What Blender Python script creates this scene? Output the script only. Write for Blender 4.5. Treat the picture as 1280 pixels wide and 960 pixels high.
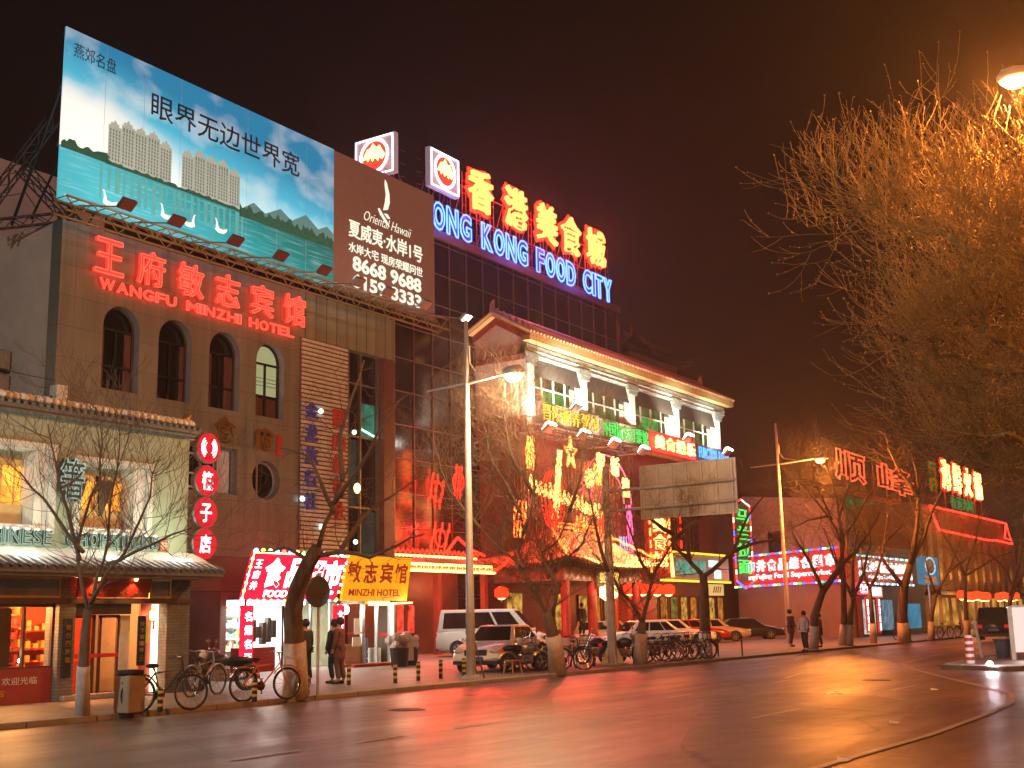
import bpy, bmesh, math, random
from mathutils import Vector, Matrix
R = math.radians
S = bpy.context.scene
C = S.collection
for o in list(bpy.data.objects): bpy.data.objects.remove(o)

# ------------------------------------------------------------------ camera, world, exposure
F_PX = 1526.0
RIGHT = Vector((0.54579287, -0.83764349, -0.02152965))
UP = Vector((-0.14853808, -0.12200796, 0.98135136))
FWD = Vector((0.82464937, 0.5324166, 0.19101303))
EYE = Vector((0, 0, 1.65))
cam = bpy.data.cameras.new('camera'); cam.sensor_width = 36; cam.lens = F_PX / 1280 * 36
cam.clip_start = .1; cam.clip_end = 1500
co = bpy.data.objects.new('camera', cam); C.objects.link(co)
co.matrix_world = Matrix(((RIGHT.x, UP.x, -FWD.x, EYE.x), (RIGHT.y, UP.y, -FWD.y, EYE.y), (RIGHT.z, UP.z, -FWD.z, EYE.z), (0, 0, 0, 1)))
S.camera = co
W = bpy.data.worlds.new('World'); S.world = W; W.use_nodes = True
nt = W.node_tree; nt.nodes.clear()
wo = nt.nodes.new('ShaderNodeOutputWorld'); bg = nt.nodes.new('ShaderNodeBackground')
tc = nt.nodes.new('ShaderNodeTexCoord'); sp = nt.nodes.new('ShaderNodeSeparateXYZ'); rp = nt.nodes.new('ShaderNodeValToRGB')
nt.links.new(tc.outputs['Generated'], sp.inputs[0]); nt.links.new(sp.outputs['Z'], rp.inputs[0])
nt.links.new(rp.outputs[0], bg.inputs[0]); nt.links.new(bg.outputs[0], wo.inputs[0])
e = rp.color_ramp.elements                       # town glow low over the roofs, near black overhead
e[0].position = 0.0; e[0].color = (.050, .0165, .0085, 1)
e[1].position = .62; e[1].color = (.0062, .0042, .0040, 1)
for p, c in ((.10, (.040, .0115, .0062, 1)), (.24, (.024, .0082, .0052, 1)), (.42, (.0125, .0056, .0044, 1))):
    k = e.new(p); k.color = c
bg.inputs[1].default_value = .45
S.view_settings.view_transform = 'Standard'; S.view_settings.look = 'None'
S.view_settings.exposure = 0.3; S.view_settings.gamma = 1.0; S.view_settings.use_curve_mapping = False
S.render.engine = 'CYCLES'
S.cycles.use_denoising = True; S.cycles.max_bounces = 5; S.cycles.diffuse_bounces = 2; S.cycles.glossy_bounces = 3
S.cycles.transmission_bounces = 4; S.cycles.sample_clamp_indirect = 4; S.cycles.use_light_tree = True
S.cycles.caustics_reflective = False; S.cycles.caustics_refractive = False

# ------------------------------------------------------------------ helpers
rnd = random.Random(7)
ROOTS = {}; KIDS = {}
def at(px, py, d):
    """a survey sighting of the photograph -> a point in the place, d metres along the view axis"""
    return EYE + (RIGHT * ((px - 640) / F_PX) + UP * ((480 - py) / F_PX) + FWD) * d
def tag(o, label=None, cat=None, group=None, kind=None):
    if label: o['label'] = label
    if cat: o['category'] = cat
    if group: o['group'] = group
    if kind: o['kind'] = kind
    return o
def thing(name, label, cat, loc=(0, 0, 0), rz=0, group=None, local=False):
    o = bpy.data.objects.new(name, None); C.objects.link(o); o.empty_display_size = .2
    o.location = loc; o.rotation_euler = (0, 0, rz)
    ROOTS[o.name] = Matrix.Identity(4) if local else (Matrix.Translation(loc) @ Matrix.Rotation(rz, 4, 'Z')).inverted()
    return tag(o, label, cat, group)
def top(o):
    while o.parent: o = o.parent
    return o
def adopt(o, parent):
    o.parent = parent; KIDS.setdefault(parent.name, []).append(o)
def copy_tree(o, parent=None):
    c = o.copy(); C.objects.link(c)
    if parent: adopt(c, parent)
    for ch in KIDS.get(o.name, []): copy_tree(ch, c)
    return c
def place(me, name, mats, parent=None, smooth=False):
    """link a mesh built in place coordinates as one object"""
    if not isinstance(mats, (list, tuple)): mats = [mats]
    for m in mats: me.materials.append(m)
    if smooth: me.polygons.foreach_set('use_smooth', [True] * len(me.polygons))
    o = bpy.data.objects.new(name, me); C.objects.link(o)
    if parent:
        me.transform(ROOTS.get(top(parent).name, Matrix.Identity(4))); adopt(o, parent)
    else:
        b = [v.co for v in me.vertices]
        c = Vector(((min(v.x for v in b) + max(v.x for v in b)) / 2, (min(v.y for v in b) + max(v.y for v in b)) / 2, min(v.z for v in b)))
        me.transform(Matrix.Translation(-c)); o.location = c
        ROOTS[o.name] = Matrix.Translation(-c)
    me.update()
    return o
class MB:
    def __init__(s): s.v = []; s.f = []; s.m = []; s.tf = None
    def add(s, vs, fs, m=0):
        n = len(s.v)
        s.v += [tuple(s.tf @ Vector(v)) for v in vs] if s.tf else [tuple(v) for v in vs]
        s.f += [tuple(i + n for i in f) for f in fs]; s.m += [m] * len(fs); return s
    def box(s, x0, y0, z0, x1, y1, z1, m=0):
        return s.add([(x0, y0, z0), (x1, y0, z0), (x1, y1, z0), (x0, y1, z0), (x0, y0, z1), (x1, y0, z1), (x1, y1, z1), (x0, y1, z1)],
                     [(0, 3, 2, 1), (4, 5, 6, 7), (0, 1, 5, 4), (1, 2, 6, 5), (2, 3, 7, 6), (3, 0, 4, 7)], m)
    def tube(s, pts, r, n=6, m=0, cap=True):
        pts = [Vector(p) for p in pts]
        if not isinstance(r, (list, tuple)): r = [r] * len(pts)
        vs = []; fs = []; u = None
        for i, p in enumerate(pts):
            t = (pts[min(i + 1, len(pts) - 1)] - pts[max(i - 1, 0)])
            if t.length < 1e-9: t = Vector((0, 0, 1))
            t.normalize()
            if u is None: u = t.orthogonal().normalized()
            else:
                u = u - t * u.dot(t)
                u = u.normalized() if u.length > 1e-6 else t.orthogonal().normalized()
            w = t.cross(u)
            for k in range(n):
                a = 2 * math.pi * k / n
                vs.append(p + (u * math.cos(a) + w * math.sin(a)) * r[i])
        for i in range(len(pts) - 1):
            for k in range(n):
                a, b = i * n + k, i * n + (k + 1) % n
                fs.append((a, b, b + n, a + n))
        if cap: fs.append(tuple(range(n - 1, -1, -1))); fs.append(tuple(range((len(pts) - 1) * n, len(pts) * n)))
        return s.add(vs, fs, m)
    def ring(s, c, r, t, axis='Y', n=24, m=0, k=5):
        pts = []
        for i in range(n + 1):
            a = 2 * math.pi * i / n; x, y = r * math.cos(a), r * math.sin(a)
            pts.append(Vector(c) + (Vector((x, 0, y)) if axis == 'Y' else Vector((0, x, y)) if axis == 'X' else Vector((x, y, 0))))
        return s.tube(pts, t, k, m, False)
    def lathe(s, prof, c=(0, 0, 0), n=12, m=0, axis='Z'):
        vs = []; fs = []; c = Vector(c)
        for r_, z in prof:
            for k in range(n):
                a = 2 * math.pi * k / n; x, y = r_ * math.cos(a), r_ * math.sin(a)
                vs.append(c + (Vector((x, y, z)) if axis == 'Z' else Vector((x, z, y)) if axis == 'Y' else Vector((z, x, y))))
        for i in range(len(prof) - 1):
            for k in range(n):
                a, b = i * n + k, i * n + (k + 1) % n
                fs.append((a, b, b + n, a + n))
        fs.append(tuple(range(n - 1, -1, -1))); fs.append(tuple(range((len(prof) - 1) * n, len(prof) * n)))
        return s.add(vs, fs, m)
    def prism(s, poly, y0, y1, m=0):
        n = len(poly)
        return s.add([(x, y0, z) for x, z in poly] + [(x, y1, z) for x, z in poly],
                     [tuple(range(n)), tuple(range(2 * n - 1, n - 1, -1))] + [(i, i + n, (i + 1) % n + n, (i + 1) % n) for i in range(n)], m)
    def slab(s, poly, z0, z1, m=0):
        n = len(poly)
        return s.add([(x, y, z0) for x, y in poly] + [(x, y, z1) for x, y in poly],
                     [tuple(range(n - 1, -1, -1)), tuple(range(n, 2 * n))] + [(i, (i + 1) % n, (i + 1) % n + n, i + n) for i in range(n)], m)
    def ball(s, c, r, sx=1, sy=1, sz=1, n=10, k=6, m=0):
        vs = []; fs = []
        for i in range(k + 1):
            t = math.pi * i / k
            for j in range(n):
                a = 2 * math.pi * j / n
                vs.append((c[0] + r * sx * math.sin(t) * math.cos(a), c[1] + r * sy * math.sin(t) * math.sin(a), c[2] + r * sz * math.cos(t)))
        for i in range(k):
            for j in range(n):
                a, b = i * n + j, i * n + (j + 1) % n
                fs.append((a, a + n, b + n, b))
        return s.add(vs, fs, m)
    def lattice(s, p, q, w=.35, t=.035, step=.5, m=0):
        p, q = Vector(p), Vector(q); d = q - p; L = d.length; d.normalize()
        u = d.cross(Vector((0, 0, 1))); u = u.normalized() if u.length > .05 else Vector((1, 0, 0)); v = d.cross(u)
        cs = [u * a * w / 2 + v * b * w / 2 for a, b in ((-1, -1), (1, -1), (1, 1), (-1, 1))]
        for c in cs: s.tube([p + c, q + c], t, 4, m)
        n = max(2, int(L / step))
        for i in range(n):
            a, b = p + d * L * i / n, p + d * L * (i + 1) / n
            for k in range(4):
                c0, c1 = cs[k], cs[(k + 1) % 4]
                s.tube([a + (c0 if i % 2 else c1), b + (c1 if i % 2 else c0)], t * .6, 4, m)
        return s
    def build(s, name, mats, parent=None, smooth=False, bevel=0, seg=2, fix=False):
        me = bpy.data.meshes.new(name); me.from_pydata(s.v, [], s.f)
        if max(s.m, default=0): me.polygons.foreach_set('material_index', s.m)
        if bevel or fix:
            bm = bmesh.new(); bm.from_mesh(me)
            bmesh.ops.remove_doubles(bm, verts=bm.verts, dist=1e-5)
            bmesh.ops.recalc_face_normals(bm, faces=bm.faces)
            if bevel:
                ed = [e_ for e_ in bm.edges if len(e_.link_faces) == 2 and e_.calc_face_angle(0) > .5]
                bmesh.ops.bevel(bm, geom=ed, offset=bevel, segments=seg, affect='EDGES', profile=.5, clamp_overlap=True)
            bm.to_mesh(me); bm.free()
        return place(me, name, mats, parent, smooth)
def curve_mesh(c):
    o = bpy.data.objects.new('tmp', c); C.objects.link(o)
    me = bpy.data.meshes.new_from_object(o.evaluated_get(bpy.context.evaluated_depsgraph_get()))
    bpy.data.objects.remove(o); bpy.data.curves.remove(c); me.materials.clear(); return me
def plate(name, outer, holes, y, th, mat_, parent=None):
    """an upright wall facing the street (front at y, th thick) with openings"""
    c = bpy.data.curves.new('p', 'CURVE'); c.dimensions = '2D'; c.fill_mode = 'BOTH'; c.extrude = th / 2
    for poly in [outer] + holes:
        sp_ = c.splines.new('POLY'); sp_.points.add(len(poly) - 1); sp_.use_cyclic_u = True
        for i, (x, z) in enumerate(poly): sp_.points[i].co = (x, z, 0, 1)
    me = curve_mesh(c)
    for v in me.vertices: v.co = (v.co.x, y + th / 2 - v.co.z, v.co.y)
    return place(me, name, mat_, parent)
def rect(x0, z0, x1, z1): return [(x0, z0), (x1, z0), (x1, z1), (x0, z1)]
def arch(x0, z0, x1, z1, n=14):
    r = (x1 - x0) / 2; cx = (x0 + x1) / 2
    return [(x0, z0), (x1, z0)] + [(cx + r * math.cos(math.pi * i / n), z1 - r + r * math.sin(math.pi * i / n)) for i in range(n + 1)]
def disc(cx, cz, r, n=28, sx=1): return [(cx + sx * r * math.cos(2 * math.pi * i / n), cz + r * math.sin(2 * math.pi * i / n)) for i in range(n)]
TXT = {}
def glyphs(body, bold=0, depth=.0, tube=0, res=3):
    c = bpy.data.curves.new('t', 'FONT'); c.body = body; c.size = 1; c.resolution_u = res; c.offset = bold
    if tube: c.fill_mode = 'NONE'; c.bevel_depth = tube; c.bevel_resolution = 0
    else: c.extrude = depth
    return curve_mesh(c)
def text(body, name, mats, parent, x0, z0, x1, z1, y, depth=.03, bold=0., tube=0, shear=0, res=3, lean=0):
    """lettering fitted into the rectangle x0..x1, z0..z1 of the plane y; lean = how far its top comes forward"""
    me = glyphs(body, bold, 0 if tube else 1, 0, res)
    xs = [v.co.x for v in me.vertices]; zs = [v.co.y for v in me.vertices]
    ax, bx, az, bz = min(xs), max(xs), min(zs), max(zs)
    if x1 is None: x1 = x0 + (bx - ax) * (z1 - z0) / (bz - az)
    kx, kz = (x1 - x0) / (bx - ax), (z1 - z0) / (bz - az)
    if tube:
        bpy.data.meshes.remove(me); me = glyphs(body, bold, 0, tube / min(kx, kz), res)
    for v in me.vertices:
        x, q, w = v.co
        t = (q - az) / (bz - az)
        w = w * kz if tube else (w + 1) * depth / 2
        v.co = (x0 + (x - ax) * kx + shear * t * (z1 - z0), y - w - lean * t, z0 + (q - az) * kz)
    return place(me, name, mats, parent)
def row(body, name, parent, x0, x1, z0, z1, y, fill=None, line=None, gap=.15, bold=.02, depth=.1, tube=.03, vert=False, res=2):
    """one object per character, each its own part of the sign"""
    n = len(body)
    for i, ch in enumerate(body):
        if ch == ' ': continue
        if vert:
            h = (z1 - z0) / n; a0, a1 = x0, x1; b1 = z1 - h * i - h * gap / 2; b0 = b1 - h * (1 - gap)
        else:
            w = (x1 - x0) / n; a0 = x0 + w * i + w * gap / 2; a1 = a0 + w * (1 - gap); b0, b1 = z0, z1
        o = None
        if fill: o = text(ch, name, fill, parent, a0, b0, a1, b1, y, depth, bold, res=res)
        if line: text(ch, name if not o else 'neon_tube', line, o or parent, a0, b0, a1, b1, y - (depth + tube if fill else 0), tube=tube, bold=bold, res=res)

# ------------------------------------------------------------------ materials
MATS = {}
def mat(name, col, rough=.7, metal=0., var=.14, scale=3., bump=0., bscale=25., spec=.5, coat=0., em=None, es=0., stretch=None):
    if name in MATS: return MATS[name]
    m = bpy.data.materials.new(name); m.use_nodes = True; n = m.node_tree.nodes; l = m.node_tree.links; b = n['Principled BSDF']
    b.inputs['Roughness'].default_value = rough; b.inputs['Metallic'].default_value = metal
    b.inputs['Specular IOR Level'].default_value = spec; b.inputs['Coat Weight'].default_value = coat
    t = n.new('ShaderNodeTexCoord'); vec = t.outputs['Object']
    if stretch:
        mp = n.new('ShaderNodeMapping'); mp.inputs['Scale'].default_value = stretch; l.new(vec, mp.inputs[0]); vec = mp.outputs[0]
    if var:
        no = n.new('ShaderNodeTexNoise'); no.inputs['Scale'].default_value = scale; no.inputs['Detail'].default_value = 6; no.inputs['Roughness'].default_value = .65
        l.new(vec, no.inputs[0])
        r_ = n.new('ShaderNodeValToRGB'); r_.color_ramp.elements[0].position = .3; r_.color_ramp.elements[1].position = .72
        r_.color_ramp.elements[0].color = tuple(c * (1 - var * 1.5) for c in col) + (1,)
        r_.color_ramp.elements[1].color = tuple(min(1, c * (1 + var)) for c in col) + (1,)
        l.new(no.outputs[0], r_.inputs[0]); l.new(r_.outputs[0], b.inputs['Base Color'])
    else: b.inputs['Base Color'].default_value = tuple(col) + (1,)
    if bump:
        nb = n.new('ShaderNodeTexNoise'); nb.inputs['Scale'].default_value = bscale; nb.inputs['Detail'].default_value = 5; l.new(vec, nb.inputs[0])
        bu = n.new('ShaderNodeBump'); bu.inputs['Strength'].default_value = bump; bu.inputs['Distance'].default_value = .02
        l.new(nb.outputs[0], bu.inputs['Height']); l.new(bu.outputs[0], b.inputs['Normal'])
    if em:
        b.inputs['Emission Color'].default_value = tuple(em) + (1,); b.inputs['Emission Strength'].default_value = es
    MATS[name] = m; return m
def glow(name, col, s, var=0., scale=4.):
    """something that gives off light: neon, lamps, lit panels"""
    if name in MATS: return MATS[name]
    m = bpy.data.materials.new(name); m.use_nodes = True; n = m.node_tree.nodes; l = m.node_tree.links
    n.remove(n['Principled BSDF']); em = n.new('ShaderNodeEmission'); l.new(em.outputs[0], n['Material Output'].inputs[0])
    em.inputs[0].default_value = tuple(col) + (1,); em.inputs[1].default_value = s
    if var:
        t = n.new('ShaderNodeTexCoord'); no = n.new('ShaderNodeTexNoise'); no.inputs['Scale'].default_value = scale; no.inputs['Detail'].default_value = 4
        l.new(t.outputs['Object'], no.inputs[0]); mr = n.new('ShaderNodeMapRange')
        mr.inputs['From Min'].default_value = .3; mr.inputs['From Max'].default_value = .7
        mr.inputs['To Min'].default_value = s * (1 - var); mr.inputs['To Max'].default_value = s * (1 + var)
        l.new(no.outputs[0], mr.inputs[0]); l.new(mr.outputs[0], em.inputs[1])
    MATS[name] = m; return m
def tiles(name, col, col2, joint, w, h, gap=.012, rough=.6, offset=0., plan=False, bump=.25, squash=1):
    if name in MATS: return MATS[name]
    m = bpy.data.materials.new(name); m.use_nodes = True; n = m.node_tree.nodes; l = m.node_tree.links; b = n['Principled BSDF']
    t = n.new('ShaderNodeTexCoord'); s_ = n.new('ShaderNodeSeparateXYZ'); c_ = n.new('ShaderNodeCombineXYZ'); l.new(t.outputs['Object'], s_.inputs[0])
    if plan: l.new(s_.outputs['X'], c_.inputs[0]); l.new(s_.outputs['Y'], c_.inputs[1])
    else:
        ad = n.new('ShaderNodeMath'); l.new(s_.outputs['X'], ad.inputs[0]); l.new(s_.outputs['Y'], ad.inputs[1])
        l.new(ad.outputs[0], c_.inputs[0]); l.new(s_.outputs['Z'], c_.inputs[1])
    br = n.new('ShaderNodeTexBrick'); l.new(c_.outputs[0], br.inputs[0]); br.offset = offset; br.squash = squash
    br.inputs['Scale'].default_value = 1; br.inputs['Brick Width'].default_value = w; br.inputs['Row Height'].default_value = h
    br.inputs['Mortar Size'].default_value = gap; br.inputs['Color1'].default_value = tuple(col) + (1,); br.inputs['Color2'].default_value = tuple(col2) + (1,); br.inputs['Mortar'].default_value = tuple(joint) + (1,)
    no = n.new('ShaderNodeTexNoise'); no.inputs['Scale'].default_value = .8; no.inputs['Detail'].default_value = 8; no.inputs['Roughness'].default_value = .7;
    mr = n.new('ShaderNodeMapRange'); mr.inputs['From Min'].default_value = .3; mr.inputs['From Max'].default_value = .7; mr.inputs['To Min'].default_value = .66; mr.inputs['To Max'].default_value = 1.12
    mp = n.new('ShaderNodeMapping'); mp.inputs['Scale'].default_value = (1, 1, 1) if plan else (2.6, 2.6, .12); l.new(t.outputs['Object'], mp.inputs[0]); l.new(mp.outputs[0], no.inputs[0])
    l.new(no.outputs[0], mr.inputs[0])
    mx = n.new('ShaderNodeMix'); mx.data_type = 'RGBA'; mx.blend_type = 'MULTIPLY'; mx.inputs[0].default_value = 1
    l.new(br.outputs[0], mx.inputs[6]); l.new(mr.outputs[0], mx.inputs[7]); l.new(mx.outputs[2], b.inputs['Base Color'])
    b.inputs['Roughness'].default_value = rough
    bu = n.new('ShaderNodeBump'); bu.inputs['Strength'].default_value = bump; bu.inputs['Distance'].default_value = .01; bu.invert = True
    l.new(br.outputs['Fac'], bu.inputs['Height']); l.new(bu.outputs[0], b.inputs['Normal'])
    MATS[name] = m; return m
def lamp(name, kind, loc, energy, col, parent, radius=.15, spot=None, aim=None, blend=.6):
    ld = bpy.data.lights.new(name, kind); ld.energy = energy; ld.color = col
    if kind in ('POINT', 'SPOT'): ld.shadow_soft_size = radius
    if kind == 'AREA': ld.shape = 'RECTANGLE'; ld.size, ld.size_y = radius
    if spot: ld.spot_size = spot; ld.spot_blend = blend
    o = bpy.data.objects.new(name, ld); C.objects.link(o)
    M_ = Matrix.Translation(loc)
    if aim is not None:
        d = Vector(aim) - Vector(loc); M_ = M_ @ d.to_track_quat('-Z', 'Y').to_matrix().to_4x4()
    if parent:
        o.matrix_basis = ROOTS.get(top(parent).name, Matrix.Identity(4)) @ M_; adopt(o, parent)
    else: o.matrix_basis = M_
    return o

def dots(parent, name, pos, r, mats, idx, kind='ball', ln=.3, d=(1, 0, 0)):
    """many small lamps of one sign, each a part of its own, sharing one mesh per colour"""
    P_ = ROOTS.get(top(parent).name, Matrix.Identity(4)); ms = []
    for m in mats:
        b = MB()
        if kind == 'ball': b.ball((0, 0, 0), r, n=8, k=6)
        else: b.tube([Vector(d) * -ln / 2, Vector(d) * ln / 2], r, 6)
        me = bpy.data.meshes.new(name); me.from_pydata(b.v, [], b.f); me.materials.append(m); ms.append(me)
    for i, p in enumerate(pos):
        o = bpy.data.objects.new(name, ms[idx[i % len(idx)]]); C.objects.link(o); o.location = P_ @ Vector(p); adopt(o, parent)
m_dark = mat('dark_metal', (.03, .028, .028), .5, .6)
m_steel = mat('galvanised', (.42, .42, .43), .42, .75, scale=8)
m_black = mat('black_plastic', (.012, .012, .012), .45)
m_glass = mat('dark_glass', (.012, .011, .011), .12, 0, .0, spec=.7)
m_white = mat('white_paint', (.72, .71, .69), .6)
m_snow = mat('snow', (.82, .83, .85), .85, bump=.5, bscale=14)
m_redpaint = mat('red_lacquer', (.34, .02, .012), .5)
m_gold = mat('gold', (.75, .42, .10), .3, .9)
m_wood = mat('dark_wood', (.07, .032, .017), .55, stretch=(1, 1, .2), scale=9)
m_yellow = mat('yellow_band', (.62, .38, .03), .6)
g_red = glow('neon_red', (1, .008, .003), 13)
g_redhot = glow('neon_red_core', (1, .12, .018), 14); g_soft = glow('neon_soft_red', (1, .10, .06), 1.8); g_hotel = glow('hotel_red', (1, .022, .012), 2.6); g_roof = glow('neon_roof_core', (1, .22, .05), 4.2)
g_hot = glow('neon_yellow_core', (1, .36, .085), 8)
g_blue = glow('neon_blue', (.05, .12, 1), 7)
g_green = glow('neon_green', (.05, .9, .12), 1.2)
g_white = glow('lamp_white', (1, .95, .85), 14)
g_warm = glow('lamp_warm', (1, .55, .16), 9)

# ------------------------------------------------------------------ ground
def asphalt(name, col, rlo, rhi):
    m = mat(name, col, .5, var=.3, scale=1.3, bump=.35, bscale=60)
    n = m.node_tree.nodes; l = m.node_tree.links; b = n['Principled BSDF']
    t = n.new('ShaderNodeTexCoord'); mp = n.new('ShaderNodeMapping'); mp.inputs['Scale'].default_value = (.10, .5, 1)
    no = n.new('ShaderNodeTexNoise'); no.inputs['Scale'].default_value = 1.2; no.inputs['Detail'].default_value = 7; no.inputs['Roughness'].default_value = .68
    mr = n.new('ShaderNodeMapRange'); mr.inputs['From Min'].default_value = .32; mr.inputs['From Max'].default_value = .68
    mr.inputs['To Min'].default_value = rlo; mr.inputs['To Max'].default_value = rhi
    l.new(t.outputs['Object'], mp.inputs[0]); l.new(mp.outputs[0], no.inputs[0]); l.new(no.outputs[0], mr.inputs[0]); l.new(mr.outputs[0], b.inputs['Roughness'])
    # fine cracks and dark oil drips
    vo = n.new('ShaderNodeTexVoronoi'); vo.feature = 'DISTANCE_TO_EDGE'; vo.inputs['Scale'].default_value = .28
    n2 = n.new('ShaderNodeTexNoise'); n2.inputs['Scale'].default_value = 1.1; n2.inputs['Detail'].default_value = 8
    mv = n.new('ShaderNodeMix'); mv.data_type = 'VECTOR'; mv.inputs[0].default_value = .22; l.new(t.outputs['Object'], mv.inputs[4]); l.new(n2.outputs['Color'], mv.inputs[5]); l.new(t.outputs['Object'], n2.inputs[0]); l.new(mv.outputs[1], vo.inputs['Vector'])
    cr = n.new('ShaderNodeMapRange'); cr.inputs['From Min'].default_value = .002; cr.inputs['From Max'].default_value = .010; cr.inputs['To Min'].default_value = .35; cr.inputs['To Max'].default_value = 1; l.new(vo.outputs['Distance'], cr.inputs[0])
    sp2 = n.new('ShaderNodeTexNoise'); sp2.inputs['Scale'].default_value = 45; sp2.inputs['Detail'].default_value = 3; l.new(t.outputs['Object'], sp2.inputs[0])
    sr = n.new('ShaderNodeMapRange'); sr.inputs['From Min'].default_value = .35; sr.inputs['From Max'].default_value = .65; sr.inputs['To Min'].default_value = .55; sr.inputs['To Max'].default_value = 1.4; l.new(sp2.outputs[0], sr.inputs[0])
    st = n.new('ShaderNodeTexNoise'); st.inputs['Scale'].default_value = .5; st.inputs['Detail'].default_value = 4; ms = n.new('ShaderNodeMapping'); ms.inputs['Scale'].default_value = (.25, 1.6, 1); l.new(t.outputs['Object'], ms.inputs[0]); l.new(ms.outputs[0], st.inputs[0])
    st2 = n.new('ShaderNodeMapRange'); st2.inputs['From Min'].default_value = .35; st2.inputs['From Max'].default_value = .65; st2.inputs['To Min'].default_value = .7; st2.inputs['To Max'].default_value = 1.15; l.new(st.outputs[0], st2.inputs[0])
    src = b.inputs['Base Color'].links[0].from_socket
    for f_ in (cr, sr, st2):
        mx = n.new('ShaderNodeMix'); mx.data_type = 'RGBA'; mx.blend_type = 'MULTIPLY'; mx.inputs[0].default_value = 1; l.new(src, mx.inputs[6]); l.new(f_.outputs[0], mx.inputs[7]); src = mx.outputs[2]
    l.new(src, b.inputs['Base Color'])
    return m
m_asph = asphalt('asphalt', (.115, .072, .047), .27, .48)
m_patch = asphalt('worn_asphalt', (.15, .108, .078), .32, .52)
m_earth = mat('earth', (.05, .042, .035), .9)
m_pave = tiles('paving', (.24, .205, .175), (.20, .172, .148), (.09, .075, .065), .5, .25, .008, .55, .5, plan=True)
m_kerb = mat('kerb_stone', (.30, .27, .24), .65, bump=.2)
m_paint = mat('road_paint', (.38, .34, .28), .5, var=.3, scale=6)
def gnd(px, py, z=0.):
    d = RIGHT * ((px - 640) / F_PX) + UP * ((480 - py) / F_PX) + FWD
    return EYE + d * ((z - EYE.z) / d.z)
def sheet(name, poly, z, m):
    o = MB().add([(x, y, z) for x, y in poly], [tuple(range(len(poly)))]).build(name, m); return tag(o, kind='structure')
sheet('ground', [(-500, -500), (900, -500), (900, 600), (-500, 600)], -.06, m_earth)
sheet('road', [(-80, -60), (420, -60), (420, 19.4), (-80, 19.4)], 0, m_asph)
pv = MB().slab([(-40, 19.55), (330, 19.55), (330, 110), (-40, 110)], -.05, .10).build('pavement', m_pave); tag(pv, kind='structure')
kb = MB()
for i in range(150):
    x = -40 + i * 1.5; kb.box(x, 19.38, -.05, x + 1.48, 19.55, .105)
tag(kb.build('kerb', m_kerb, bevel=.012, seg=1), kind='structure')
sheet('road_patch', [tuple(gnd(*p)[:2]) for p in ((885, 872), (960, 866), (1085, 868), (1150, 880), (1120, 905), (1060, 935), (990, 962), (860, 975), (850, 930))], .004, m_patch)
mk = MB()
def stripe(pts, w, z=.009):
    pts = [Vector((p[0], p[1], 0)) for p in pts]
    for i in range(len(pts) - 1):
        d = (pts[i + 1] - pts[i]).normalized(); n_ = Vector((-d.y, d.x, 0)) * w / 2
        mk.add([(p.x, p.y, z) for p in (pts[i] - n_, pts[i + 1] - n_, pts[i + 1] + n_, pts[i] + n_)], [(0, 1, 2, 3)])
for x in (11.5, 13.9, 16.3, 19.6, 24.0, 30., 36.): stripe([(x, 11.75), (x + 1.3, 11.8)], .13)
for x in (19.6, 27.5): stripe([(x, 8.05), (x + 2.1, 8.05)], .13)
for x in (32., 40., 48.): stripe([(x, 12.2 + (x - 32) * .2), (x + 3.2, 12.9 + (x - 32) * .2)], .13)
ln = [(9., 4.9), (13.93, 4.82), (17.51, 4.68), (21., 4.75), (24.1, 4.92), (26.66, 5.4), (29.5, 6.7), (33.04, 8.32), (37.04, 10.1), (39.6, 11.1), (41.5, 11.75), (45.1, 12.3), (54., 13.1), (70, 14.)]
stripe(ln, .12, .013)
tag(mk.build('road_marking', m_paint), kind='structure')
for k, (x, y, lb) in enumerate(((19.5, 15.2, 'round iron manhole cover in the near lane'), (31.5, 9.6, 'round iron manhole cover near the pale asphalt patch'))):
    mh = MB().lathe([(.36, 0), (.36, .008), (.30, .010), (.30, .006)], (x, y, .004), 24)
    for q in range(-3, 4): mh.box(x - .27, y + q * .08 - .015, .009, x + .27, y + q * .08 + .015, .013)
    tag(mh.build('manhole_cover', mat('cast_iron', (.05, .045, .04), .45, .6)), lb, 'manhole cover')
ip = [(38.2, 9.7), (36.6, 7.6), (38.5, 5.4), (44, 1.0)]; ip = [(70, 9.6), (50, 10.2)] + ip
kb = MB()
for (ax, ay), (bx, by) in zip(ip[:-1], ip[1:]):
    v = Vector((bx - ax, by - ay, 0)); L_ = v.length; v.normalize(); w_ = Vector((-v.y, v.x, 0)) * .16
    for i in range(max(1, int(L_ / 1.0))):
        p = Vector((ax, ay, 0)) + v * i * 1.0; q = p + v * .97
        kb.add([tuple(a) for a in (p, q, q + w_, p + w_, p + Vector((0, 0, .135)), q + Vector((0, 0, .135)), q + w_ + Vector((0, 0, .135)), p + w_ + Vector((0, 0, .135)))], [(3, 2, 1, 0), (4, 5, 6, 7), (0, 1, 5, 4), (1, 2, 6, 5), (2, 3, 7, 6), (3, 0, 4, 7)])
tag(kb.build('island_kerb', m_kerb, bevel=.015, seg=1, fix=True), kind='structure')
isl = MB().slab([(38.2, 9.7), (36.6, 7.6), (38.5, 5.4), (44, 1.0), (60, -6), (95, -6), (95, 9.), (70, 9.6), (50, 10.2)], -.05, .11).build('traffic_island', m_pave); tag(isl, kind='structure')
dr = MB().slab([(35.8, 6.0), (45, 1.6), (45.4, 2.2), (36.4, 6.6)], .001, .035).build('snow_patch', m_snow); tag(dr, kind='structure')

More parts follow.
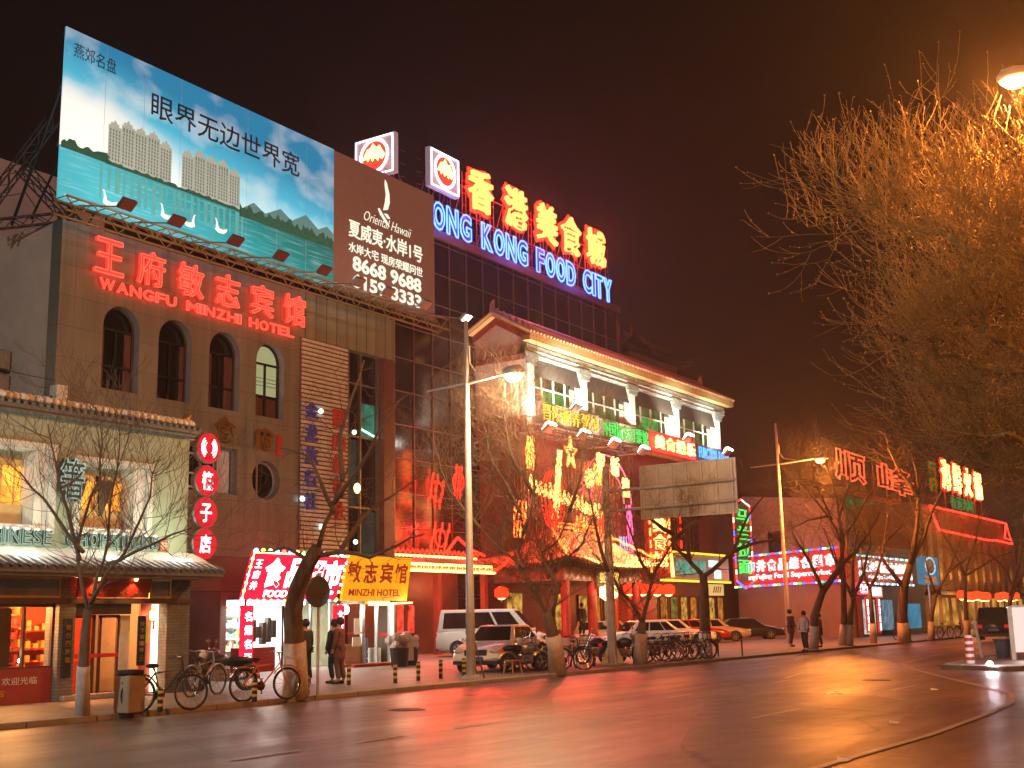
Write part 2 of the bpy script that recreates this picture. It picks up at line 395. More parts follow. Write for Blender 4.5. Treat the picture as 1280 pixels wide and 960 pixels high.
# ------------------------------------------------------------------ chopsticks shop (front at y 24.3)
m_shopwall = mat('grey_render', (.33, .38, .29), .85, var=.12, scale=1.6, bump=.25, bscale=50)
m_reveal = mat('pale_reveal', (.62, .58, .55), .7)
m_brick = tiles('grey_brick', (.20, .185, .165), (.15, .14, .125), (.10, .095, .085), .26, .075, .008, .8, .5)
m_rtile = mat('grey_roof_tile', (.13, .13, .13), .6, bump=.3)
m_amber = glow('amber_interior', (1, .33, .035), 1.6, .8, 3.)
m_lamplit = mat('warm_plaster', (.6, .36, .15), .8)
sh = thing('restaurant_shop', 'low grey green shop front with snowy tiled eaves beside the tall beige hotel', 'shop', (18, 24.3, .1))
X0, X1 = 10., 22.
plate('wall', rect(X0, 3.05, X1, 6.62), [rect(13.9, 4.02, 17.78, 5.80), rect(18.62, 4.05, 20.62, 5.62)], 24.3, .55, m_shopwall, sh)
MB().box(X0, 24.86, 3.05, X1, 30.5, 6.6).box(X0, 27.02, .1, X1, 30.5, 3.04).box(21.35, 24.62, .1, X1, 27.0, 3.04).build('body', m_shopwall, sh)
for x0, x1, z0, z1, cols in ((13.9, 17.78, 4.02, 5.80, (15.3, 16.6)), (18.62, 20.62, 4.05, 5.62, (19.5,))):
    w = MB(); t = .05
    w.box(x0 - .16, 24.22, z0 - .16, x1 + .16, 24.297, z0).box(x0 - .16, 24.22, z1, x1 + .16, 24.297, z1 + .12).box(x0 - .16, 24.22, z0, x0, 24.297, z1).box(x1, 24.22, z0, x1 + .16, 24.297, z1)
    fr = w.build('window', m_reveal, sh)
    r_ = MB()
    r_.box(x0, 24.3, z0, x0 + .03, 24.85, z1).box(x1 - .35, 24.32, z0, x1, 24.85, z1).box(x0, 24.3, z1 - .03, x1, 24.85, z1).box(x0, 24.3, z0, x1, 24.85, z0 + .03)
    r_.build('lining', m_reveal, fr)
    a0, a1, c0, c1 = x0 + .06, x1 - .38, z0 + .05, z1 - .25
    MB().box(a0, 24.80, c0, a1, 24.83, c1).build('pane', m_amber, fr)
    g = MB()
    for cx in cols: g.box(cx - .07, 24.74, c0, cx + .07, 24.80, c1)
    g.box(a0, 24.74, c1 - .14, a1, 24.80, c1)
    g.box(a0, 24.72, c0, a1, 24.79, c0 + .45)
    n_ = int((a1 - a0) / .17)
    for i in range(n_):
        if i % 5 != 3: g.box(a0 + i * .17, 24.765, c0 + .45, a0 + i * .17 + .035, 24.795, c1 - .14)
    g.build('frame', m_lamplit, fr)
    for i in range(2):
        cx = a0 + (a1 - a0) * (.25 + .5 * i)
        cu = MB().prism([(cx - .35, c1 - .1), (cx + .1, c1 - .1), (cx - .02, c0 + .75), (cx - .22, c0 + .3), (cx - .3, c0 + .3)], 24.70, 24.73); cu.build('curtain', m_wood, fr)
def tile_run(b, x0, x1, ye, ze, yr, zr, step=.22, r=.075, m=0, thick=.1):
    """one slope of half round tiles running from eave (ye, ze) to ridge (yr, zr)"""
    b.add([(x0, ye, ze), (x1, ye, ze), (x1, yr, zr), (x0, yr, zr), (x0, ye, ze - thick), (x1, ye, ze - thick), (x1, yr, zr - thick), (x0, yr, zr - thick)],
          [(0, 1, 2, 3), (7, 6, 5, 4), (4, 5, 1, 0), (5, 6, 2, 1), (6, 7, 3, 2), (7, 4, 0, 3)], m)
    n = int((x1 - x0) / step)
    for i in range(n + 1):
        x = x0 + (x1 - x0) * i / n; b.tube([(x, ye - .03, ze + r * .3), (x, yr, zr + r * .3)], r, 6, m)
ev = MB(); tile_run(ev, X0, 22.2, 23.15, 3.02, 24.3, 3.42); ev.box(X0, 23.2, 2.86, 22.15, 24.3, 2.93); lower = ev.build('eave_roof', m_rtile, sh)
sn = MB()
for i in range(61):
    x = X0 + i * .2; a = rnd.uniform(.0, .12); 
    sn.add([(x, 23.2 + a, 3.10 + a * .3), (x + .205, 23.2 + a, 3.10 + a * .3), (x + .205, 24.28, 3.55 + rnd.uniform(-.02, .04)), (x, 24.28, 3.55),
            (x, 23.2 + a, 3.03 + a * .3), (x + .205, 23.2 + a, 3.03 + a * .3), (x + .205, 24.28, 3.42), (x, 24.28, 3.42)], [(0, 1, 2, 3), (4, 5, 1, 0), (5, 6, 2, 1), (7, 4, 0, 3)])
sn.build('snow_cover', m_snow, lower)
rf = MB(); tile_run(rf, X0, 22.05, 23.98, 6.72, 24.7, 7.02, .2, .06); tile_run(rf, X0, 22.05, 25.4, 6.72, 24.7, 7.02, .4, .06); rf.box(X0, 24.05, 6.55, 22.0, 24.29, 6.66)
up_ = rf.build('parapet_roof', m_rtile, sh)
sn = MB()
for i in range(60):
    x = X0 + i * .2; sn.ball((x + .1, 24.33, 6.90), .17, 1, 2.0 * rnd.uniform(.8, 1.15), .75, 8, 5)
sn.build('snow_cover', m_snow, up_, smooth=True)
fin = MB().ball((22.02, 24.5, 7.1), .1).tube([(22.02, 24.5, 6.7), (22.06, 24.45, 7.05), (22.1, 24.4, 7.2)], [.05, .04, .015]).build('finial', m_gold, sh)
# storefront below the eave
for a, b_ in ((10., 12.3), (18.1, 18.55), (21.25, 22.)): MB().box(a, 24.1, .1, b_, 24.6, 2.9).build('pier', m_brick, sh, bevel=.01, seg=1)
MB().box(X0, 24.05, 2.28, 22., 24.5, 2.4).build('beam', m_wood, sh)
inn = MB().box(12.3, 26.9, .1, 21.3, 27., 2.9); inn.box(12.3, 24.2, 2.88, 21.3, 27, 2.91).build('shop_interior', mat('red_interior', (.45, .07, .03), .7), sh)
for a, b_ in ((15.2, 18.05), (20.62, 21.3)):
    f_ = MB().box(a, 24.06, 2.42, b_, 24.12, 2.86).build('sign_board', mat('grey_board', (.22, .24, .22), .5), sh)
    q = MB()
    for z in (2.42, 2.84): q.box(a, 24.03, z - .02, b_, 24.075, z + .03)
    for x in (a, b_ - .05): q.box(x, 24.03, 2.44, x + .05, 24.075, 2.82)
    q.build('border', m_gold, f_)
nb = MB().add([(18.5, 24.02, 2.42), (20.58, 24.02, 2.42), (20.55, 23.85, 2.88), (18.4, 23.85, 2.88), (18.5, 24.08, 2.42), (20.58, 24.08, 2.42), (20.55, 23.91, 2.88), (18.4, 23.91, 2.88)],
              [(0, 1, 2, 3), (7, 6, 5, 4), (0, 3, 7, 4), (1, 5, 6, 2), (3, 2, 6, 7), (0, 4, 5, 1)]).build('name_board', m_redpaint, sh)
row('王府筷子', 'character', nb, 18.75, 20.4, 2.50, 2.78, 24.0, fill=m_gold, depth=.03, gap=.3)
dn = MB()
for x in (18.9, 20.0): dn.lathe([(.03, 0), (.05, .05), (.05, .09)], (x, 23.8, 2.80), 8)
dn.build('downlight', g_warm, sh)
for x in (18.9, 20.0): lamp('downlight_beam', 'SPOT', (x, 23.75, 2.78), 30, (1, .55, .2), sh, .04, R(100), (x, 24.0, 2.3))
# show window on the left with lit shelves, doors in the middle, red poster bay on the right
MB().box(12.3, 24.25, .1, 18.1, 24.45, .86).build('red_apron', mat('red_apron', (.30, .03, .025), .6), sh)
text('特色筷子礼品 欢迎光临', 'lettering', m_white, sh, 15.4, .52, 17.7, .68, 24.245, .004)
text('名筷老店', 'apron_lettering', m_yellow, sh, 15.6, .28, 16.9, .42, 24.245, .004)
fr = MB()
for x in (12.3, 14.2, 15.6, 16.55, 17.3, 18.05): fr.box(x, 24.28, .86, x + .06, 24.36, 2.28)
fr.box(12.3, 24.28, 2.2, 18.1, 24.36, 2.28).box(12.3, 24.27, .86, 18.1, 24.37, .9)
fr.build('shop_window', m_wood, sh)
gd = MB()
for k in range(5):
    z = .95 + .27 * k; gd.box(12.4, 25.0, z, 18.0, 25.4, z + .025)
gd.build('shelf', m_wood, sh)
gg = MB(); gw = MB()
for k in range(5):
    for i in range(30):
        x = 12.6 + i * .18 + rnd.uniform(-.05, .05); z = .98 + .27 * k; h = rnd.uniform(.06, .2); w = rnd.uniform(.03, .07)
        gg.box(x - w, 25.02, z, x + w, 25.15, z + h, rnd.randrange(3))
gg.build('shelf_goods', [m_gold, m_redpaint, mat('wood_goods', (.4, .22, .08), .5)], sh)
for x in (15.95, 16.45, 17.6): gw.ball((x, 24.75, 1.02), .05)
gw.build('display_lamp', g_white, sh)
for x in (13.2, 15.9, 17.4): lamp('display_light', 'POINT', (x, 24.75, 2.15), 190, (1, .42, .12), sh, .1)
for x in (15.9, 17.2): lamp('display_spot', 'POINT', (x, 24.7, 1.2), 8, (1, .75, .45), sh, .05)
for x in (14.2, 16.55): MB().box(x + .15, 24.5, .9, x + .6, 24.54, 2.2).build('lattice_screen', m_wood, sh)
dd = MB()
for a, b_ in ((18.62, 19.3), (19.42, 20.0)):
    dd.box(a, 24.34, .15, a + .06, 24.40, 2.0).box(b_ - .06, 24.34, .15, b_, 24.40, 2.0).box(a, 24.34, 1.95, b_, 24.40, 2.02).box(a, 24.34, .15, b_, 24.40, .24)
dd.build('door', m_wood, sh)
MB().box(20.0, 24.30, .15, 20.28, 24.38, 2.0).build('door_leaf', m_reveal, sh)
MB().box(18.6, 24.33, 1.03, 20.28, 24.335, 1.12).build('door_strip', mat('red_film', (.6, .03, .03), .4), sh)
MB().box(18.55, 24.3, 2.03, 20.3, 24.4, 2.28).build('transom', mat('bronze_panel', (.16, .12, .08), .4, .4), sh)
ct = MB().box(18.7, 25.5, .1, 20.2, 26.1, .95)
for k in range(4): ct.box(18.6, 26.4, .4 + k * .42, 20.2, 26.8, .43 + k * .42)
ct.build('counter', m_redpaint, sh)
bx = MB()
for k in range(4):
    for i in range(7): x = 18.7 + i * .22; bx.box(x, 26.42, .43 + k * .42, x + .13, 26.6, .43 + k * .42 + rnd.uniform(.1, .26))
bx.build('boxed_goods', mat('goods_gold', (.7, .42, .1), .5), sh)
lamp('shop_light', 'POINT', (19.3, 25.0, 2.5), 420, (1, .32, .10), sh, .15)
MB().box(20.75, 24.5, .12, 21.25, 24.55, 2.28).build('poster_panel', mat('poster_red', (.50, .09, .06), .6), sh)
MB().box(20.78, 24.46, 1.32, 21.0, 24.49, 1.82).build('notice', mat('lime_notice', (.50, .52, .05), .6), sh)
MB().box(21.08, 24.40, .15, 21.24, 24.47, 2.26).build('light_column', glow('column_light', (1, .80, .48), 3.2), sh)
lamp('niche_light', 'SPOT', (20.95, 24.2, 2.26), 25, (1, .7, .4), sh, .05, R(110), (20.95, 24.5, 1.0))
for x, (a, b_) in ((18.32, (.62, 1.95)), (20.44, (.8, 1.98))):
    cp = MB().box(x - .12, 24.04, a, x + .12, 24.09, b_).build('couplet_board', m_black, sh, bevel=.02)
    text('天下第一筷' if x > 19 else '筷行四海福', 'couplet_lettering', m_wood if x < 19 else m_gold, cp, x - .06, a + .1, x + .06, a + .25, 24.04, .004)
    row('天下第一筷' if x > 19 else '筷行四海福', 'character', cp, x - .07, x + .07, a + .3, b_ - .12, 24.038, fill=m_gold, depth=.006, vert=True, gap=.3)
MB().box(18.2, 23.95, .1, 20.6, 24.3, .22).build('doorstep', m_kerb, sh, bevel=.02)
# red paper lanterns hanging in the show window
def lantern(x, y, z, r=.14, h=.3, label='', group='', col=None):
    t = thing('lantern', label, 'lantern', (x, y, z), group=group)
    MB().lathe([(r * .55, -h / 2), (r, -h / 3), (r * 1.05, 0), (r, h / 3), (r * .55, h / 2)], (x, y, z), 12).build('shade', col or glow('lantern_paper', (1, .20, .035), 4.5), t, smooth=True)
    MB().lathe([(r * .5, -h / 2 - .04), (r * .5, -h / 2)], (x, y, z), 10).lathe([(r * .5, h / 2), (r * .5, h / 2 + .04)], (x, y, z), 10).tube([(x, y, z + h / 2), (x, y, z + h / 2 + .15)], .008, 4).build('cap', m_gold, t)
    MB().ball((x, y, z - h * .44), r * .62, 1, 1, .5, 10, 6).build('bulb', g_warm, t)
    MB().tube([(x, y, z - h / 2 - .04), (x, y, z - h / 2 - .22)], [.02, .03], 6).build('tassel', m_redpaint, t)
    return t
gl = glow('lantern_cream', (1, .52, .18), 5)
lantern(15.45, 24.7, 1.95, .15, .34, 'square-shouldered glowing lantern in the shop window near its left edge', 'lanterns in the shop window', gl)
lantern(16.95, 24.7, 1.95, .13, .36, 'bright narrow lantern hanging between window posts of the grey shop', 'lanterns in the shop window', gl)
lantern(21.0, 24.3, 2.0, .10, .26, 'small hanging lantern above the lime notice by the brick pier', 'lanterns in the shop window', gl)
# small wash lamps behind the lower tiles light the snow and the rendered wall
for x in (11.5, 14.2, 16.8, 19.2, 21.2):
    MB().box(x - .3, 23.52, 3.30, x + .3, 23.6, 3.36).build('wash_lamp', glow('wash_tube', (.9, 1, .86), 3), sh)
    lamp('wall_wash', 'AREA', (x, 23.35, 3.5), 17, (.74, 1, .66), sh, (1.2, .15), aim=(x, 24.3, 4.9))
lamp('snow_wash', 'POINT', (17.0, 23.0, 4.4), 26, (.92, 1, .9), sh, .3); lamp('snow_wash', 'POINT', (20.6, 23.0, 4.4), 26, (.92, 1, .9), sh, .3)
# wall lettering
m_letter = mat('dark_green_letter', (.03, .06, .05), .45); m_edge = glow('letter_rim', (.72, .95, .80), .5)
s1 = thing('shop_sign', 'large three dimensional dark green character with pale rim between two shop windows', 'sign', (18.2, 24.2, 4.7))
o = text('箸', 'character', m_letter, s1, 17.93, 4.66, 18.6, 5.62, 24.22, .12, .02)
text('箸', 'rim', m_edge, o, 17.93, 4.66, 18.6, 5.62, 24.07, tube=.013, bold=.02)
s2 = thing('shop_lettering', 'row of dark green latin capitals with pale rims topped by snow above the lower eave', 'sign', (18.5, 24.2, 3.55))
def spaced(body, name, parent, x0, x1, z0, z1, y, fill, line, tube=.009, depth=.08, bold=.012, snow=None, gapw=.55, lean=0):
    wts = [(.28 if c in 'I1' else .55 if c in ' ' else .7 if c in 'EFLSTJ' else 1.05 if c in 'MW' else .82) for c in body]; tot = sum(wts); x = x0; k = (x1 - x0) / tot
    for c, w in zip(body, wts):
        if c != ' ':
            a, b_ = x + w * k * .09, x + w * k * .91
            o_ = text(c, 'letter', fill, parent, a, z0, b_, z1, y, depth, bold)
            if line: text(c, 'rim', line, o_, a, z0, b_, z1, y - depth - .004, tube=tube, bold=bold)
            if snow: MB().ball(((a + b_) / 2, y - depth / 2, z1 + .01), 1, (b_ - a) * .46, .07, .045, 8, 4).build('snow_cap', snow, o_, smooth=True)
        x += w * k
spaced('CHINESE', 's', s2, 15.95, 17.85, 3.60, 3.92, 24.2, m_letter, m_edge, snow=m_snow)
spaced('CHOPSTICKS', 's', s2, 18.2, 20.95, 3.60, 3.92, 24.2, m_letter, m_edge, snow=m_snow)
se = MB().box(21.05, 24.2, 3.58, 21.3, 24.28, 3.84).build('wall_seal', mat('seal_red', (.45, .06, .03), .5), bevel=.02); tag(se, 'small red square seal at the end of the green capitals', 'seal')
text('筷子', 'seal_lettering', m_white, se, 21.08, 3.62, 21.27, 3.8, 24.197, .004)
# round red signs on brackets
dsg = [(261, 560), (259, 601), (257, 641), (256, 680)]
lbl = ['topmost round red disc with white ring emblem', 'round red disc with white character just below the ring emblem', 'third round red disc with a simple cursive white character', 'lowest round red disc beside the snowy lower eave']
gd_ = glow('disc_red', (.85, .02, .03), .85); gwht = glow('disc_white', (1, .97, .97), 1.6)
for k, (px, py) in enumerate(dsg):
    p = at(px, py, 0); d = RIGHT * ((px - 640) / F_PX) + UP * ((480 - py) / F_PX) + FWD
    p = EYE + d * (24.6 / d.y); x, z = p.x, p.z
    t = thing('round_sign', lbl[k], 'round sign', (x, 24.6, z - .42), group='round red signs on the shop corner')
    MB().lathe([(.40, 0), (.43, .03), (.43, .17), (.40, .2)], (x, 24.6, z), 32, axis='Y').build('casing', mat('disc_casing', (.35, .33, .32), .4, .5), t)
    MB().lathe([(.40, 0), (.40, .01)], (x, 24.585, z), 32, axis='Y').build('face', gd_, t)
    MB().tube([(x - .1, 24.7, z - .18), (21.9, 24.7, z - .18)], .03, 6).tube([(x - .1, 24.7, z + .18), (21.9, 24.7, z + .18)], .03, 6).build('bracket', m_steel, t)
    if k == 0:
        em = MB()
        for r_ in (.27, .21, .15):
            for s_ in (-1, 1):
                em.tube([(x + s_ * (r_ * math.cos(a / 10 * 1.9 - .95)), 24.575, z + 1.12 * r_ * math.sin(a / 10 * 1.9 - .95)) for a in range(11)], .018, 5)
        em.build('emblem', gwht, t)
    else: text('筷子店'[k - 1], 'character', gwht, t, x - .2, z - .25, x + .2, z + .25, 24.584, .012, .02)
lamp('disc_glow', 'POINT', (23.0, 24.2, 5.2), 6, (1, .15, .1), t, .3)

# ------------------------------------------------------------------ hotel (front at y 32)
m_hotel = tiles('beige_tile', (.27, .255, .225), (.24, .225, .195), (.14, .125, .11), 1.16, 1.0, .010, .38, bump=.12)
m_side = mat('pink_beige_render', (.60, .47, .42), .8, var=.12, scale=.6)
m_rev = mat('window_reveal', (.30, .29, .33), .5)
ho = thing('hotel_building', 'beige tiled hotel with arched windows and red neon characters above the grey shop', 'hotel', (31, 32, .1))
ACX = (25.9, 28.2, 30.5, 32.82)
holes = [arch(c - .74, 9.32, c + .74, 12.15) for c in ACX] + [disc(32.7, 6.96, .72), rect(28.9, 6.3, 31.25, 7.95)]
plate('wall', [(23.45, .1), (30.88, .1), (30.88, 2.7), (34.42, 2.7), (34.42, 14.55), (23.45, 14.55)], holes, 32, .5, m_hotel, ho)
MB().box(23.45, 32.52, .1, 30.78, 46, 14.5).box(30.785, 32.52, 2.72, 34.42, 46, 14.5).build('side_wall', m_side, ho)
MB().box(34.425, 33.0, 2.72, 40.4, 46, 14.45).box(30.8, 35.7, .1, 40.4, 46, 2.71).build('rear_block', m_dark, ho)
m_room = mat('dark_room', (.05, .03, .03), .6); g_room = glow('lit_room', (.78, .76, .36), .38)
for k, c in enumerate(ACX):
    w = MB()
    n = 14
    pts = arch(c - .70, 9.36, c + .70, 12.11)
    w.tube([(x, 32.28, z) for x, z in pts] + [(pts[0][0], 32.28, pts[0][1])], .05, 4)
    w.box(c - .70, 32.25, 11.33, c + .70, 32.31, 11.41).box(c - .70, 32.25, 10.1, c + .70, 32.31, 10.18).box(c - .04, 32.25, 9.36, c + .04, 32.31, 11.33)
    fr = w.build('window', m_dark, ho)
    MB().prism(arch(c - .74, 9.32, c + .74, 12.15), 32.36, 32.37).build('pane', [m_glass], fr)
    if k == 3:
        MB().prism(arch(c - .66, 10.2, c + .66, 12.08), 32.33, 32.345).build('lit_blind', g_room, fr)
        b = MB()
        for i in range(3): b.box(c - .66, 32.30, 10.55 + i * .14, c + .66, 32.325, 10.565 + i * .14)
        b.build('rail', m_dark, fr)
    dr_ = mat('red_sheen_drape', (.16, .06, .055), .9, stretch=(12, 1, 1), scale=2, var=.4)  # curtains added; their maroon stands for the dark red sheen of the panes
    if k < 3:
        for s in (-1, 1):
            q = MB(); w_ = (.30, .18, .42)[k]
            for i in range(5): q.tube([(c + s * (.68 - i * w_ / 5), 32.345, 9.4), (c + s * (.68 - i * w_ / 5), 32.345, 11.33)], .035, 6)
            q.build('curtain', dr_, fr)
    else: MB().box(c - .66, 32.34, 9.4, c + .66, 32.35, 10.08).build('red_sheen_blind', dr_, fr)
    r_ = MB(); po = arch(c - .738, 9.322, c + .738, 12.148)
    for i in range(len(po)):
        (xa, za), (xb, zb) = po[i], po[(i + 1) % len(po)]
        r_.add([(xa, 31.985, za), (xb, 31.985, zb), (xb, 32.36, zb), (xa, 32.36, za)], [(0, 1, 2, 3)])
    r_.build('reveal', m_rev, fr)
w = MB().ring((32.7, 32.28, 6.96), .68, .05, 'Y', 28).box(32.45, 32.25, 6.3, 32.52, 32.31, 7.6).build('round_window', m_rev, ho)
MB().lathe([(.72, 0), (.72, .01)], (32.7, 32.36, 6.96), 28, axis='Y').build('pane', m_glass, w)
w = MB()
for x in (28.9, 29.65, 30.4, 31.19): w.box(x, 32.2, 6.3, x + .06, 32.28, 7.95)
w.box(28.9, 32.2, 6.3, 31.25, 32.28, 6.36).box(28.9, 32.2, 7.89, 31.25, 32.28, 7.95)
w = w.build('window', m_steel, ho)
MB().box(28.9, 32.4, 6.3, 30.42, 32.41, 7.95).build('pane', m_glass, w)
cu = MB()
for i in range(12): cu.tube([(30.45 + i * .065, 32.36 + .02 * (i % 2), 6.34), (30.45 + i * .065, 32.36 + .02 * (i % 2), 7.9)], .036, 6)
cu.build('curtain', mat('pale_curtain', (.55, .5, .5), .9, em=(.55, .45, .45), es=.05), w)
# cornice band over the louvres, rounded at its right end
m_band = tiles('cornice_panel', (.36, .37, .28), (.33, .34, .26), (.07, .065, .05), .62, 3.0, .022, .35)  # greener, paler cladding: the greenish light on it is put into the colour
band = [(34.43, 32.0), (40.2, 32.0)] + [(40.2 + .45 * math.sin(a / 6 * math.pi / 2), 32.45 - .45 * math.cos(a / 6 * math.pi / 2)) for a in range(1, 7)] + [(40.65, 34), (34.43, 34)]
MB().slab(band, 12.74, 14.56).build('cornice', m_band, ho)
lv = MB(); z = 3.9
while z < 12.65: lv.box(34.5, 31.93, z, 37.2, 31.99, z + .115); z += .17
louv = lv.build('louvre_screen', mat('louvre_white', (.74, .68, .66), .5), ho)
MB().box(34.47, 32.05, 3.8, 37.2, 32.3, 12.74).box(37.2, 31.92, 3.8, 37.27, 32.02, 12.74).build('louvre_back', mat('louvre_back', (.20, .12, .11), .7), louv)
cw = MB()
for x in (37.3, 38.35, 39.5, 39.95): cw.box(x, 32.25, 3.8, x + .07, 32.4, 12.74)
for z in (3.8, 6.3, 9.2, 11.4): cw.box(37.3, 32.27, z, 39.95, 32.38, z + .07)
cwo = cw.build('curtain_wall', mat('mullion', (.35, .33, .33), .4, .7), ho)
MB().box(37.3, 32.42, 3.8, 39.5, 32.45, 12.74).build('pane', m_glass, cwo)
MB().box(38.45, 32.40, 9.3, 39.45, 32.415, 10.7).build('lit_pane', glow('green_room', (.10, .55, .33), .22, .6, 3), cwo)
MB().box(37.4, 32.40, 6.4, 38.3, 32.415, 9.1).box(38.45, 32.40, 3.9, 39.45, 32.415, 6.2).build('faint_pane', glow('green_dim', (.16, .2, .13), .12, .5, 2), cwo)
MB().tube([(38.5, 32.38, 9.62), (39.45, 32.38, 9.38)], .05, 6).build('ceiling_tube', glow('tube_green', (.55, 1, .85), 1.6), cwo)
MB().box(39.6, 32.0, 3.8, 40.3, 33.0, 12.74).build('corner_pier', mat('red_lit_pier', (.20, .08, .07), .35), ho)  # red light on the pier is put into its colour
sp_ = MB()
for x, z in ((35.5, 9.9), (37.5, 9.3), (35.6, 5.4), (37.6, 4.9), (34.5, 6.4)): sp_.ball((x, 31.85, z), .10)
sp_.build('spot_reflector', glow('pale_green_spot', (.75, 1, .80), 2.5), ho)
MB().ball((37.75, 31.9, 7.05), .14, 1, 1, 1.5).build('amber_lamp', g_warm, ho)
m_blue = mat('blue_letter', (.06, .08, .28), .4, em=(.05, .08, .5), es=.06); m_redl = mat('red_letter', (.45, .03, .03), .4, em=(.6, .02, .02), es=.10)
v = thing('vertical_sign', 'column of blue characters mounted on the white louvres', 'sign', (34.95, 31.9, 6.0)); row('金龙旅行社', 'character', v, 34.65, 35.35, 5.9, 10.3, 31.92, fill=m_blue, vert=True, gap=.25)
v = thing('vertical_sign', 'column of red characters at the right edge of the louvres', 'sign', (36.6, 31.9, 5.6)); row('国内旅行社', 'character', v, 36.25, 36.95, 5.6, 10.2, 31.92, fill=m_redl, vert=True, gap=.22, bold=.04)
# red neon name
nm = thing('neon_sign', 'six large red neon characters on the beige tiled hotel wall', 'sign', (29.5, 31.9, 13))
row('王府敏志宾馆', 'character', nm, 24.25, 34.75, 13.05, 14.22, 31.88, fill=g_hotel, line=g_soft, gap=.35, bold=.006, tube=.016, depth=.12)
nl = thing('neon_lettering', 'row of small red neon capitals above the arched windows', 'sign', (29.4, 31.9, 12.5))
spaced('WANGFU MINZHI HOTEL', 'n', nl, 24.8, 33.95, 12.55, 12.90, 31.9, g_hotel, g_soft, .010, .06, .006)
for x in (26, 29.5, 33): lamp('neon_spill', 'POINT', (x, 31.2, 13.3), 10, (1, .06, .03), nm, .5)
gs = thing('gold_sign', 'two raised gold characters beside a faint red seal on the hotel wall', 'sign', (31.5, 31.9, 8.2))
text('食', 'character', m_gold, gs, 29.85, 8.1, 30.85, 9.0, 31.8, .12, .015); text('府', 'character', m_gold, gs, 31.9, 8.0, 32.75, 8.85, 31.8, .12, .015)
MB().box(33.2, 31.93, 7.9, 33.42, 31.99, 8.7).build('seal', m_redl, gs)
# side wall fittings
for z, lb in ((9.9, 'upper'), (9.1, 'lower')):
    a = thing('air_conditioner', lb + ' grey air conditioner unit on the pink side wall', 'air conditioner', (23.1, 34.6, z), group='air conditioners on the hotel side wall')
    MB().box(22.85, 34.2, z, 23.4, 35.1, z + .62).build('casing', m_steel, a, bevel=.03); MB().ring((22.84, 34.55, z + .31), .22, .02, 'X').ring((22.84, 34.55, z + .31), .12, .02, 'X').build('fan_grille', m_black, a)
    MB().box(22.9, 34.3, z - .1, 23.45, 34.35, z).box(22.9, 34.95, z - .1, 23.45, 35., z).build('bracket', m_dark, a)
bb = thing('wall_bracket', 'small pale box on a pipe at the hotel corner above the snowy roof', 'bracket', (23.3, 31.7, 8.3))
MB().box(23.1, 31.4, 8.55, 23.5, 31.75, 9.05).build('box', m_white, bb, bevel=.02); MB().tube([(22.9, 33.6, 8.3), (23.1, 31.6, 8.7), (23.4, 31.6, 8.0)], .03, 5).build('pipe', m_dark, bb)
for k, (a, b_, sag, lb) in enumerate(((Vector((23.2, 31.6, 9.2)), Vector((8, 26, 9.8)), .5, 'thin black cable sagging from the pink side wall toward the left'), (Vector((23.3, 31.6, 8.6)), Vector((21.0, 25.5, 7.2)), .35, 'thin black cable dropping from the hotel corner to the snowy parapet'), (Vector((34.4, 31.8, 9.0)), Vector((28.7, 20.1, 9.6)), .7, 'thin black cable from the louvres to the tall grey lamp pole'))):
    cp_ = [a.lerp(b_, i / 14) - Vector((0, 0, sag * 4 * (i / 14) * (1 - i / 14))) for i in range(15)]
    tag(MB().tube(cp_, .012, 4).build('overhead_cable', m_black), lb, 'cable')
# taller block behind
bz = thing('beige_block', 'plain pinkish block rising behind the left edge of the billboard', 'building', (25, 46, .1))
m_cream = mat('pale_render', (.72, .58, .53), .8, var=.1, scale=.5)
MB().box(0, 46, .1, 36, 60, 21.5).build('wall', m_cream, bz); MB().box(-.2, 45.9, 21.5, 36, 60, 22.0).build('parapet', m_cream, bz)

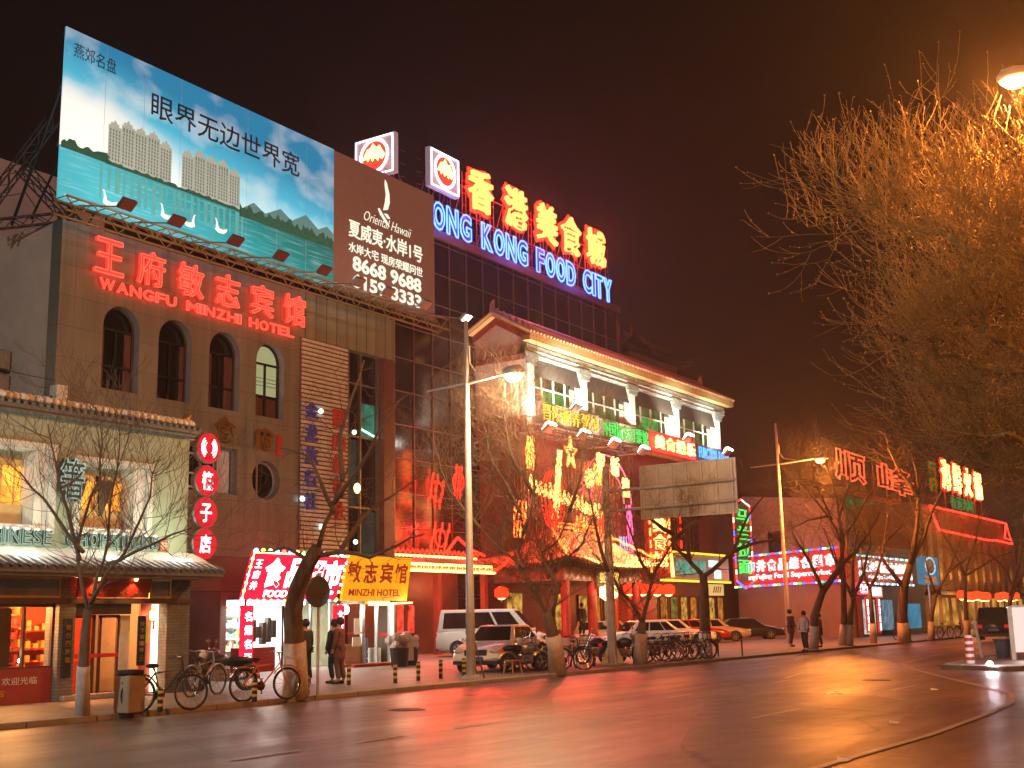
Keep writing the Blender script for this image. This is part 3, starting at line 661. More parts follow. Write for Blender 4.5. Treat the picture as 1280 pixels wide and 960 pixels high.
# ------------------------------------------------------------------ billboard (front at y 31)
def picture_mat():
    m = bpy.data.materials.new('lakeside_print'); m.use_nodes = True; n = m.node_tree.nodes; l = m.node_tree.links; b = n['Principled BSDF']
    t = n.new('ShaderNodeTexCoord'); mp = n.new('ShaderNodeMapping'); l.new(t.outputs['Generated'], mp.inputs[0]); s = n.new('ShaderNodeSeparateXYZ'); l.new(mp.outputs[0], s.inputs[0])
    def math_(op, a, b_=None):
        q = n.new('ShaderNodeMath'); q.operation = op
        for i, v in enumerate((a, b_)):
            if v is None: continue
            if isinstance(v, (int, float)): q.inputs[i].default_value = v
            else: l.new(v, q.inputs[i])
        return q.outputs[0]
    def ramp(fac, stops):
        r_ = n.new('ShaderNodeValToRGB'); l.new(fac, r_.inputs[0]); e_ = r_.color_ramp.elements
        e_[0].position, e_[0].color = stops[0][0], stops[0][1] + (1,); e_[1].position, e_[1].color = stops[-1][0], stops[-1][1] + (1,)
        for p, c in stops[1:-1]: k = e_.new(p); k.color = c + (1,)
        return r_.outputs[0]
    def mix(f, a, b_):
        q = n.new('ShaderNodeMix'); q.data_type = 'RGBA'; l.new(f, q.inputs[0]); l.new(a, q.inputs[6]); l.new(b_, q.inputs[7]); return q.outputs[2]
    X, Z = s.outputs['X'], s.outputs['Z']
    no = n.new('ShaderNodeTexNoise'); no.inputs['Scale'].default_value = 2.2; no.inputs['Detail'].default_value = 7
    mq = n.new('ShaderNodeMapping'); mq.inputs['Scale'].default_value = (2.2, 1, 1.6); l.new(t.outputs['Generated'], mq.inputs[0]); l.new(mq.outputs[0], no.inputs[0])
    sky = ramp(math_('ADD', Z, math_('MULTIPLY', X, .34)), [(.36, (.90, .94, .90)), (.52, (.50, .80, .90)), (.76, (.06, .42, .64)), (1.0, (.018, .20, .40))])
    cl = ramp(no.outputs[0], [(.50, (0, 0, 0)), (.72, (.75, .75, .75))])
    glow_ = ramp(math_('ADD', math_('POWER', math_('MULTIPLY', X, 1.9), 2), math_('POWER', math_('MULTIPLY', math_('SUBTRACT', Z, .42), 2.6), 2)), [(0, (1, 1, 1)), (.6, (0, 0, 0))])
    wc = n.new('ShaderNodeRGB'); wc.outputs[0].default_value = (.95, .95, .90, 1)
    sky = mix(math_('MULTIPLY', cl, .55), sky, wc.outputs[0]); sky = mix(glow_, sky, wc.outputs[0])
    wv = n.new('ShaderNodeTexNoise'); wv.inputs['Scale'].default_value = 1; wv.inputs['Detail'].default_value = 5
    mw = n.new('ShaderNodeMapping'); mw.inputs['Scale'].default_value = (9, 1, 90); l.new(t.outputs['Generated'], mw.inputs[0]); l.new(mw.outputs[0], wv.inputs[0])
    water = ramp(math_('ADD', math_('MULTIPLY', X, .9), math_('MULTIPLY', math_('SUBTRACT', Z, .3), 1.0)), [(-.0, (.05, .40, .50)), (.35, (.010, .26, .30)), (.62, (.008, .15, .15)), (1., (.006, .06, .06))])
    lt = n.new('ShaderNodeRGB'); lt.outputs[0].default_value = (.35, .65, .68, 1)
    water = mix(math_('MULTIPLY', ramp(wv.outputs[0], [(.5, (0, 0, 0)), (.75, (.6, .6, .6))]), .7), water, lt.outputs[0])
    shore = math_('ADD', .315, math_('MULTIPLY', X, -.02))
    f = n.new('ShaderNodeMath'); f.operation = 'LESS_THAN'; l.new(Z, f.inputs[0]); l.new(shore, f.inputs[1])
    col = mix(f.outputs[0], sky, water)
    l.new(col, b.inputs['Base Color']); l.new(col, b.inputs['Emission Color']); b.inputs['Emission Strength'].default_value = .72; b.inputs['Roughness'].default_value = .5  # print glows by itself, making up for floodlight on the panel
    return m
bd = thing('billboard', 'huge rooftop billboard with a lake picture and a brown lettered half over the hotel', 'billboard', (32, 31, 14.6))
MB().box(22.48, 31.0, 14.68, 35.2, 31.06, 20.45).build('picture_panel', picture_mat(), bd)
def flat(name, polys, y, m_, parent, em=None):
    b = MB()
    for p in polys: b.prism(p, y - .006, y)
    return b.build(name, m_, parent)
def printm(name, col, es=.6, **k): return mat(name, col, .5, em=col, es=es, **k)  # printed shapes share the panel's self-glow in place of floodlight
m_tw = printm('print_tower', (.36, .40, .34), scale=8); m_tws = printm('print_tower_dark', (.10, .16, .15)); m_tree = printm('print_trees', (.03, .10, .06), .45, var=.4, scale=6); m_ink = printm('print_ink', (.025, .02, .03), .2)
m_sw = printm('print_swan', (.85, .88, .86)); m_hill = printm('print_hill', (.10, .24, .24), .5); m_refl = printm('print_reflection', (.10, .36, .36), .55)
tp = []; tl = []
for x0, n, top_ in ((24.25, 5, 19.0), (27.35, 5, 18.4)):
    x = x0
    for i in range(n):
        h = 17.78 + (.16 if i % 2 else 0) + (.12 if i == 2 else 0); w = .53 if x0 < 26 else .55
        tp.append(rect(x, 16.5, x + w, h)); tp.append([(x + .12, h), (x + w - .12, h), (x + w / 2, h + .22)])
        tp.append(rect(x + .08, h, x + .18, h + .1)); tp.append(rect(x + w - .2, h, x + w - .1, h + .1))
        for k in range(4): tl.append(rect(x + .06 + k * .12, 16.6, x + .11 + k * .12, h - .1))
        x += w
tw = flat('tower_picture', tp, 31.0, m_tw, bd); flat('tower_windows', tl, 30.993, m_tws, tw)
fl = [rect(x0, z, x0 + 2.65, z + .03) for x0 in (24.25, 27.35) for z in [16.7 + .12 * k for k in range(9)]]
flat('tower_floors', fl, 30.986, m_tw, tw)
for x in [24.07 + 1.59 * k for k in range(7)]: MB().box(x, 30.998, 14.7, x + .014, 31.0, 20.44).build('seam', printm('print_seam', (.30, .42, .48), .25), bd)
flat('tower_reflection', [rect(x0 + .3 * i, 15.2 + rnd.uniform(0, .4), x0 + .3 * i + rnd.uniform(.08, .2), 16.35) for x0 in (24.0, 27.2) for i in range(11)], 30.996, m_refl, bd)
def hills(x0, x1, zb, hts, n):
    pts = [(x0, zb)]
    for i in range(n + 1): pts.append((x0 + (x1 - x0) * i / n, zb + hts * rnd.uniform(.5, 1.1)))
    return pts + [(x1, zb)]
flat('shore_trees', [hills(22.5, 24.3, 16.42, .34, 18), hills(24.2, 30.2, 16.40, .16, 50), hills(30.1, 35.18, 16.25, .55, 44)], 30.99, m_tree, bd)
flat('far_hills', [[(30.1, 16.5), (30.8, 16.95), (31.4, 16.7), (32.2, 17.1), (32.8, 16.8), (33.6, 17.25), (34.3, 16.85), (34.8, 17.1), (35.18, 16.9), (35.18, 16.4), (30.1, 16.4)]], 31.0, m_hill, bd)
for k, (x, z, f) in enumerate(((24.4, 15.0, 1), (26.75, 15.2, 1), (27.75, 15.2, -1), (29.2, 15.35, 1))):
    f_ = f
    flat('swan_picture', [[(x + f_ * a * .8, z + b_ * .8) for a, b_ in ((-.32, .1), (-.1, 0), (.18, .02), (.34, .14), (.40, .30), (.12, .2), (-.12, .22), (-.18, .42), (-.26, .62), (-.36, .64), (-.30, .56), (-.27, .42), (-.28, .25))]], 30.985, m_sw, bd)
text('燕郊名盘', 'small_lettering', m_ink, bd, 22.8, 19.55, 24.45, 20.05, 30.995, .006)
text('眼界无边世界宽', 'slogan', m_ink, bd, 25.95, 18.62, 33.2, 19.55, 30.995, .006, .005)
text('项目位置 东燕郊 水岸 临水而居 一线湖景 恭候品鉴', 'fine_print', m_sw, bd, 22.7, 14.85, 25.9, 14.95, 30.99, .004)
m_brown = mat('brown_board', (.17, .066, .042), .55, var=.1, em=(.17, .066, .042), es=.5)  # board colour also glows, standing in for the floodlight on it
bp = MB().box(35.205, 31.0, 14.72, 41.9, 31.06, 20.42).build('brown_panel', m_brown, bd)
g_cut = glow('cut_letter', (.95, .92, .72), .95)
sail = [[(38.3, 18.75), (38.62, 18.85), (38.75, 19.2), (38.72, 19.6), (38.55, 20.05), (38.42, 20.15), (38.40, 19.9), (38.48, 19.5), (38.42, 19.15)], [(37.95, 18.72), (38.05, 18.78), (38.6, 18.3), (38.75, 18.12), (38.5, 18.2), (38.1, 18.5)], [(38.35, 18.62), (38.6, 18.66), (38.78, 18.5), (38.6, 18.45)]]
flat('emblem', sail, 30.99, g_cut, bp)
sc = text('Oriental Hawaii', 'script_lettering', g_cut, bp, 37.0, 18.0, 40.1, 18.42, 30.99, .01, -.012, shear=.35)
for body, z0, z1, x0, x1, bo in (('夏威夷·水岸1号', 17.05, 17.8, 36.1, 41.0, .012), ('水岸大宅 现房荣耀问世', 16.42, 16.85, 36.1, 41.0, .008), ('8668 9688', 15.68, 16.32, 36.35, 40.9, .03), ('6159-3333', 14.98, 15.58, 36.35, 40.9, .03)):
    text(body, 'lettering', g_cut, bp, x0, z0, x1, z1, 30.99, .02, bo)
fr = MB()
for x in range(23, 42, 2):
    fr.box(x, 31.07, 14.2, x + .1, 31.2, 20.3); fr.tube([(x, 31.2, 20), (x, 34, 14.6)], .05, 4); fr.tube([(x, 31.2, 17), (x, 33, 14.6)], .04, 4)
for z in (14.7, 16.5, 18.4, 20.2): fr.box(22.5, 31.2, z, 41.8, 31.3, z + .1)
fr.build('frame', m_dark, bd)
m_cat = mat('yellow_lit_steel', (.30, .23, .10), .6)  # ochre stands in for the yellowish light on the catwalk
cwk = MB()
for (z, y) in ((14.6, 30.9), (14.15, 30.9), (14.6, 30.3), (14.15, 30.3)): cwk.box(22.3, y, z, 42, y + .06, z + .06)
for i in range(40):
    x = 22.3 + i * .49
    for y in (30.93, 30.33): cwk.tube([(x, y, 14.18 if i % 2 else 14.62), (x + .49, y, 14.62 if i % 2 else 14.18)], .02, 4)
    cwk.tube([(x, 30.33, 14.62), (x, 30.93, 14.62)], .018, 4); cwk.tube([(x, 30.33, 14.18), (x, 30.93, 14.62)], .015, 4)
cwk.build('catwalk', m_cat, bd)
m_head = mat('maroon_lamp_head', (.20, .05, .05), .5)
fld = [(23.9, 'at the picture corner with white swans'), (25.9, 'below the leftmost swan picture'), (28.5, 'between the swan pictures and the lake reflections'), (30.7, 'below the towers drawn right of the swans'), (33.0, 'beside the brown half of the billboard'), (34.95, 'under the first telephone digit'), (36.8, 'under the middle of the telephone digits'), (39.2, 'under the last telephone digit'), (42.1, 'reaching past the brown board toward the lamp post')]
for x, where in fld:
    t = thing('floodlight', 'floodlight on a long arm ' + where, 'floodlight', (x, 29.5, 14.3), group='floodlights along the billboard foot')
    MB().tube([(x - 1.1 if x < 41 else x - 3, 30.4, 14.45), (x, 29.55, 14.55)], .028, 5).build('arm', m_steel, t)
    h = MB(); h.tf = Matrix.Translation((x, 29.5, 14.62)) @ Matrix.Rotation(R(-38), 4, 'X')
    h.box(-.27, -.2, -.07, .27, .2, .07); h.build('head', m_head if x < 34 else m_steel, t, bevel=.03)
    g = MB(); g.tf = h.tf; g.box(-.22, -.16, .072, .22, .17, .085) if x < 41.5 else g.box(-.2, -.2, -.09, .2, .15, -.075)
    g.build('lens', g_white, t)
    ax = min(x, 41)
    if x > 42: lamp('flood_beam', 'SPOT', (x, 29.4, 14.2), 5200, (1, .92, .8), t, .15, R(95), (47.5, 29.5, 0), .8); continue
    lamp('flood_beam', 'SPOT', (x, 29.45, 14.75), 48 if x < 34.5 else 60, (.92, .98, 1) if x < 34.5 else (1, .9, .7), t, .12, R(125), (ax, 31, 17.6), 1)
# lattice arms of the old sign tower left of the billboard
lt = thing('lattice_truss', 'dark lattice steel struts standing left of the billboard in front of the pinkish block', 'steel truss', (22.5, 33, 14))
m_tr = mat('truss_steel', (.035, .022, .022), .6)
MB().lattice((20.9, 33, 13.6), (23.6, 33, 18.2), .34, .03, .45, 0).build('mast', m_tr, lt)
MB().lattice((22.45, 32.9, 16.2), (24.3, 32.6, 14.75), .34, .03, .4).build('strut', m_tr, lt)
MB().lattice((20.8, 33.1, 13.75), (24.4, 32.5, 15.0), .3, .03, .4).build('lower_boom', m_tr, lt)
MB().tube([(20.9, 33.3, 15.0), (22.0, 33.2, 15.1), (22.9, 33.2, 15.5), (23.3, 33.2, 15.1), (23.2, 33.2, 14.6)], .018, 4).build('cable', m_black, lt)

# ------------------------------------------------------------------ glass tower of the food hall (front at y 41.6)
tw_ = thing('glass_tower', 'dark glass office block carrying the red and blue rooftop neon letters', 'building', (65, 41.6, .1))
m_tglass = mat('tower_glass', (.014, .008, .007), .14, 0, .3, .35, spec=.8)
MB().box(50.5, 41.6, .1, 79.2, 58, 24.2).build('curtain_glass', m_tglass, tw_)
g = MB()
for i in range(17): g.box(50.5 + i * 1.78, 41.52, 3, 50.56 + i * 1.78, 41.6, 24.2)
for i in range(12): g.box(50.5, 41.54, 3 + i * 1.9, 79.2, 41.6, 3.05 + i * 1.9)
g.build('mullion_grid', mat('tower_mullion', (.16, .10, .085), .45, .4), tw_)
MB().box(50.4, 41.4, 24.2, 79.4, 58, 24.75).box(79.15, 41.5, .1, 79.35, 41.75, 24.2).build('parapet', mat('tower_trim', (.12, .06, .05), .5), tw_)
rs = thing('rooftop_sign', 'five large red and yellow neon characters standing on scaffolding over the glass block', 'sign', (68, 41.6, 24.8))
for ch, x in zip('香港美食城', (60.9, 65.0, 68.9, 72.2, 75.8)):
    o = text(ch, 'character', g_roof, rs, x - 1.3, 27.1, x + 1.3, 29.8, 41.45, .25, .012, res=2)
    text(ch, 'neon_tube', g_red, o, x - 1.42, 26.98, x + 1.42, 29.92, 41.5, tube=.085, bold=.07, res=2)
lamp('neon_spill', 'POINT', (64, 40.2, 28), 900, (1, .10, .05), rs, .8); lamp('neon_spill', 'POINT', (73, 40.2, 28), 900, (1, .10, .05), rs, .8)
b = MB()
for x in [52 + i * 1.55 for i in range(18)]:
    b.tube([(x, 42.0, 24.7), (x, 42.0, 29.6 if x > 59 else 27.2)], .035, 4); b.tube([(x, 43.4, 24.7), (x, 42.0, 28.6 if x > 59 else 26.6)], .03, 4)
    for z in range(6): b.tube([(x, 42, 25 + z * .8), (x + .4, 42, 25 + z * .8)], .018, 4)
    b.tube([(x + .4, 42.0, 24.7), (x + .4, 42.0, 29.2 if x > 59 else 26.8)], .022, 4)
for z in (25.2, 26.8, 28.6): b.tube([(53 if z < 27 else 59.5, 42, z), (77.5, 42, z)], .03, 4)
b.build('scaffold', mat('rust_scaffold', (.28, .10, .07), .6), rs)
rl = thing('rooftop_lettering', 'row of blue neon outline capitals below the red rooftop characters', 'sign', (66, 41.6, 24.8))
m_blet = mat('blue_letter_body', (.03, .04, .30), .4, em=(.03, .05, .9), es=.35)
spaced('HONG KONG FOOD CITY', 'b', rl, 54.35, 78.2, 24.75, 26.45, 41.5, m_blet, g_blue, .045, .1, .03)
for x in (58, 66, 74): lamp('neon_spill', 'POINT', (x, 40.6, 25.6), 160, (.1, .15, 1), rl, .6)
def logo(t):
    MB().box(-1.5, .0, 0, 1.5, .35, 2.5).build('panel', mat('logo_panel', (.50, .42, .46), .5, em=(.5, .40, .45), es=.25), t, bevel=.03)
    q = MB(); q.tube([(-1.38, -.05, .12), (1.38, -.05, .12), (1.38, -.05, 2.38), (-1.38, -.05, 2.38), (-1.38, -.05, .12)], .045, 5); q.ring((0, -.05, 1.3), .95, .035, 'Y', 32); q.ring((0, -.05, 1.3), 1.05, .03, 'Y', 32)
    q.build('neon_border', glow('logo_white', (1, .85, .92), 3), t)
    MB().lathe([(.86, -.04), (.86, 0)], (0, 0, 1.3), 32, axis='Y').build('disc', glow('logo_red', (1, .05, .03), 1.4), t)
    f_ = MB()
    f_.prism([(-.85, 1.15), (-.55, 1.2), (-.45, 1.0), (-.25, 1.25), (-.1, .95), (.08, 1.2), (.3, .9), (.42, 1.15), (.6, .95), (.88, 1.2), (.6, 1.55), (.45, 1.85), (.2, 1.75), (-.05, 2.05), (-.25, 1.8), (-.5, 1.75)], -.09, -.05)
    f_.build('emblem', g_hot, t)
    s_ = MB()
    for x in (-1.1, 0, 1.1): s_.tube([(x, .4, -2.6), (x, .4, 2.4)], .04, 4); s_.tube([(x, 1.8, -2.6), (x, .4, 1.6)], .03, 4)
    s_.build('stand', MATS['rust_scaffold'], t)
for loc, rz, lb in (((57.1, 41.4, 27.3), 0, 'square white neon emblem panel facing the street beside the red characters'), ((52.6, 43.2, 27.3), -math.pi / 2, 'square white neon emblem panel half hidden behind the brown billboard')):
    t = thing('emblem_sign', lb, 'sign', loc, rz, 'emblem panels on the tower roof', local=True); logo(t)
    lamp('neon_spill', 'POINT', (0, -1.2, 1.3), 60, (1, .4, .3), t, .4)

# ------------------------------------------------------------------ tiled-roof wing (front at y 38)
m_wall = mat('white_wall', (.64, .62, .54), .75, var=.08, scale=1); m_redwall = mat('red_wall', (.28, .045, .035), .7)
m_gtile = mat('golden_tile', (.60, .40, .17), .4, bump=.3); m_paintb = mat('painted_beam', (.24, .27, .24), .6, var=.5, scale=2.4, stretch=(1, 1, 3))
wg = thing('tiled_wing', 'white upper storey with tiled gable roof and floodlit white columns beside the glass block', 'building', (76, 38, 13))
MB().box(60.2, 38.3, 13.0, 89.4, 41.5, 17.2).build('wall', m_wall, wg)
MB().add([(60.2, 37.9, 17.0), (60.2, 41.55, 17.0), (60.2, 41.55, 18.6), (60.2, 39.85, 19.6), (60.2, 37.9, 18.4), (60.5, 37.9, 17.0), (60.5, 41.55, 17.0), (60.5, 41.55, 18.6), (60.5, 39.85, 19.6), (60.5, 37.9, 18.4)],
         [(4, 3, 2, 1, 0), (5, 6, 7, 8, 9), (0, 1, 6, 5), (1, 2, 7, 6), (2, 3, 8, 7), (3, 4, 9, 8), (4, 0, 5, 9)]).build('gable', m_wall, wg)
MB().box(60.1, 37.85, 12.55, 60.18, 41.5, 13.6).build('red_band', m_redwall, wg); MB().box(60.1, 37.85, 17.0, 60.18, 41.5, 17.35).build('red_band', m_redwall, wg)
MB().add([(60.05, 37.7, 18.1), (60.05, 39.85, 19.35), (60.05, 41.6, 18.4), (60.05, 41.6, 18.95), (60.05, 39.85, 19.95), (60.05, 37.7, 18.65), (60.15, 37.7, 18.1), (60.15, 39.85, 19.35), (60.15, 41.6, 18.4), (60.15, 41.6, 18.95), (60.15, 39.85, 19.95), (60.15, 37.7, 18.65)],
         [(0, 5, 4, 1), (1, 4, 3, 2), (6, 7, 10, 11), (7, 8, 9, 10), (0, 6, 11, 5), (5, 11, 10, 4), (4, 10, 9, 3), (2, 3, 9, 8), (0, 1, 7, 6), (1, 2, 8, 7)]).build('barge_board', m_redwall, wg)
rb = MB(); tile_run(rb, 59.6, 89.9, 37.1, 18.45, 39.85, 20.0, .38, .11, thick=.18); tile_run(rb, 59.6, 89.9, 42.6, 18.5, 39.85, 20.0, .8, .1, thick=.18)
rb.box(59.6, 37.15, 18.0, 89.9, 37.7, 18.28); roof = rb.build('roof', m_gtile, wg)
q = MB().tube([(59.6, 39.85, 20.1), (89.9, 39.85, 20.1)], .2, 6)
for i in range(6): q.ball((59.8, 37.3 + i * .45, 18.85 + i * .25), .16, .7, .7, 1.4, 6, 4)
for x in (59.7, 89.8): q.tube([(x, 39.85, 20.1), (x, 39.85, 20.6), (x + .2, 39.85, 20.9)], [.2, .16, .04], 6)
q.build('ridge', m_gtile, roof)
rf = MB()
for i in range(77): rf.box(59.8 + i * .39, 37.25, 18.28, 59.93 + i * .39, 38.0, 18.4)
rf.build('rafter_ends', mat('rafter_teal', (.16, .22, .19), .6), roof)
MB().box(60.2, 37.75, 17.25, 89.4, 38.28, 17.95).build('painted_beam', m_paintb, wg)
MB().box(60.2, 37.7, 17.55, 89.4, 37.745, 17.62).box(60.2, 37.7, 17.28, 89.4, 37.745, 17.33).build('beam_line', m_wall, wg)
for x in (60.55, 66.95, 73.6, 80.6, 88.0):
    cb = MB().box(x - .38, 37.72, 13.6, x + .38, 38.28, 17.24); cb.build('column', m_wall, wg, bevel=.03)
    MB().box(x - .75, 37.6, 17.0, x + .75, 37.74, 17.4).box(x - .55, 37.62, 16.7, x + .55, 37.72, 17.0).build('bracket', m_paintb, wg)
m_awn = mat('dark_awning', (.055, .042, .03), .85)
for a, b_, k in ((60.95, 66.55, 0), (67.35, 73.2, 1), (74.0, 80.2, 2), (81.0, 87.6, 3)):
    w = MB()
    n = 4
    for i in range(n + 1): w.box(a + (b_ - a) * i / n - .04, 38.1, 14.4, a + (b_ - a) * i / n + .04, 38.2, 16.9)
    w.box(a, 38.1, 14.4, b_, 38.2, 14.5); w.box(a, 38.1, 15.5, b_, 38.2, 15.56)
    wo_ = w.build('window', mat('window_alloy', (.45, .43, .36), .5), wg)
    MB().box(a, 38.22, 14.4, b_, 38.26, 17.0).build('pane', m_glass, wo_)
    MB().box(a + .8, 38.212, 14.55, b_ - .8, 38.218, 16.6).build('lit_room', glow('olive_room', (.42, .48, .16), .20, .7, 1.2), wo_)
    if k in (0, 2): MB().box(a + 1.5, 38.20, 14.5, a + 4.3, 38.215, 15.5).build('lit_pane', glow('green_window', (.10, .50, .08), .55, .8, 1.5), wo_)
    MB().box(a + .1, 38.20, 14.5, a + .7, 38.215, 16.0).box(b_ - .7, 38.20, 14.5, b_ - .1, 38.215, 16.0).build('curtain', mat('window_curtain', (.45, .42, .30), .9), wo_)
    MB().add([(a, 37.78, 16.1), (b_, 37.78, 16.1), (b_, 38.05, 17.2), (a, 38.05, 17.2), (a, 37.76, 16.07), (b_, 37.76, 16.07), (b_, 38.03, 17.23), (a, 38.03, 17.23)],
             [(3, 2, 1, 0), (4, 5, 6, 7), (0, 1, 5, 4), (1, 2, 6, 5), (2, 3, 7, 6), (3, 0, 4, 7)]).build('awning', m_awn, wg)
# four sign boards along its foot
def board(name, lb, x0, x1, z0, z1, y, m_):
    t = thing(name, lb, 'sign', ((x0 + x1) / 2, y, z0)); MB().box(x0, y, z0, x1, y + .2, z1).build('board', m_, t, bevel=.02); return t
m_bdark = mat('dark_board', (.10, .065, .05), .6)
t = board('neon_board', 'dark board with yellow neon characters under the tiled wing', 61.0, 68.35, 13.25, 14.55, 37.5, m_bdark)
row('晋阳粥养粥馆', 'character', t, 61.2, 68.2, 13.45, 14.4, 37.46, fill=glow('neon_yellow', (1, .60, .04), 1.9), bold=-.008, depth=.06)
t = board('neon_board', 'dark board with green neon characters under the tiled wing', 68.45, 75.3, 13.2, 14.45, 37.5, m_bdark)
row('外国旅店订票馆', 'character', t, 68.6, 75.2, 13.35, 14.3, 37.46, fill=g_green, bold=-.008, depth=.06)
t = board('neon_board', 'glowing red board with blazing characters under the tiled wing', 75.4, 83.1, 13.05, 14.5, 37.5, mat('red_glow_board', (.35, .02, .015), .5, em=(1, .02, .02), es=.5))
row('美食娱乐', 'character', t, 76.0, 82.8, 13.3, 14.25, 37.42, fill=g_hot, bold=.035)
lamp('neon_spill', 'POINT', (79.2, 36.3, 13.8), 260, (1, .05, .04), t, .5)
t = board('neon_board', 'board with blue neon capitals at the end of the tiled wing', 83.2, 89.3, 13.2, 14.4, 37.5, m_bdark)
spaced('FUNCTION ROOM', 'f', t, 83.5, 89.1, 13.4, 14.2, 37.46, glow('neon_blue_soft', (.06, .30, 1), 2.4), None, .03, .05, .01)
lamp('neon_spill', 'POINT', (87.3, 36.6, 13.8), 120, (.1, .3, 1), t, .4)
for k, (x, z, where) in enumerate(((59.6, 12.55, 'lowest at the left corner of the lattice frame'), (63.6, 12.6, 'under the yellow neon board'), (67.5, 12.5, 'under the green neon board'), (71.5, 12.45, 'under the end of the green neon board'), (62.9, 14.2, 'in front of the first lit window'), (78.6, 14.1, 'above the red glowing board'), (85.5, 13.8, 'at the far end beside the blue capitals'))):
    t = thing('floodlight', 'bright white floodlight of the tiled wing, ' + where, 'floodlight', (x, 36, z), group='floodlights of the tiled wing')
    MB().tube([(x - .9, 37.5, z - .25), (x, 36.05, z - .12)], .04, 5).build('arm', m_steel, t)
    h = MB(); h.tf = Matrix.Translation((x, 36, z)) @ Matrix.Rotation(R(-40), 4, 'X'); h.box(-.4, -.3, -.1, .4, .3, .1); h.build('head', m_steel, t, bevel=.04)
    g = MB(); g.tf = h.tf; g.box(-.34, -.24, .105, .34, .24, .16); g.ball((0, -.1, .16), .30, 1, .9, .7, 12, 8); g.box(-.36, -.36, -.08, .36, -.305, .12); g.build('lens', g_white, t)  # white ball on the lens is shaped as the lamp's glare
    lamp('flood_beam', 'SPOT', (x, 36.15, z + .5), 2300, (1, .97, .82), t, .2, R(120), (x + 1, 38, 16.6), 1)
# rooftop pavilion behind the wing
pg = thing('rooftop_pavilion', 'little curved-roof pavilion on the roof behind the golden tiles', 'pavilion', (89, 45.5, 19))
b = MB().box(84.8, 43.5, 18.5, 93.4, 47.5, 22.6).build('body', mat('pavilion_wall', (.30, .24, .24), .7), pg)
b = MB()
def hip(b, x0, x1, y0, y1, z0, x2, x3, yc, z1, lift=.5, n=10, m=0):
    """curved hip roof: eaves rise at the corners"""
    for (ax, ay), (bx, by), (cx, cy), (dx, dy) in (((x0, y0), (x1, y0), (x3, yc), (x2, yc)), ((x1, y0), (x1, y1), (x3, yc), (x3, yc)), ((x1, y1), (x0, y1), (x2, yc), (x3, yc)), ((x0, y1), (x0, y0), (x2, yc), (x2, yc))):
        vs = []; fs = []
        for j in range(7):
            t = j / 6
            for i in range(n + 1):
                s = i / n; e0 = (ax + (bx - ax) * s, ay + (by - ay) * s); r0 = (dx + (cx - dx) * s, dy + (cy - dy) * s)
                zz = z0 + (z1 - z0) * (t ** 1.45) + lift * (abs(2 * s - 1) ** 3) * (1 - t) ** 2
                vs.append((e0[0] + (r0[0] - e0[0]) * t, e0[1] + (r0[1] - e0[1]) * t, zz))
        for j in range(6):
            for i in range(n): a = j * (n + 1) + i; fs.append((a, a + 1, a + n + 2, a + n + 1))
        b.add(vs, fs, m)
        for i in range(n * 2 + 1):
            s = i / n / 2; pts = []
            for j in range(7):
                t = j / 6
                e0 = (ax + (bx - ax) * s, ay + (by - ay) * s); r0 = (dx + (cx - dx) * s, dy + (cy - dy) * s)
                zz = z0 + (z1 - z0) * (t ** 1.45) + lift * (abs(2 * s - 1) ** 3) * (1 - t) ** 2
                pts.append((e0[0] + (r0[0] - e0[0]) * t, e0[1] + (r0[1] - e0[1]) * t, zz + .03))
            b.tube(pts, (x1 - x0) / n / 7.5, 5, m, False)
    return b
hip(b, 83.4, 94.8, 42.2, 48.8, 22.5, 87, 91.2, 45.5, 24.9, 1.0)
b.build('roof', m_rtile, pg)
q = MB().tube([(87, 45.5, 24.95), (91.2, 45.5, 24.95)], .16, 6)
q.tube([(89.1, 45.5, 24.9), (89.1, 45.5, 25.9)], [.2, .05], 6); q.ball((89.1, 45.5, 25.4), .25)
for i in range(7): q.ball((83.7 + i * .55, 42.4 + i * .5, 23.5 + .06 * i * i * .4), .14, .8, .8, 1.5, 6, 4)
q.build('ridge_ornament', m_redwall, pg)

# ------------------------------------------------------------------ restaurant frontage under the wing
lo = thing('restaurant_building', 'dim red restaurant frontage with tall warm windows under the tiled wing', 'building', (76, 38.4, .1))
MB().box(60.3, 38.5, .1, 92.0, 41.4, 12.95).build('wall', mat('deep_red_wall', (.16, .035, .028), .55), lo)
MB().box(66.2, 37.9, 3.9, 71.4, 38.5, 11.6).build('pale_panel', mat('pink_panel', (.50, .30, .27), .7), lo)
MB().box(71.5, 37.6, .1, 75.6, 38.4, 8.6).build('entrance_bay', mat('red_bay', (.30, .05, .04), .55), lo)
m_wwin = [glow('win_yellow', (1, .52, .08), .42, .95, 2.6), glow('win_amber', (1, .34, .05), .32, .95, 2.8), glow('win_olive', (.55, .46, .08), .26, .9, 2.4)]
k = 0; x = 66.5
while x < 89:
    w = MB().box(x, 38.38, .9, x + .07, 38.48, 3.2).box(x + 1.2, 38.38, .9, x + 1.27, 38.48, 3.2).box(x, 38.38, 3.1, x + 1.27, 38.48, 3.2).box(x, 38.38, .9, x + 1.27, 38.48, 1.0).build('window', m_wood, lo)
    MB().box(x + .07, 38.46, 1.0, x + 1.2, 38.49, 3.1).build('lit_pane', m_wwin[k % 3], w); k += 1; x += 1.62
for x in (78.5, 80.2, 82.0, 83.6): MB().box(x, 38.3, 6.4, x + .9, 38.49, 11.5).build('upper_window', m_glass, lo)
g = MB()
for x in (79.0, 81.3): 
    for z in (6.6, 7.5, 8.4): g.tube([(x, 38.2, z), (x, 38.2, z + .55)], .05, 5)
g.build('red_tube', g_red, lo)
lamp('frontage_glow', 'POINT', (69, 36.3, 2.8), 260, (1, .25, .06), lo, .4); lamp('frontage_glow', 'POINT', (79, 36.3, 2.8), 260, (1, .3, .08), lo, .4)
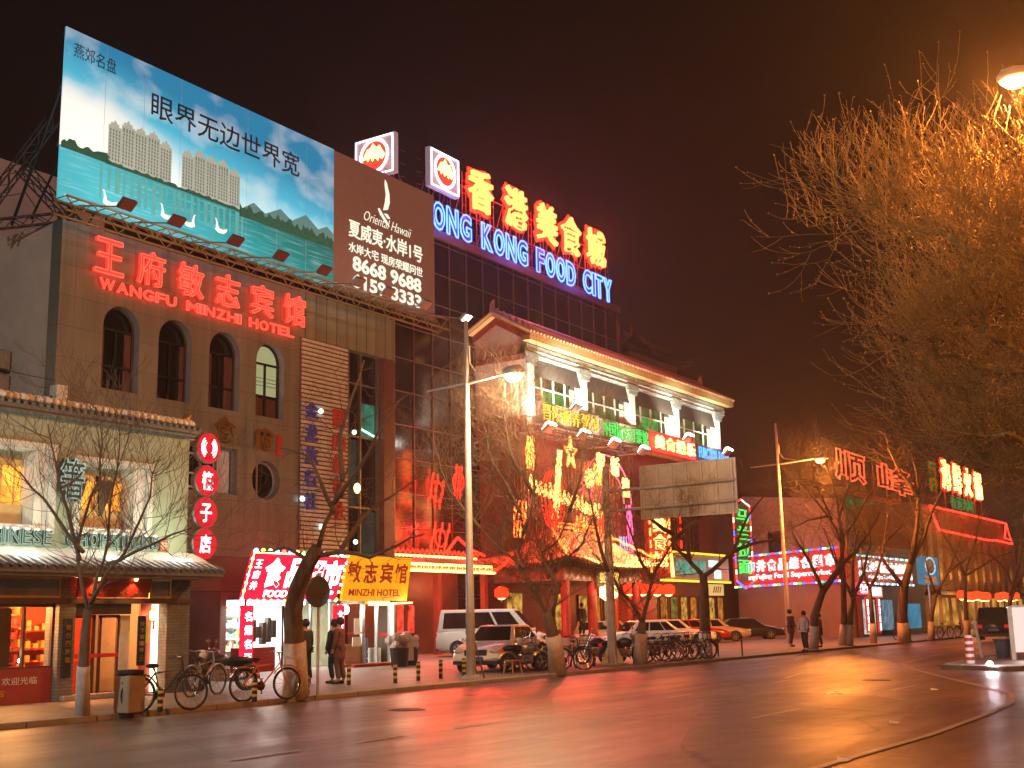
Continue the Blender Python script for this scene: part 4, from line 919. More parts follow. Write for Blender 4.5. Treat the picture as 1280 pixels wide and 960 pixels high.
# lattice frame that carries neon ornaments
of = thing('ornament_frame', 'tall steel lattice frame in front of the red wall carrying neon ornaments', 'steel frame', (66, 37.4, 4.2))
b = MB()
for x in (59.8, 64.5, 70.6, 72.2): b.lattice((x, 37.6, 4.2), (x, 37.6, 12.9), .5, .05, .8)
b.lattice((59.6, 37.6, 12.7), (73, 37.6, 12.7), .5, .05, .8); b.build('frame', mat('frame_steel', (.22, .14, .12), .55, .3), of)
def squig(b, x0, z0, x1, z1, n, amp, y, r):
    pts = []
    for i in range(n + 1):
        t = i / n; pts.append((x0 + (x1 - x0) * t + rnd.uniform(-.08, .08), y, z0 + (z1 - z0) * t + amp * (1 if i % 2 else -1) * rnd.uniform(.5, 1)))
    b.tube(pts, r, 5)
t = thing('neon_star', 'five-petalled yellow and red neon flower above the neon lantern', 'neon ornament', (63.7, 37, 10.8)); b = MB()
pts = []
for i in range(11):
    a = math.pi / 2 + i * math.pi / 5; r = 1.05 if i % 2 == 0 else .42; pts.append((63.7 + .75 * r * math.cos(a), 37, 11.6 + r * math.sin(a)))
b.tube(pts, .05, 5); b.build('outline', g_redhot, t)
b = MB(); b.tube([(63.7 + .62 * (p[0] - 63.7), 36.98, 11.6 + .62 * (p[2] - 11.6)) for p in pts], .045, 5); b.build('inner_outline', g_hot, t)
t = thing('neon_lantern', 'oval red neon lantern ornament crossed by bright yellow strokes', 'neon ornament', (61.6, 37, 7)); b = MB()
for s_ in (1., .7, .35): b.tube([(61.6 + 1.3 * s_ * math.cos(a / 12 * math.pi), 37.05, 8.6 + 1.75 * math.sin(a / 12 * math.pi)) for a in range(25)], .035, 5)
for z in (7.7, 8.2, 8.8, 9.4): b.tube([(60.5, 37.05, z), (62.7, 37.05, z)], .03, 4)
b.build('outline', g_red, t); b = MB()
for i in range(3): squig(b, 61.3 + .3 * i, 7.6, 61.9 + .2 * i, 9.9, 9, .12, 36.95, .06)
for i in range(2): squig(b, 61.9 + .25 * i, 9.9, 62.3 + .25 * i, 11.7, 8, .15, 36.95, .09)
b.build('strokes', g_hot, t)
t = thing('neon_banner', 'slanting white-hot neon banner of jagged script crossing the lantern ornament', 'neon ornament', (63, 36.9, 7.6)); b = MB()
for i in range(16):
    x = 58.9 + i * .53; zc = 9.3 - (x - 58.9) * .14
    b.tube([(x - .12, 36.9, zc - .35), (x + .02, 36.9, zc + .5 * rnd.uniform(.6, 1.1)), (x + .14, 36.9, zc - .3), (x + .34, 36.9, zc + rnd.uniform(-.1, .25))], .085, 5)
b.build('script', g_hot, t)
t = thing('neon_arch', 'pink neon arch with bright characters to the right of the neon lantern', 'neon ornament', (68.5, 37, 7)); b = MB()
for r_ in (3.2, 2.2): b.tube([(68.2 + 1.0 * r_ * math.cos(a / 16 * math.pi), 37, 9.0 + .92 * r_ * math.sin(a / 16 * math.pi)) for a in range(17)], .045, 5)
b.build('outline', glow('neon_pink', (1, .12, .16), 3.0), t)
for i, ch in enumerate('恭贺新禧'):
    a = math.pi * (.84 - .235 * i); x, z = 68.2 + 2.7 * math.cos(a), 9.0 + 2.48 * math.sin(a)
    o = text(ch, 'character', g_hot, t, x - .62, z - .6, x + .42, z + .65, 36.95, .1, .04)
b = MB()
for i in range(3): squig(b, 70.7 + i * .25, 9.0, 70.9 + i * .25, 5.6, 22, .1, 36.98, .05)
b.build('tassel', glow('neon_rose', (1, .08, .22), 4), t)
t = thing('neon_cascade', 'small pale and blue neon tassel below the right foot of the pink arch', 'neon ornament', (70.2, 36.9, 5.3)); b = MB()
for i in range(4): squig(b, 69.4 + i * .3, 6.9, 69.5 + i * .3, 5.4, 9, .08, 36.9, .035)
b.build('strokes', glow('neon_paleblue', (.35, .40, 1), 2.2), t)
for (x, z, w, h, lb) in ((54.9, 8.9, 1.6, 1.6, 'curly red neon ornament high on the glass wall behind the lamp post'), (57.0, 9.6, .8, 1.5, 'narrow curly red neon ornament right of the lamp post'), (55.2, 6.3, 2.0, 1.4, 'curly red neon ornament just above the long lit eave')):
    b = MB()
    for i in range(3): squig(b, x - w / 2 + i * w / 3, z - h / 2, x - w / 2 + (i + .8) * w / 3, z + h / 2, 7, .25, 40.6, .035)
    b.ring((x, 40.6, z), h * .35, .03, 'Y', 16)
    tag(b.build('neon_ornament', g_red), lb, 'neon ornament', 'curly neon on the glass wall')
for (x, z, w, h, lb) in ((58.0, 7.3, 1.4, 1.8, 'curly red neon ornament low at the left foot of the lattice frame'), (59.3, 11.2, .9, 1.6, 'narrow red neon ornament high at the left edge of the lattice frame'), (64.9, 7.2, 1.6, 1.0, 'curly red neon ornament under the slanting banner'), (67.2, 10.6, 1.2, 1.0, 'curly red neon ornament under the arch characters'), (66.9, 6.6, 1.0, 1.3, 'curly red neon ornament just above the right ridge of the porch roof')):
    b = MB()
    for i in range(4): squig(b, x - w / 2 + i * w / 4, z - h / 2, x - w / 2 + (i + .8) * w / 4, z + h / 2, 9, .22, 37.1, .045)
    b.ring((x, 37.1, z), h * .33, .045, 'Y', 16)
    tag(b.build('neon_ornament', g_redhot), lb, 'neon ornament', 'curly neon on the lattice frame')
# entrance porch with floodlit hip roof
po = thing('entrance_porch', 'red columned porch with a blazing floodlit tiled roof and neon-edged ridges', 'porch', (61, 35, .1))
b = MB(); hip(b, 55.7, 66.6, 32.6, 38.4, 4.55, 58.6, 64.4, 35.6, 6.6, .45, 12)
b.build('roof', mat('porch_tile', (.40, .24, .13), .45, bump=.2), po)
MB().box(56.6, 33.5, 3.75, 65.6, 38, 4.5).build('painted_frieze', mat('frieze', (.22, .12, .10), .6, var=.6, scale=5), po)
MB().box(56.4, 33.3, .1, 65.8, 38.3, .75).box(57.5, 32.4, .1, 64.8, 33.3, .42).build('platform', m_kerb, po, bevel=.02)
for x in (57.0, 59.9, 62.4, 65.2): MB().lathe([(.36, .75), (.27, .95), (.25, 3.9)], (x, 33.7, 0), 14).build('column', m_redpaint, po, smooth=True)
nb = MB().box(59.8, 33.3, 3.45, 62.4, 33.42, 4.45).build('name_board', m_bdark, po)
row('美食城', 'character', nb, 60.0, 62.2, 3.65, 4.25, 33.28, fill=glow('lit_gold', (1, .55, .12), 1.6), bold=.02)
b = MB()
for x0, y0, x1, z1 in ((55.8, 32.8, 58.6, 6.6), (66.5, 32.8, 64.4, 6.6)):
    pts = []
    for i in range(11): t_ = i / 10; pts.append((x0 + (x1 - x0) * t_, y0 + 2.6 * t_, 5.05 + (z1 + .1 - 5.05) * t_ + .10 * (i % 2)))
    b.tube(pts, .07, 5)
b.tube([(58.8, 35.4, 6.85), (64.3, 35.4, 6.85)], .07, 5); b.tube([(58.8, 35.4, 7.05), (64.3, 35.4, 7.05)], .05, 5)
b.build('neon_ridge', g_redhot, po)
b = MB()
for x in (58.6, 64.3):
    for i in range(3): squig(b, x - .3 + i * .3, 6.8, x - .2 + i * .3, 8.2 - .3 * i, 6, .14, 35.3, .06)
b.tube([(55.9, 32.5, 5.0), (55.6, 32.4, 5.5), (55.9, 32.4, 5.9)], .07, 5); b.tube([(66.3, 32.5, 5.0), (66.7, 32.4, 5.6)], .07, 5)
b.build('neon_finial', g_red, po)
e_ = MB()
for i in range(28): x = 57.0 + i * .34; e_.tube([(x, 32.45, 4.66 + .35 * abs(2 * i / 27 - 1) ** 3), (x + .1, 32.4, 4.56 + .35 * abs(2 * i / 27 - 1) ** 3), (x + .2, 32.45, 4.66 + .35 * abs(2 * i / 27 - 1) ** 3)], .05, 4)
e_.build('neon_eave', g_hot, po)
for x in (58.5, 61.2, 64): lamp('roof_wash', 'SPOT', (x, 31.0, 5.7), 3000, (1, .74, .42), po, .15, R(120), (x, 34.6, 5.8), 1)
for x in (58, 64): lamp('roof_red', 'POINT', (x, 34.3, 7.7), 900, (1, .05, .03), po, .3)
lamp('porch_light', 'POINT', (61.2, 33.0, 3.3), 260, (1, .32, .12), po, .2)
MB().box(57.5, 37.9, .75, 64.6, 38.0, 3.7).build('door_wall', mat('porch_inner', (.25, .07, .04), .5), po)
MB().box(62.9, 37.86, 1.1, 64.3, 37.9, 3.2).box(57.7, 37.86, 1.1, 59.2, 37.9, 3.2).build('lit_pane', m_wwin[0], po)
# long neon eave on the left
le = thing('neon_eave', 'long low canopy edged with two blazing rows of neon left of the porch', 'canopy', (51, 38, .1))
b = MB(); tile_run(b, 46.2, 55.2, 36.9, 4.35, 38.2, 5.0, .3, .09); b.build('roof', m_rtile, le)
for x in (46.6, 50.6, 54.8): MB().box(x - .15, 37.3, .1, x + .15, 37.6, 4.3).build('post', m_redwall, le)
MB().box(46.2, 39.6, .1, 55.4, 41.5, 4.3).build('wall', mat('maroon_wall', (.14, .04, .035), .5), le)
b = MB()
for z, y in ((4.22, 36.8), (4.55, 37.0), (5.02, 38.0)): b.tube([(46.3, y, z), (54.9, y, z)], .07, 5)
b.build('neon_line', g_hot, le)
dots(le, 'neon_stick', [(46.4 + i * .195, 36.9, 4.4) for i in range(44)], .035, [g_redhot], (0,), 'tube', .2, (0, 0, 1))
b = MB()
for i in range(22): x = 46.3 + i * .4; b.tube([(x, 38, 5.15), (x + .2, 38, 5.35), (x + .4, 38, 5.15)], .05, 5)
b.tube([(52.2, 38, 5.3), (53.2, 38, 6.1), (54.4, 38, 5.5), (55.4, 37.8, 5.2)], .07, 5); b.tube([(54.9, 36.9, 4.3), (55.6, 36.6, 4.7), (56.2, 36.5, 5.3)], .07, 5)
b.build('neon_crest', g_red, le)
for x in (48.5, 53): lamp('neon_spill', 'POINT', (x, 36.3, 5.4), 900, (1, .06, .03), le, .4); lamp('canopy_light', 'POINT', (x, 38.4, 3.6), 120, (1, .25, .08), le, .2)
for x in (50.0, 50.9, 53.2): MB().box(x, 39.55, 1.2, x + .5, 39.59, 2.6).build('red_lit_pane', glow('red_window', (1, .06, .03), 1.0, .9, 2), le)
re_ = thing('neon_eave', 'short lit canopy edge right of the porch by the pale panel', 'canopy', (68, 37, 3.6))
b = MB(); tile_run(b, 66.9, 70.2, 36.6, 4.2, 37.8, 4.6, .3, .08); b.build('roof', m_rtile, re_); b = MB()
for z in (4.15, 4.55): b.tube([(66.9, 36.55, z), (70.2, 36.55, z)], .07, 5)
b.tube([(66.8, 36.6, 4.9), (67.9, 36.6, 4.9)], .07, 5); b.build('neon_line', g_hot, re_)
# big round lanterns
for x, y, z, r, lb in ((54.3, 36.0, 3.15, .36, 'round red lantern under the left end of the porch roof'), (60.9, 33.2, 3.15, .5, 'largest glowing lantern over the porch door'), (69.2, 36.2, 3.5, .42, 'leftmost of the four red lanterns beyond the tall steel pole'), (70.9, 36.2, 3.5, .42, 'second of the four red lanterns beyond the tall steel pole'), (73.0, 36.2, 3.5, .42, 'third of the four red lanterns, left of the forked tree'), (74.7, 36.2, 3.5, .42, 'rightmost of the four red lanterns under the hot vertical sign')):
    lantern(x, y, z, r, r * 1.6, lb, 'lanterns along the restaurant front', glow('lantern_hot', (1, .040, .008), 1.7) if r < .45 else gl)
lamp('lantern_glow', 'POINT', (71.8, 35.6, 3.3), 60, (1, .2, .05), t, .5)
# hot vertical sign, green character board, tall green sign
t = thing('vertical_sign', 'blazing yellow and red vertical neon sign between the red lanterns and the road sign', 'sign', (73.2, 36, 4.3))
MB().box(71.9, 36.1, 4.3, 75.0, 36.4, 8.4).build('board', m_redwall, t)
row('美食城', 'character', t, 72.4, 74.4, 4.9, 8.3, 36.05, fill=g_hot, vert=True, gap=.1, bold=.03)
b = MB()
for x in (72.0, 74.9):
    for k in range(5): b.tube([(x, 36.0, 4.6 + k * .78), (x, 36.0, 5.1 + k * .78)], .07, 5)
for k in range(6): squig(b, 74.5, 5.6 + k * .45, 74.9, 5.8 + k * .45, 4, .1, 35.98, .035)
b.build('neon_border', g_redhot, t); lamp('neon_spill', 'POINT', (73.2, 34.9, 6.3), 260, (1, .12, .05), t, .5)
t = thing('character_board', 'pale board with teal characters and yellow edge tubes behind the forked tree', 'sign', (80, 36.4, 4.2))
MB().box(74.2, 36.6, 4.25, 85.9, 36.9, 6.0).build('board', mat('olive_board', (.30, .26, .18), .6, em=(.4, .33, .2), es=.12), t)
row('马家老铺', 'character', t, 76.6, 81.6, 4.6, 5.6, 36.56, fill=mat('teal_letter', (.03, .22, .18), .5, em=(.02, .5, .4), es=.5), bold=.03)
MB().box(82.3, 36.56, 5.2, 83.9, 36.6, 5.7).box(83.2, 36.56, 4.4, 84.4, 36.6, 5.0).build('white_patch', glow('pale_patch', (.6, .95, .9), 1.2), t)
b = MB()
for z in (4.15, 6.1): b.tube([(74.2, 36.5, z), (85.9, 36.5, z)], .07, 5)
b.build('edge_tube', glow('neon_amber', (1, .55, .03), 2.2), t)
MB().prism([(75.0, 4.4), (76.4, 4.4), (76.2, 6.0)], 36.5, 36.56).build('white_triangle', g_hot, t)
MB().box(82.6, 36.7, 3.2, 85.0, 37.0, 4.0).build('lit_lintel', glow('lintel', (1, .62, .2), .7), t)
text('////', 'lintel_mark', m_wood, t, 83.0, 3.4, 84.6, 3.85, 36.68, .01, .03)
vg = thing('vertical_sign', 'tall vertical sign of green neon characters framed by red white and blue tubes', 'sign', (82.4, 34, 4))
row('马兰拉面', 'character', vg, 81.35, 83.5, 4.5, 9.3, 33.9, fill=glow('neon_green_hot', (.08, 1, .14), 1.3), vert=True, bold=.0, gap=.2)
MB().box(81.6, 34.0, 4.0, 83.3, 34.2, 9.6).build('board', m_bdark, vg)
gcol = [glow('led_red', (1, .05, .04), 2.6), glow('led_blue', (.08, .10, 1), 3), glow('led_pale', (1, .75, .55), 2.8), glow('led_green', (.1, .9, .15), 2.)]
b = MB()
for k in range(12):
    for x in (80.9, 84.0): b.tube([(x, 33.9, 4.1 + k * .45), (x, 33.9, 4.48 + k * .45)], .06, 5, (0, 2, 0, 1)[(k + (x > 82)) % 4])
b.tube([(80.9, 33.9, 9.5), (82.4, 33.9, 9.9)], .06, 5, 0); b.tube([(82.4, 33.9, 9.9), (84, 33.9, 9.5)], .06, 5, 2); b.tube([(80.9, 33.9, 4.1), (82.4, 33.9, 3.6)], .07, 5, 1); b.tube([(82.4, 33.9, 3.6), (84, 33.9, 4.1)], .07, 5, 0)
b.build('neon_border', gcol, vg)

# ------------------------------------------------------------------ supermarket and hotel entrance under the hotel
en = thing('food_shop', 'bright glass fronted food shop at the foot of the beige hotel behind the thick tree', 'shop', (35, 31, .1))
m_tanwall = mat('tan_column', (.36, .24, .13), .6)
MB().box(23.5, 31.6, 2.9, 40.3, 31.98, 4.1).box(38.9, 31.05, .1, 39.15, 31.98, 2.9).build('fascia', mat('brown_fascia', (.10, .06, .045), .6), en)
MB().box(27.6, 31.7, .1, 30.3, 31.95, 2.9).build('dark_door', mat('dark_door', (.035, .028, .024), .5), en)
shell = MB().box(30.9, 31.95, .1, 35.3, 31.97, 2.6).box(30.9, 35.5, .1, 35.3, 35.6, 2.6).box(30.9, 31.97, 2.62, 35.3, 35.5, 2.68).box(30.8, 31.97, .1, 30.88, 35.5, 2.6).box(35.3, 31.97, .1, 35.38, 35.5, 2.6)
inn = MB().box(30.9, 33.6, .1, 35.3, 33.65, 2.62).box(30.9, 31.2, 2.6, 35.3, 33.6, 2.65).build('shop_interior', m_white, en)
MB().box(31.0, 32.3, 2.45, 35.2, 32.5, 2.55).box(31.0, 33.0, 2.45, 35.2, 33.2, 2.55).build('ceiling_light', glow('shop_tube', (1, .96, .86), 9), en)
lamp('shop_light', 'AREA', (33.1, 32.4, 2.4), 520, (1, .95, .84), en, (4.0, 1.6), aim=(33.1, 32.2, 0))
sf = MB()
for k in range(5): sf.box(31.0, 33.1, .4 + k * .42, 33.3, 33.5, .43 + k * .42)
sf.build('shelf', m_white, en)
gds = MB()
for k in range(5):
    for i in range(20):
        x = 31.05 + i * .11; gds.box(x, 33.12, .43 + k * .42, x + .085, 33.3, .43 + k * .42 + rnd.uniform(.12, .32), rnd.randrange(5))
gds.build('goods', [mat('goods_' + str(i), c, .5) for i, c in enumerate(((.5, .08, .05), (.5, .4, .08), (.08, .2, .4), (.08, .3, .12), (.6, .5, .4)))], en)
MB().box(31.1, 31.6, .1, 32.9, 32.0, .95).build('counter', m_redpaint, en)
q = MB()
for k in range(9): q.box(33.2 + k * .09, 31.45 + (k % 2) * .04, .15, 33.28 + k * .09, 31.5 + (k % 2) * .04, 2.1)
q.build('strip_curtain', mat('pale_blue_strip', (.45, .62, .70), .3), en)
q = MB()
for k in range(6): q.box(31.2 + k * .25, 31.3, 1.0 + rnd.uniform(0, .3), 31.38 + k * .25, 31.5, 1.6 + rnd.uniform(0, .5))
q.build('hanging_goods', mat('dark_goods', (.08, .10, .09), .6), en)
fr = MB()
for x in (30.9, 32.9, 34.2, 35.25): fr.box(x, 31.1, .1, x + .06, 31.18, 2.6)
fr.build('shop_frame', m_steel, en)
# hotel door glazing to the right
gl_ = MB()
for x in (35.75, 37.1, 37.2, 38.0, 38.8): gl_.box(x, 31.08, .1, x + .07, 31.2, 2.55)
gl_.box(35.75, 31.08, 2.45, 38.87, 31.2, 2.55).box(35.75, 31.08, .1, 37.15, 31.2, .2).box(37.2, 31.08, .1, 38.85, 31.2, .2)
ga = gl_.build('glass_front', m_steel, en)
MB().box(35.8, 33.5, .1, 38.8, 33.6, 2.6).box(35.8, 31.3, 2.56, 38.8, 33.5, 2.6).build('lobby_wall', mat('lobby_green', (.42, .48, .36), .7), en)
MB().box(35.85, 31.12, .2, 37.1, 31.16, .95).build('kick_panel', m_tanwall, ga)
MB().ball((37.0, 31.9, 2.25), .2).build('globe_lamp', g_white, en); lamp('lobby_light', 'POINT', (37.0, 31.7, 2.1), 55, (.95, 1, .8), en, .2)
MB().box(36.6, 31.05, 1.3, 36.95, 31.07, 1.9).box(36.5, 31.05, .85, 37.0, 31.07, 1.2).build('notice', m_white, ga)
MB().box(36.2, 31.06, 1.32, 37.1, 31.065, 1.38).box(38.1, 31.06, 1.2, 38.6, 31.065, 1.32).build('red_film', MATS['red_film'], ga)
lamp('tube_light', 'POINT', (38.8, 30.2, 2.35), 130, (1, .78, .5), en, .15)
st = MB()
for k in range(4): st.lathe([(.13, .12 + k * .26), (.15, .14 + k * .26), (.15, .34 + k * .26), (.13, .36 + k * .26)], (37.85, 31.6, 0), 12)
st.build('water_bottles', mat('bottle_blue', (.15, .25, .45), .2), en)
MB().box(38.25, 31.45, .1, 38.7, 31.8, .75).build('carton', m_white, en)
MB().box(38.86, 31.0, .1, 38.95, 31.1, 2.5).build('lit_edge', glow('edge_tube_light', (1, .85, .5), 2.5), en)
MB().tube([(38.2, 30.9, 2.45), (39.5, 30.5, 2.48)], .035, 5).box(37.3, 30.85, 2.38, 38.5, 30.95, 2.55).build('entrance_tube', glow('entrance_tube', (1, .65, .18), 4), en)
MB().box(35.6, 30.2, .1, 39.2, 31.05, .2).build('doorstep', mat('red_carpet', (.40, .05, .04), .9), en)
def slant(b, x0, x1, y0, z0, y1, z1, t=.12, m=0):
    return b.add([(x0, y0, z0), (x1, y0, z0), (x1, y1, z1), (x0, y1, z1), (x0, y0 + t, z0), (x1, y0 + t, z0), (x1, y1 + t, z1), (x0, y1 + t, z1)],
                 [(0, 1, 2, 3), (7, 6, 5, 4), (0, 3, 7, 4), (1, 5, 6, 2), (3, 2, 6, 7), (0, 4, 5, 1)], m)
fs = thing('awning_sign', 'tilted red lightbox with big white characters edged by coloured lamps behind the thick tree', 'sign', (32.5, 30, 2.5))
ax0, ax1 = 30.0, 34.8
slant(MB(), ax0, ax1, 30.4, 2.58, 29.85, 4.15).build('lightbox', glow('lightbox_red', (.95, .012, .04), 1.5), fs)
gw_ = glow('lightbox_white', (1, .97, .97), 3.2)
for ch, a in zip('食品超市', (30.75, 31.85, 32.85, 33.8)): text(ch, 'character', gw_, fs, a - .02, 2.98, a + .92, 3.98, 30.25, .02, .045, lean=.35)
text('FOOD', 'lettering', gw_, fs, 30.95, 2.66, 32.1, 2.9, 30.36, .02, .03, lean=.085); text('SHOP', 'lettering', gw_, fs, 33.3, 2.66, 34.5, 2.9, 30.36, .02, .03, lean=.085)
for i, ch in enumerate('王府井'): text(ch, 'small_character', gw_, fs, 30.2, 3.62 - .36 * i, 30.52, 3.9 - .36 * i, 30.02 + .126 * i, .02, .02, lean=.10)
cb = [glow('bulb_blue', (.10, .30, 1), 8), glow('bulb_green', (.2, 1, .25), 5), glow('bulb_amber', (1, .55, .1), 6), glow('bulb_red', (1, .08, .05), 5)]
dots(fs, 'bulb', [(ax0 + .05 + i * .335, 29.8, 4.2) for i in range(15)], .075, cb, (0, 2, 1, 0, 3)); dots(fs, 'bulb', [(ax0 + .05 + i * .335, 30.38, 2.55) for i in range(15)], .05, cb, (2, 0, 2, 1))
dots(fs, 'bulb', [(x, 30.38 - .56 * i / 6, 2.6 + 1.57 * i / 6) for x in (ax0, ax1) for i in range(7)], .055, cb, (0, 2, 1)); b = MB().tube([(ax0, 29.82, 4.13), (ax1, 29.82, 4.13)], .025, 5).tube([(ax0, 30.38, 2.6), (ax0, 29.82, 4.13)], .02, 5); b.build('border_tube', g_warm, fs)
lamp('sign_glow', 'AREA', (32.5, 29.3, 3.3), 60, (1, .30, .28), fs, (4.5, 1.3), aim=(32.5, 25, 1.5))
ys = thing('awning_sign', 'tilted yellow sign with red characters above the hotel glass door', 'sign', (36.8, 30, 2.5))
m_ysign = mat('yellow_sign', (.72, .38, .01), .5, em=(1, .42, .005), es=.68)
slant(MB(), 34.9, 38.75, 30.2, 2.55, 29.93, 4.2).build('lightbox', m_ysign, ys)
m_rl = mat('sign_red_letter', (.42, .03, .01), .5, em=(.5, .02, .005), es=.3)
for ch, a in zip('敏志宾馆', (35.0, 35.95, 36.9, 37.8)): text(ch, 'character', m_rl, ys, a, 3.2, a + .76, 3.98, 30.085, .015, .02, lean=.13)
text('MINZHI HOTEL', 'lettering', m_rl, ys, 35.2, 2.72, 38.25, 2.98, 30.165, .012, .015, lean=.045)
MB().box(34.88, 29.9, 4.2, 38.77, 30.08, 4.25).build('top_rail', m_steel, ys)
for x, tx, lb in ((30.73, '名烟名酒', 'left of the shop opening'), (35.5, '北京特产', 'beside the thick tree and the couple in coats')):
    t = thing('banner_sign', 'narrow upright red lightbox with white characters ' + lb, 'sign', (x, 30.8, .2))
    MB().box(x - .25, 30.8, .25, x + .25, 30.95, 2.4).build('lightbox', glow('lightbox_red', (1, .02, .04), .85), t)
    row(tx, 'character', t, x - .17, x + .17, .4, 2.25, 30.79, fill=gw_, vert=True, gap=.3, depth=.012, bold=.02)
gt = thing('side_gate', 'low tan slatted gate between the grey brick pier and the dark doorway', 'gate', (24, 28.5, .1))
g = MB()
for i in range(14): g.box(23.0 + i * .17, 28.5, .2, 23.09 + i * .17, 28.54, 1.75)
g.build('slat_panel', m_tanwall, gt); MB().box(22.9, 28.47, 1.75, 25.5, 28.57, 1.85).box(22.9, 28.47, .1, 23.0, 28.57, 1.8).box(25.35, 28.47, .1, 25.5, 28.57, 1.8).build('frame', m_tanwall, gt)
# ------------------------------------------------------------------ pink walled corner market, further down the street
A = Vector((88.9, 37.2, .1)); Bp = Vector((81.1, 26.0, .1)); rz = math.atan2(Bp.y - A.y, Bp.x - A.x); Lw = (Bp - A).length
mk_ = thing('corner_market', 'plain mauve pink wall of a corner market with two long lit signs', 'building', (A.x, A.y, .1), rz, local=True)
m_pinkw = mat('mauve_render', (.33, .21, .20), .85, var=.15, scale=.5)
MB().slab([(0, 0), (Lw, 0), (Lw, .2), (Lw - 3, 3), (0, 3)], 0, 8.4).build('wall', m_pinkw, mk_)
MB().prism([(0, 8.42), (Lw, 8.42), (Lw - 1, 9.3), (1.2, 10.6)], .05, .4).box(-.05, -.1, 8.2, Lw, .04, 8.42).build('roof', m_pinkw, mk_)
MB().box(4.5, -.05, 5.6, 6.2, .05, 7.6).build('window', m_dark, mk_)
s1_ = thing('market_sign', 'long red sign with white characters along the mauve wall edged by coloured lights', 'sign', (A.x, A.y, .1), rz, local=True)
MB().box(.3, -.5, 3.85, Lw - .1, -.1, 5.85).build('lightbox', mat('market_red', (.40, .02, .03), .5, em=(.75, .02, .03), es=.5), s1_)
row('王府井食品综合超市', 'character', s1_, .7, Lw - .5, 4.75, 5.6, -.52, fill=glow('market_white', (1, .92, .9), 1.5), bold=.04, gap=.2)
text('WangFuJing Food Supermarket', 'lettering', glow('market_white', (1, .9, .9), 1.5), s1_, 1.2, 4.1, Lw - 1.2, 4.6, -.52, .03, .02)
def bulbs(b, x0, x1, z, y, n, ph=0):
    dots(b, 'light_tube', [(x0 + (x1 - x0) * (i + .3) / n, y, z) for i in range(n)], .075, gcol, ((0, 1, 2, 3, 1), (2, 3, 1, 0, 1))[ph // 2], 'tube', (x1 - x0) / n * .6)
bulbs(s1_, .3, Lw, 5.98, -.45, 26); bulbs(s1_, .3, Lw, 3.75, -.45, 26, 2)
lamp('sign_glow', 'AREA', (Lw / 2, -1.2, 4.8), 130, (1, .22, .22), s1_, (10, 1.5), aim=(Lw / 2, -4, 1))
mf = thing('corner_shops', 'street front of the corner market with shop doors behind three tree trunks', 'building', (90, 26, .1))
MB().slab([(81.25, 26.0), (99.5, 26.0), (99.5, 36), (88.3, 36)], .1, 6.4).build('wall', mat('brown_front', (.14, .07, .05), .7), mf)
for x0, m_ in ((82.2, mat('red_door', (.35, .05, .04), .6)), (86.2, mat('red_door', (.35, .05, .04), .6))): MB().box(x0, 25.9, .1, x0 + .9, 25.99, 2.8).build('door', m_, mf)
MB().box(83.4, 25.9, .3, 85.9, 25.98, 2.6).build('shop_window', glow('pale_shop', (.75, .85, .75), .55, .6, 2), mf)
MB().box(87.6, 25.9, .5, 90.2, 25.98, 2.6).build('shop_window', glow('cool_shop', (.35, .60, .75), .25, .6, 2), mf)
s2_ = thing('market_sign', 'white bordered sign with bold dark red lettered panels on the market street front', 'sign', (88, 25.6, 3.8))
MB().box(81.3, 25.5, 3.75, 94.6, 25.9, 5.4).build('lightbox', mat('market_red2', (.30, .03, .03), .5, em=(.6, .05, .05), es=.35), s2_)
row('王府井食品综合超市', 'character', s2_, 82.6, 93.2, 4.45, 5.2, 25.48, fill=glow('market_pale', (1, .9, .88), 1.5), bold=.05, gap=.15)
text('WangFuJing Food Supermarket', 'lettering', glow('market_pale', (1, .9, .88), 1.5), s2_, 83.5, 3.95, 92.5, 4.3, 25.48, .03, .02)
for x, tx in ((81.5, '烟酒'), (81.5, '食品'), (93.4, '特产'), (93.4, '礼品')): text(tx, 'small_character', glow('market_pale', (1, .9, .88), 1.5), s2_, x, 4.7 if tx in '烟酒特产' else 4.05, x + 1.0, 5.2 if tx in '烟酒特产' else 4.55, 25.48, .03, .04)
dots(s2_, 'bulb', [(81.4 + i * .45, 25.45, z) for z in (5.5, 3.68) for i in range(30)], .08, gcol, (3, 1, 2))
lamp('sign_glow', 'AREA', (88, 24.6, 4.4), 130, (1, .35, .3), s2_, (12, 1.2), aim=(88, 20, 1))
for x0, x1, z0, z1, tx, col, lb in ((80.6, 82.9, 2.9, 3.7, '糖', (1, .05, .12), 'small hot pink lit sign with one character below the market bulbs'), (83.2, 85.9, 2.75, 3.5, '烟酒茶', (1, .25, .25), 'small pale pink lit sign beside the hot pink one')):
    t = thing('shop_sign', lb, 'sign', ((x0 + x1) / 2, 25.2, z0)); MB().box(x0, 25.3, z0, x1, 25.5, z1).build('lightbox', glow('pinkbox_' + tx[0], col, 1.0), t); text(tx, 'character', gw_, t, x0 + .3, z0 + .1, x1 - .3, z1 - .1, 25.29, .02, .04)
for x in (82.0, 84.6):
    t = thing('banner_sign', 'narrow upright red and white banner ' + ('left' if x < 83 else 'right') + ' of the pale market window', 'sign', (x, 25.2, .4), group='red banners of the market')
    MB().box(x, 25.3, .4, x + .5, 25.4, 2.75).build('panel', glow('banner_red', (.9, .05, .05), .7), t); row('烟酒食品', 'character', t, x + .1, x + .4, .5, 2.65, 25.28, fill=gw_, vert=True, depth=.02)
bs = thing('pole_sign', 'blue upright lightbox sign with an oval dark picture beside the last market bulbs', 'sign', (86, 22, .1))
MB().box(83.6, 21.95, 3.5, 88.3, 22.25, 5.4).build('lightbox', glow('sign_blue', (.06, .32, .50), .55), bs, bevel=.1)
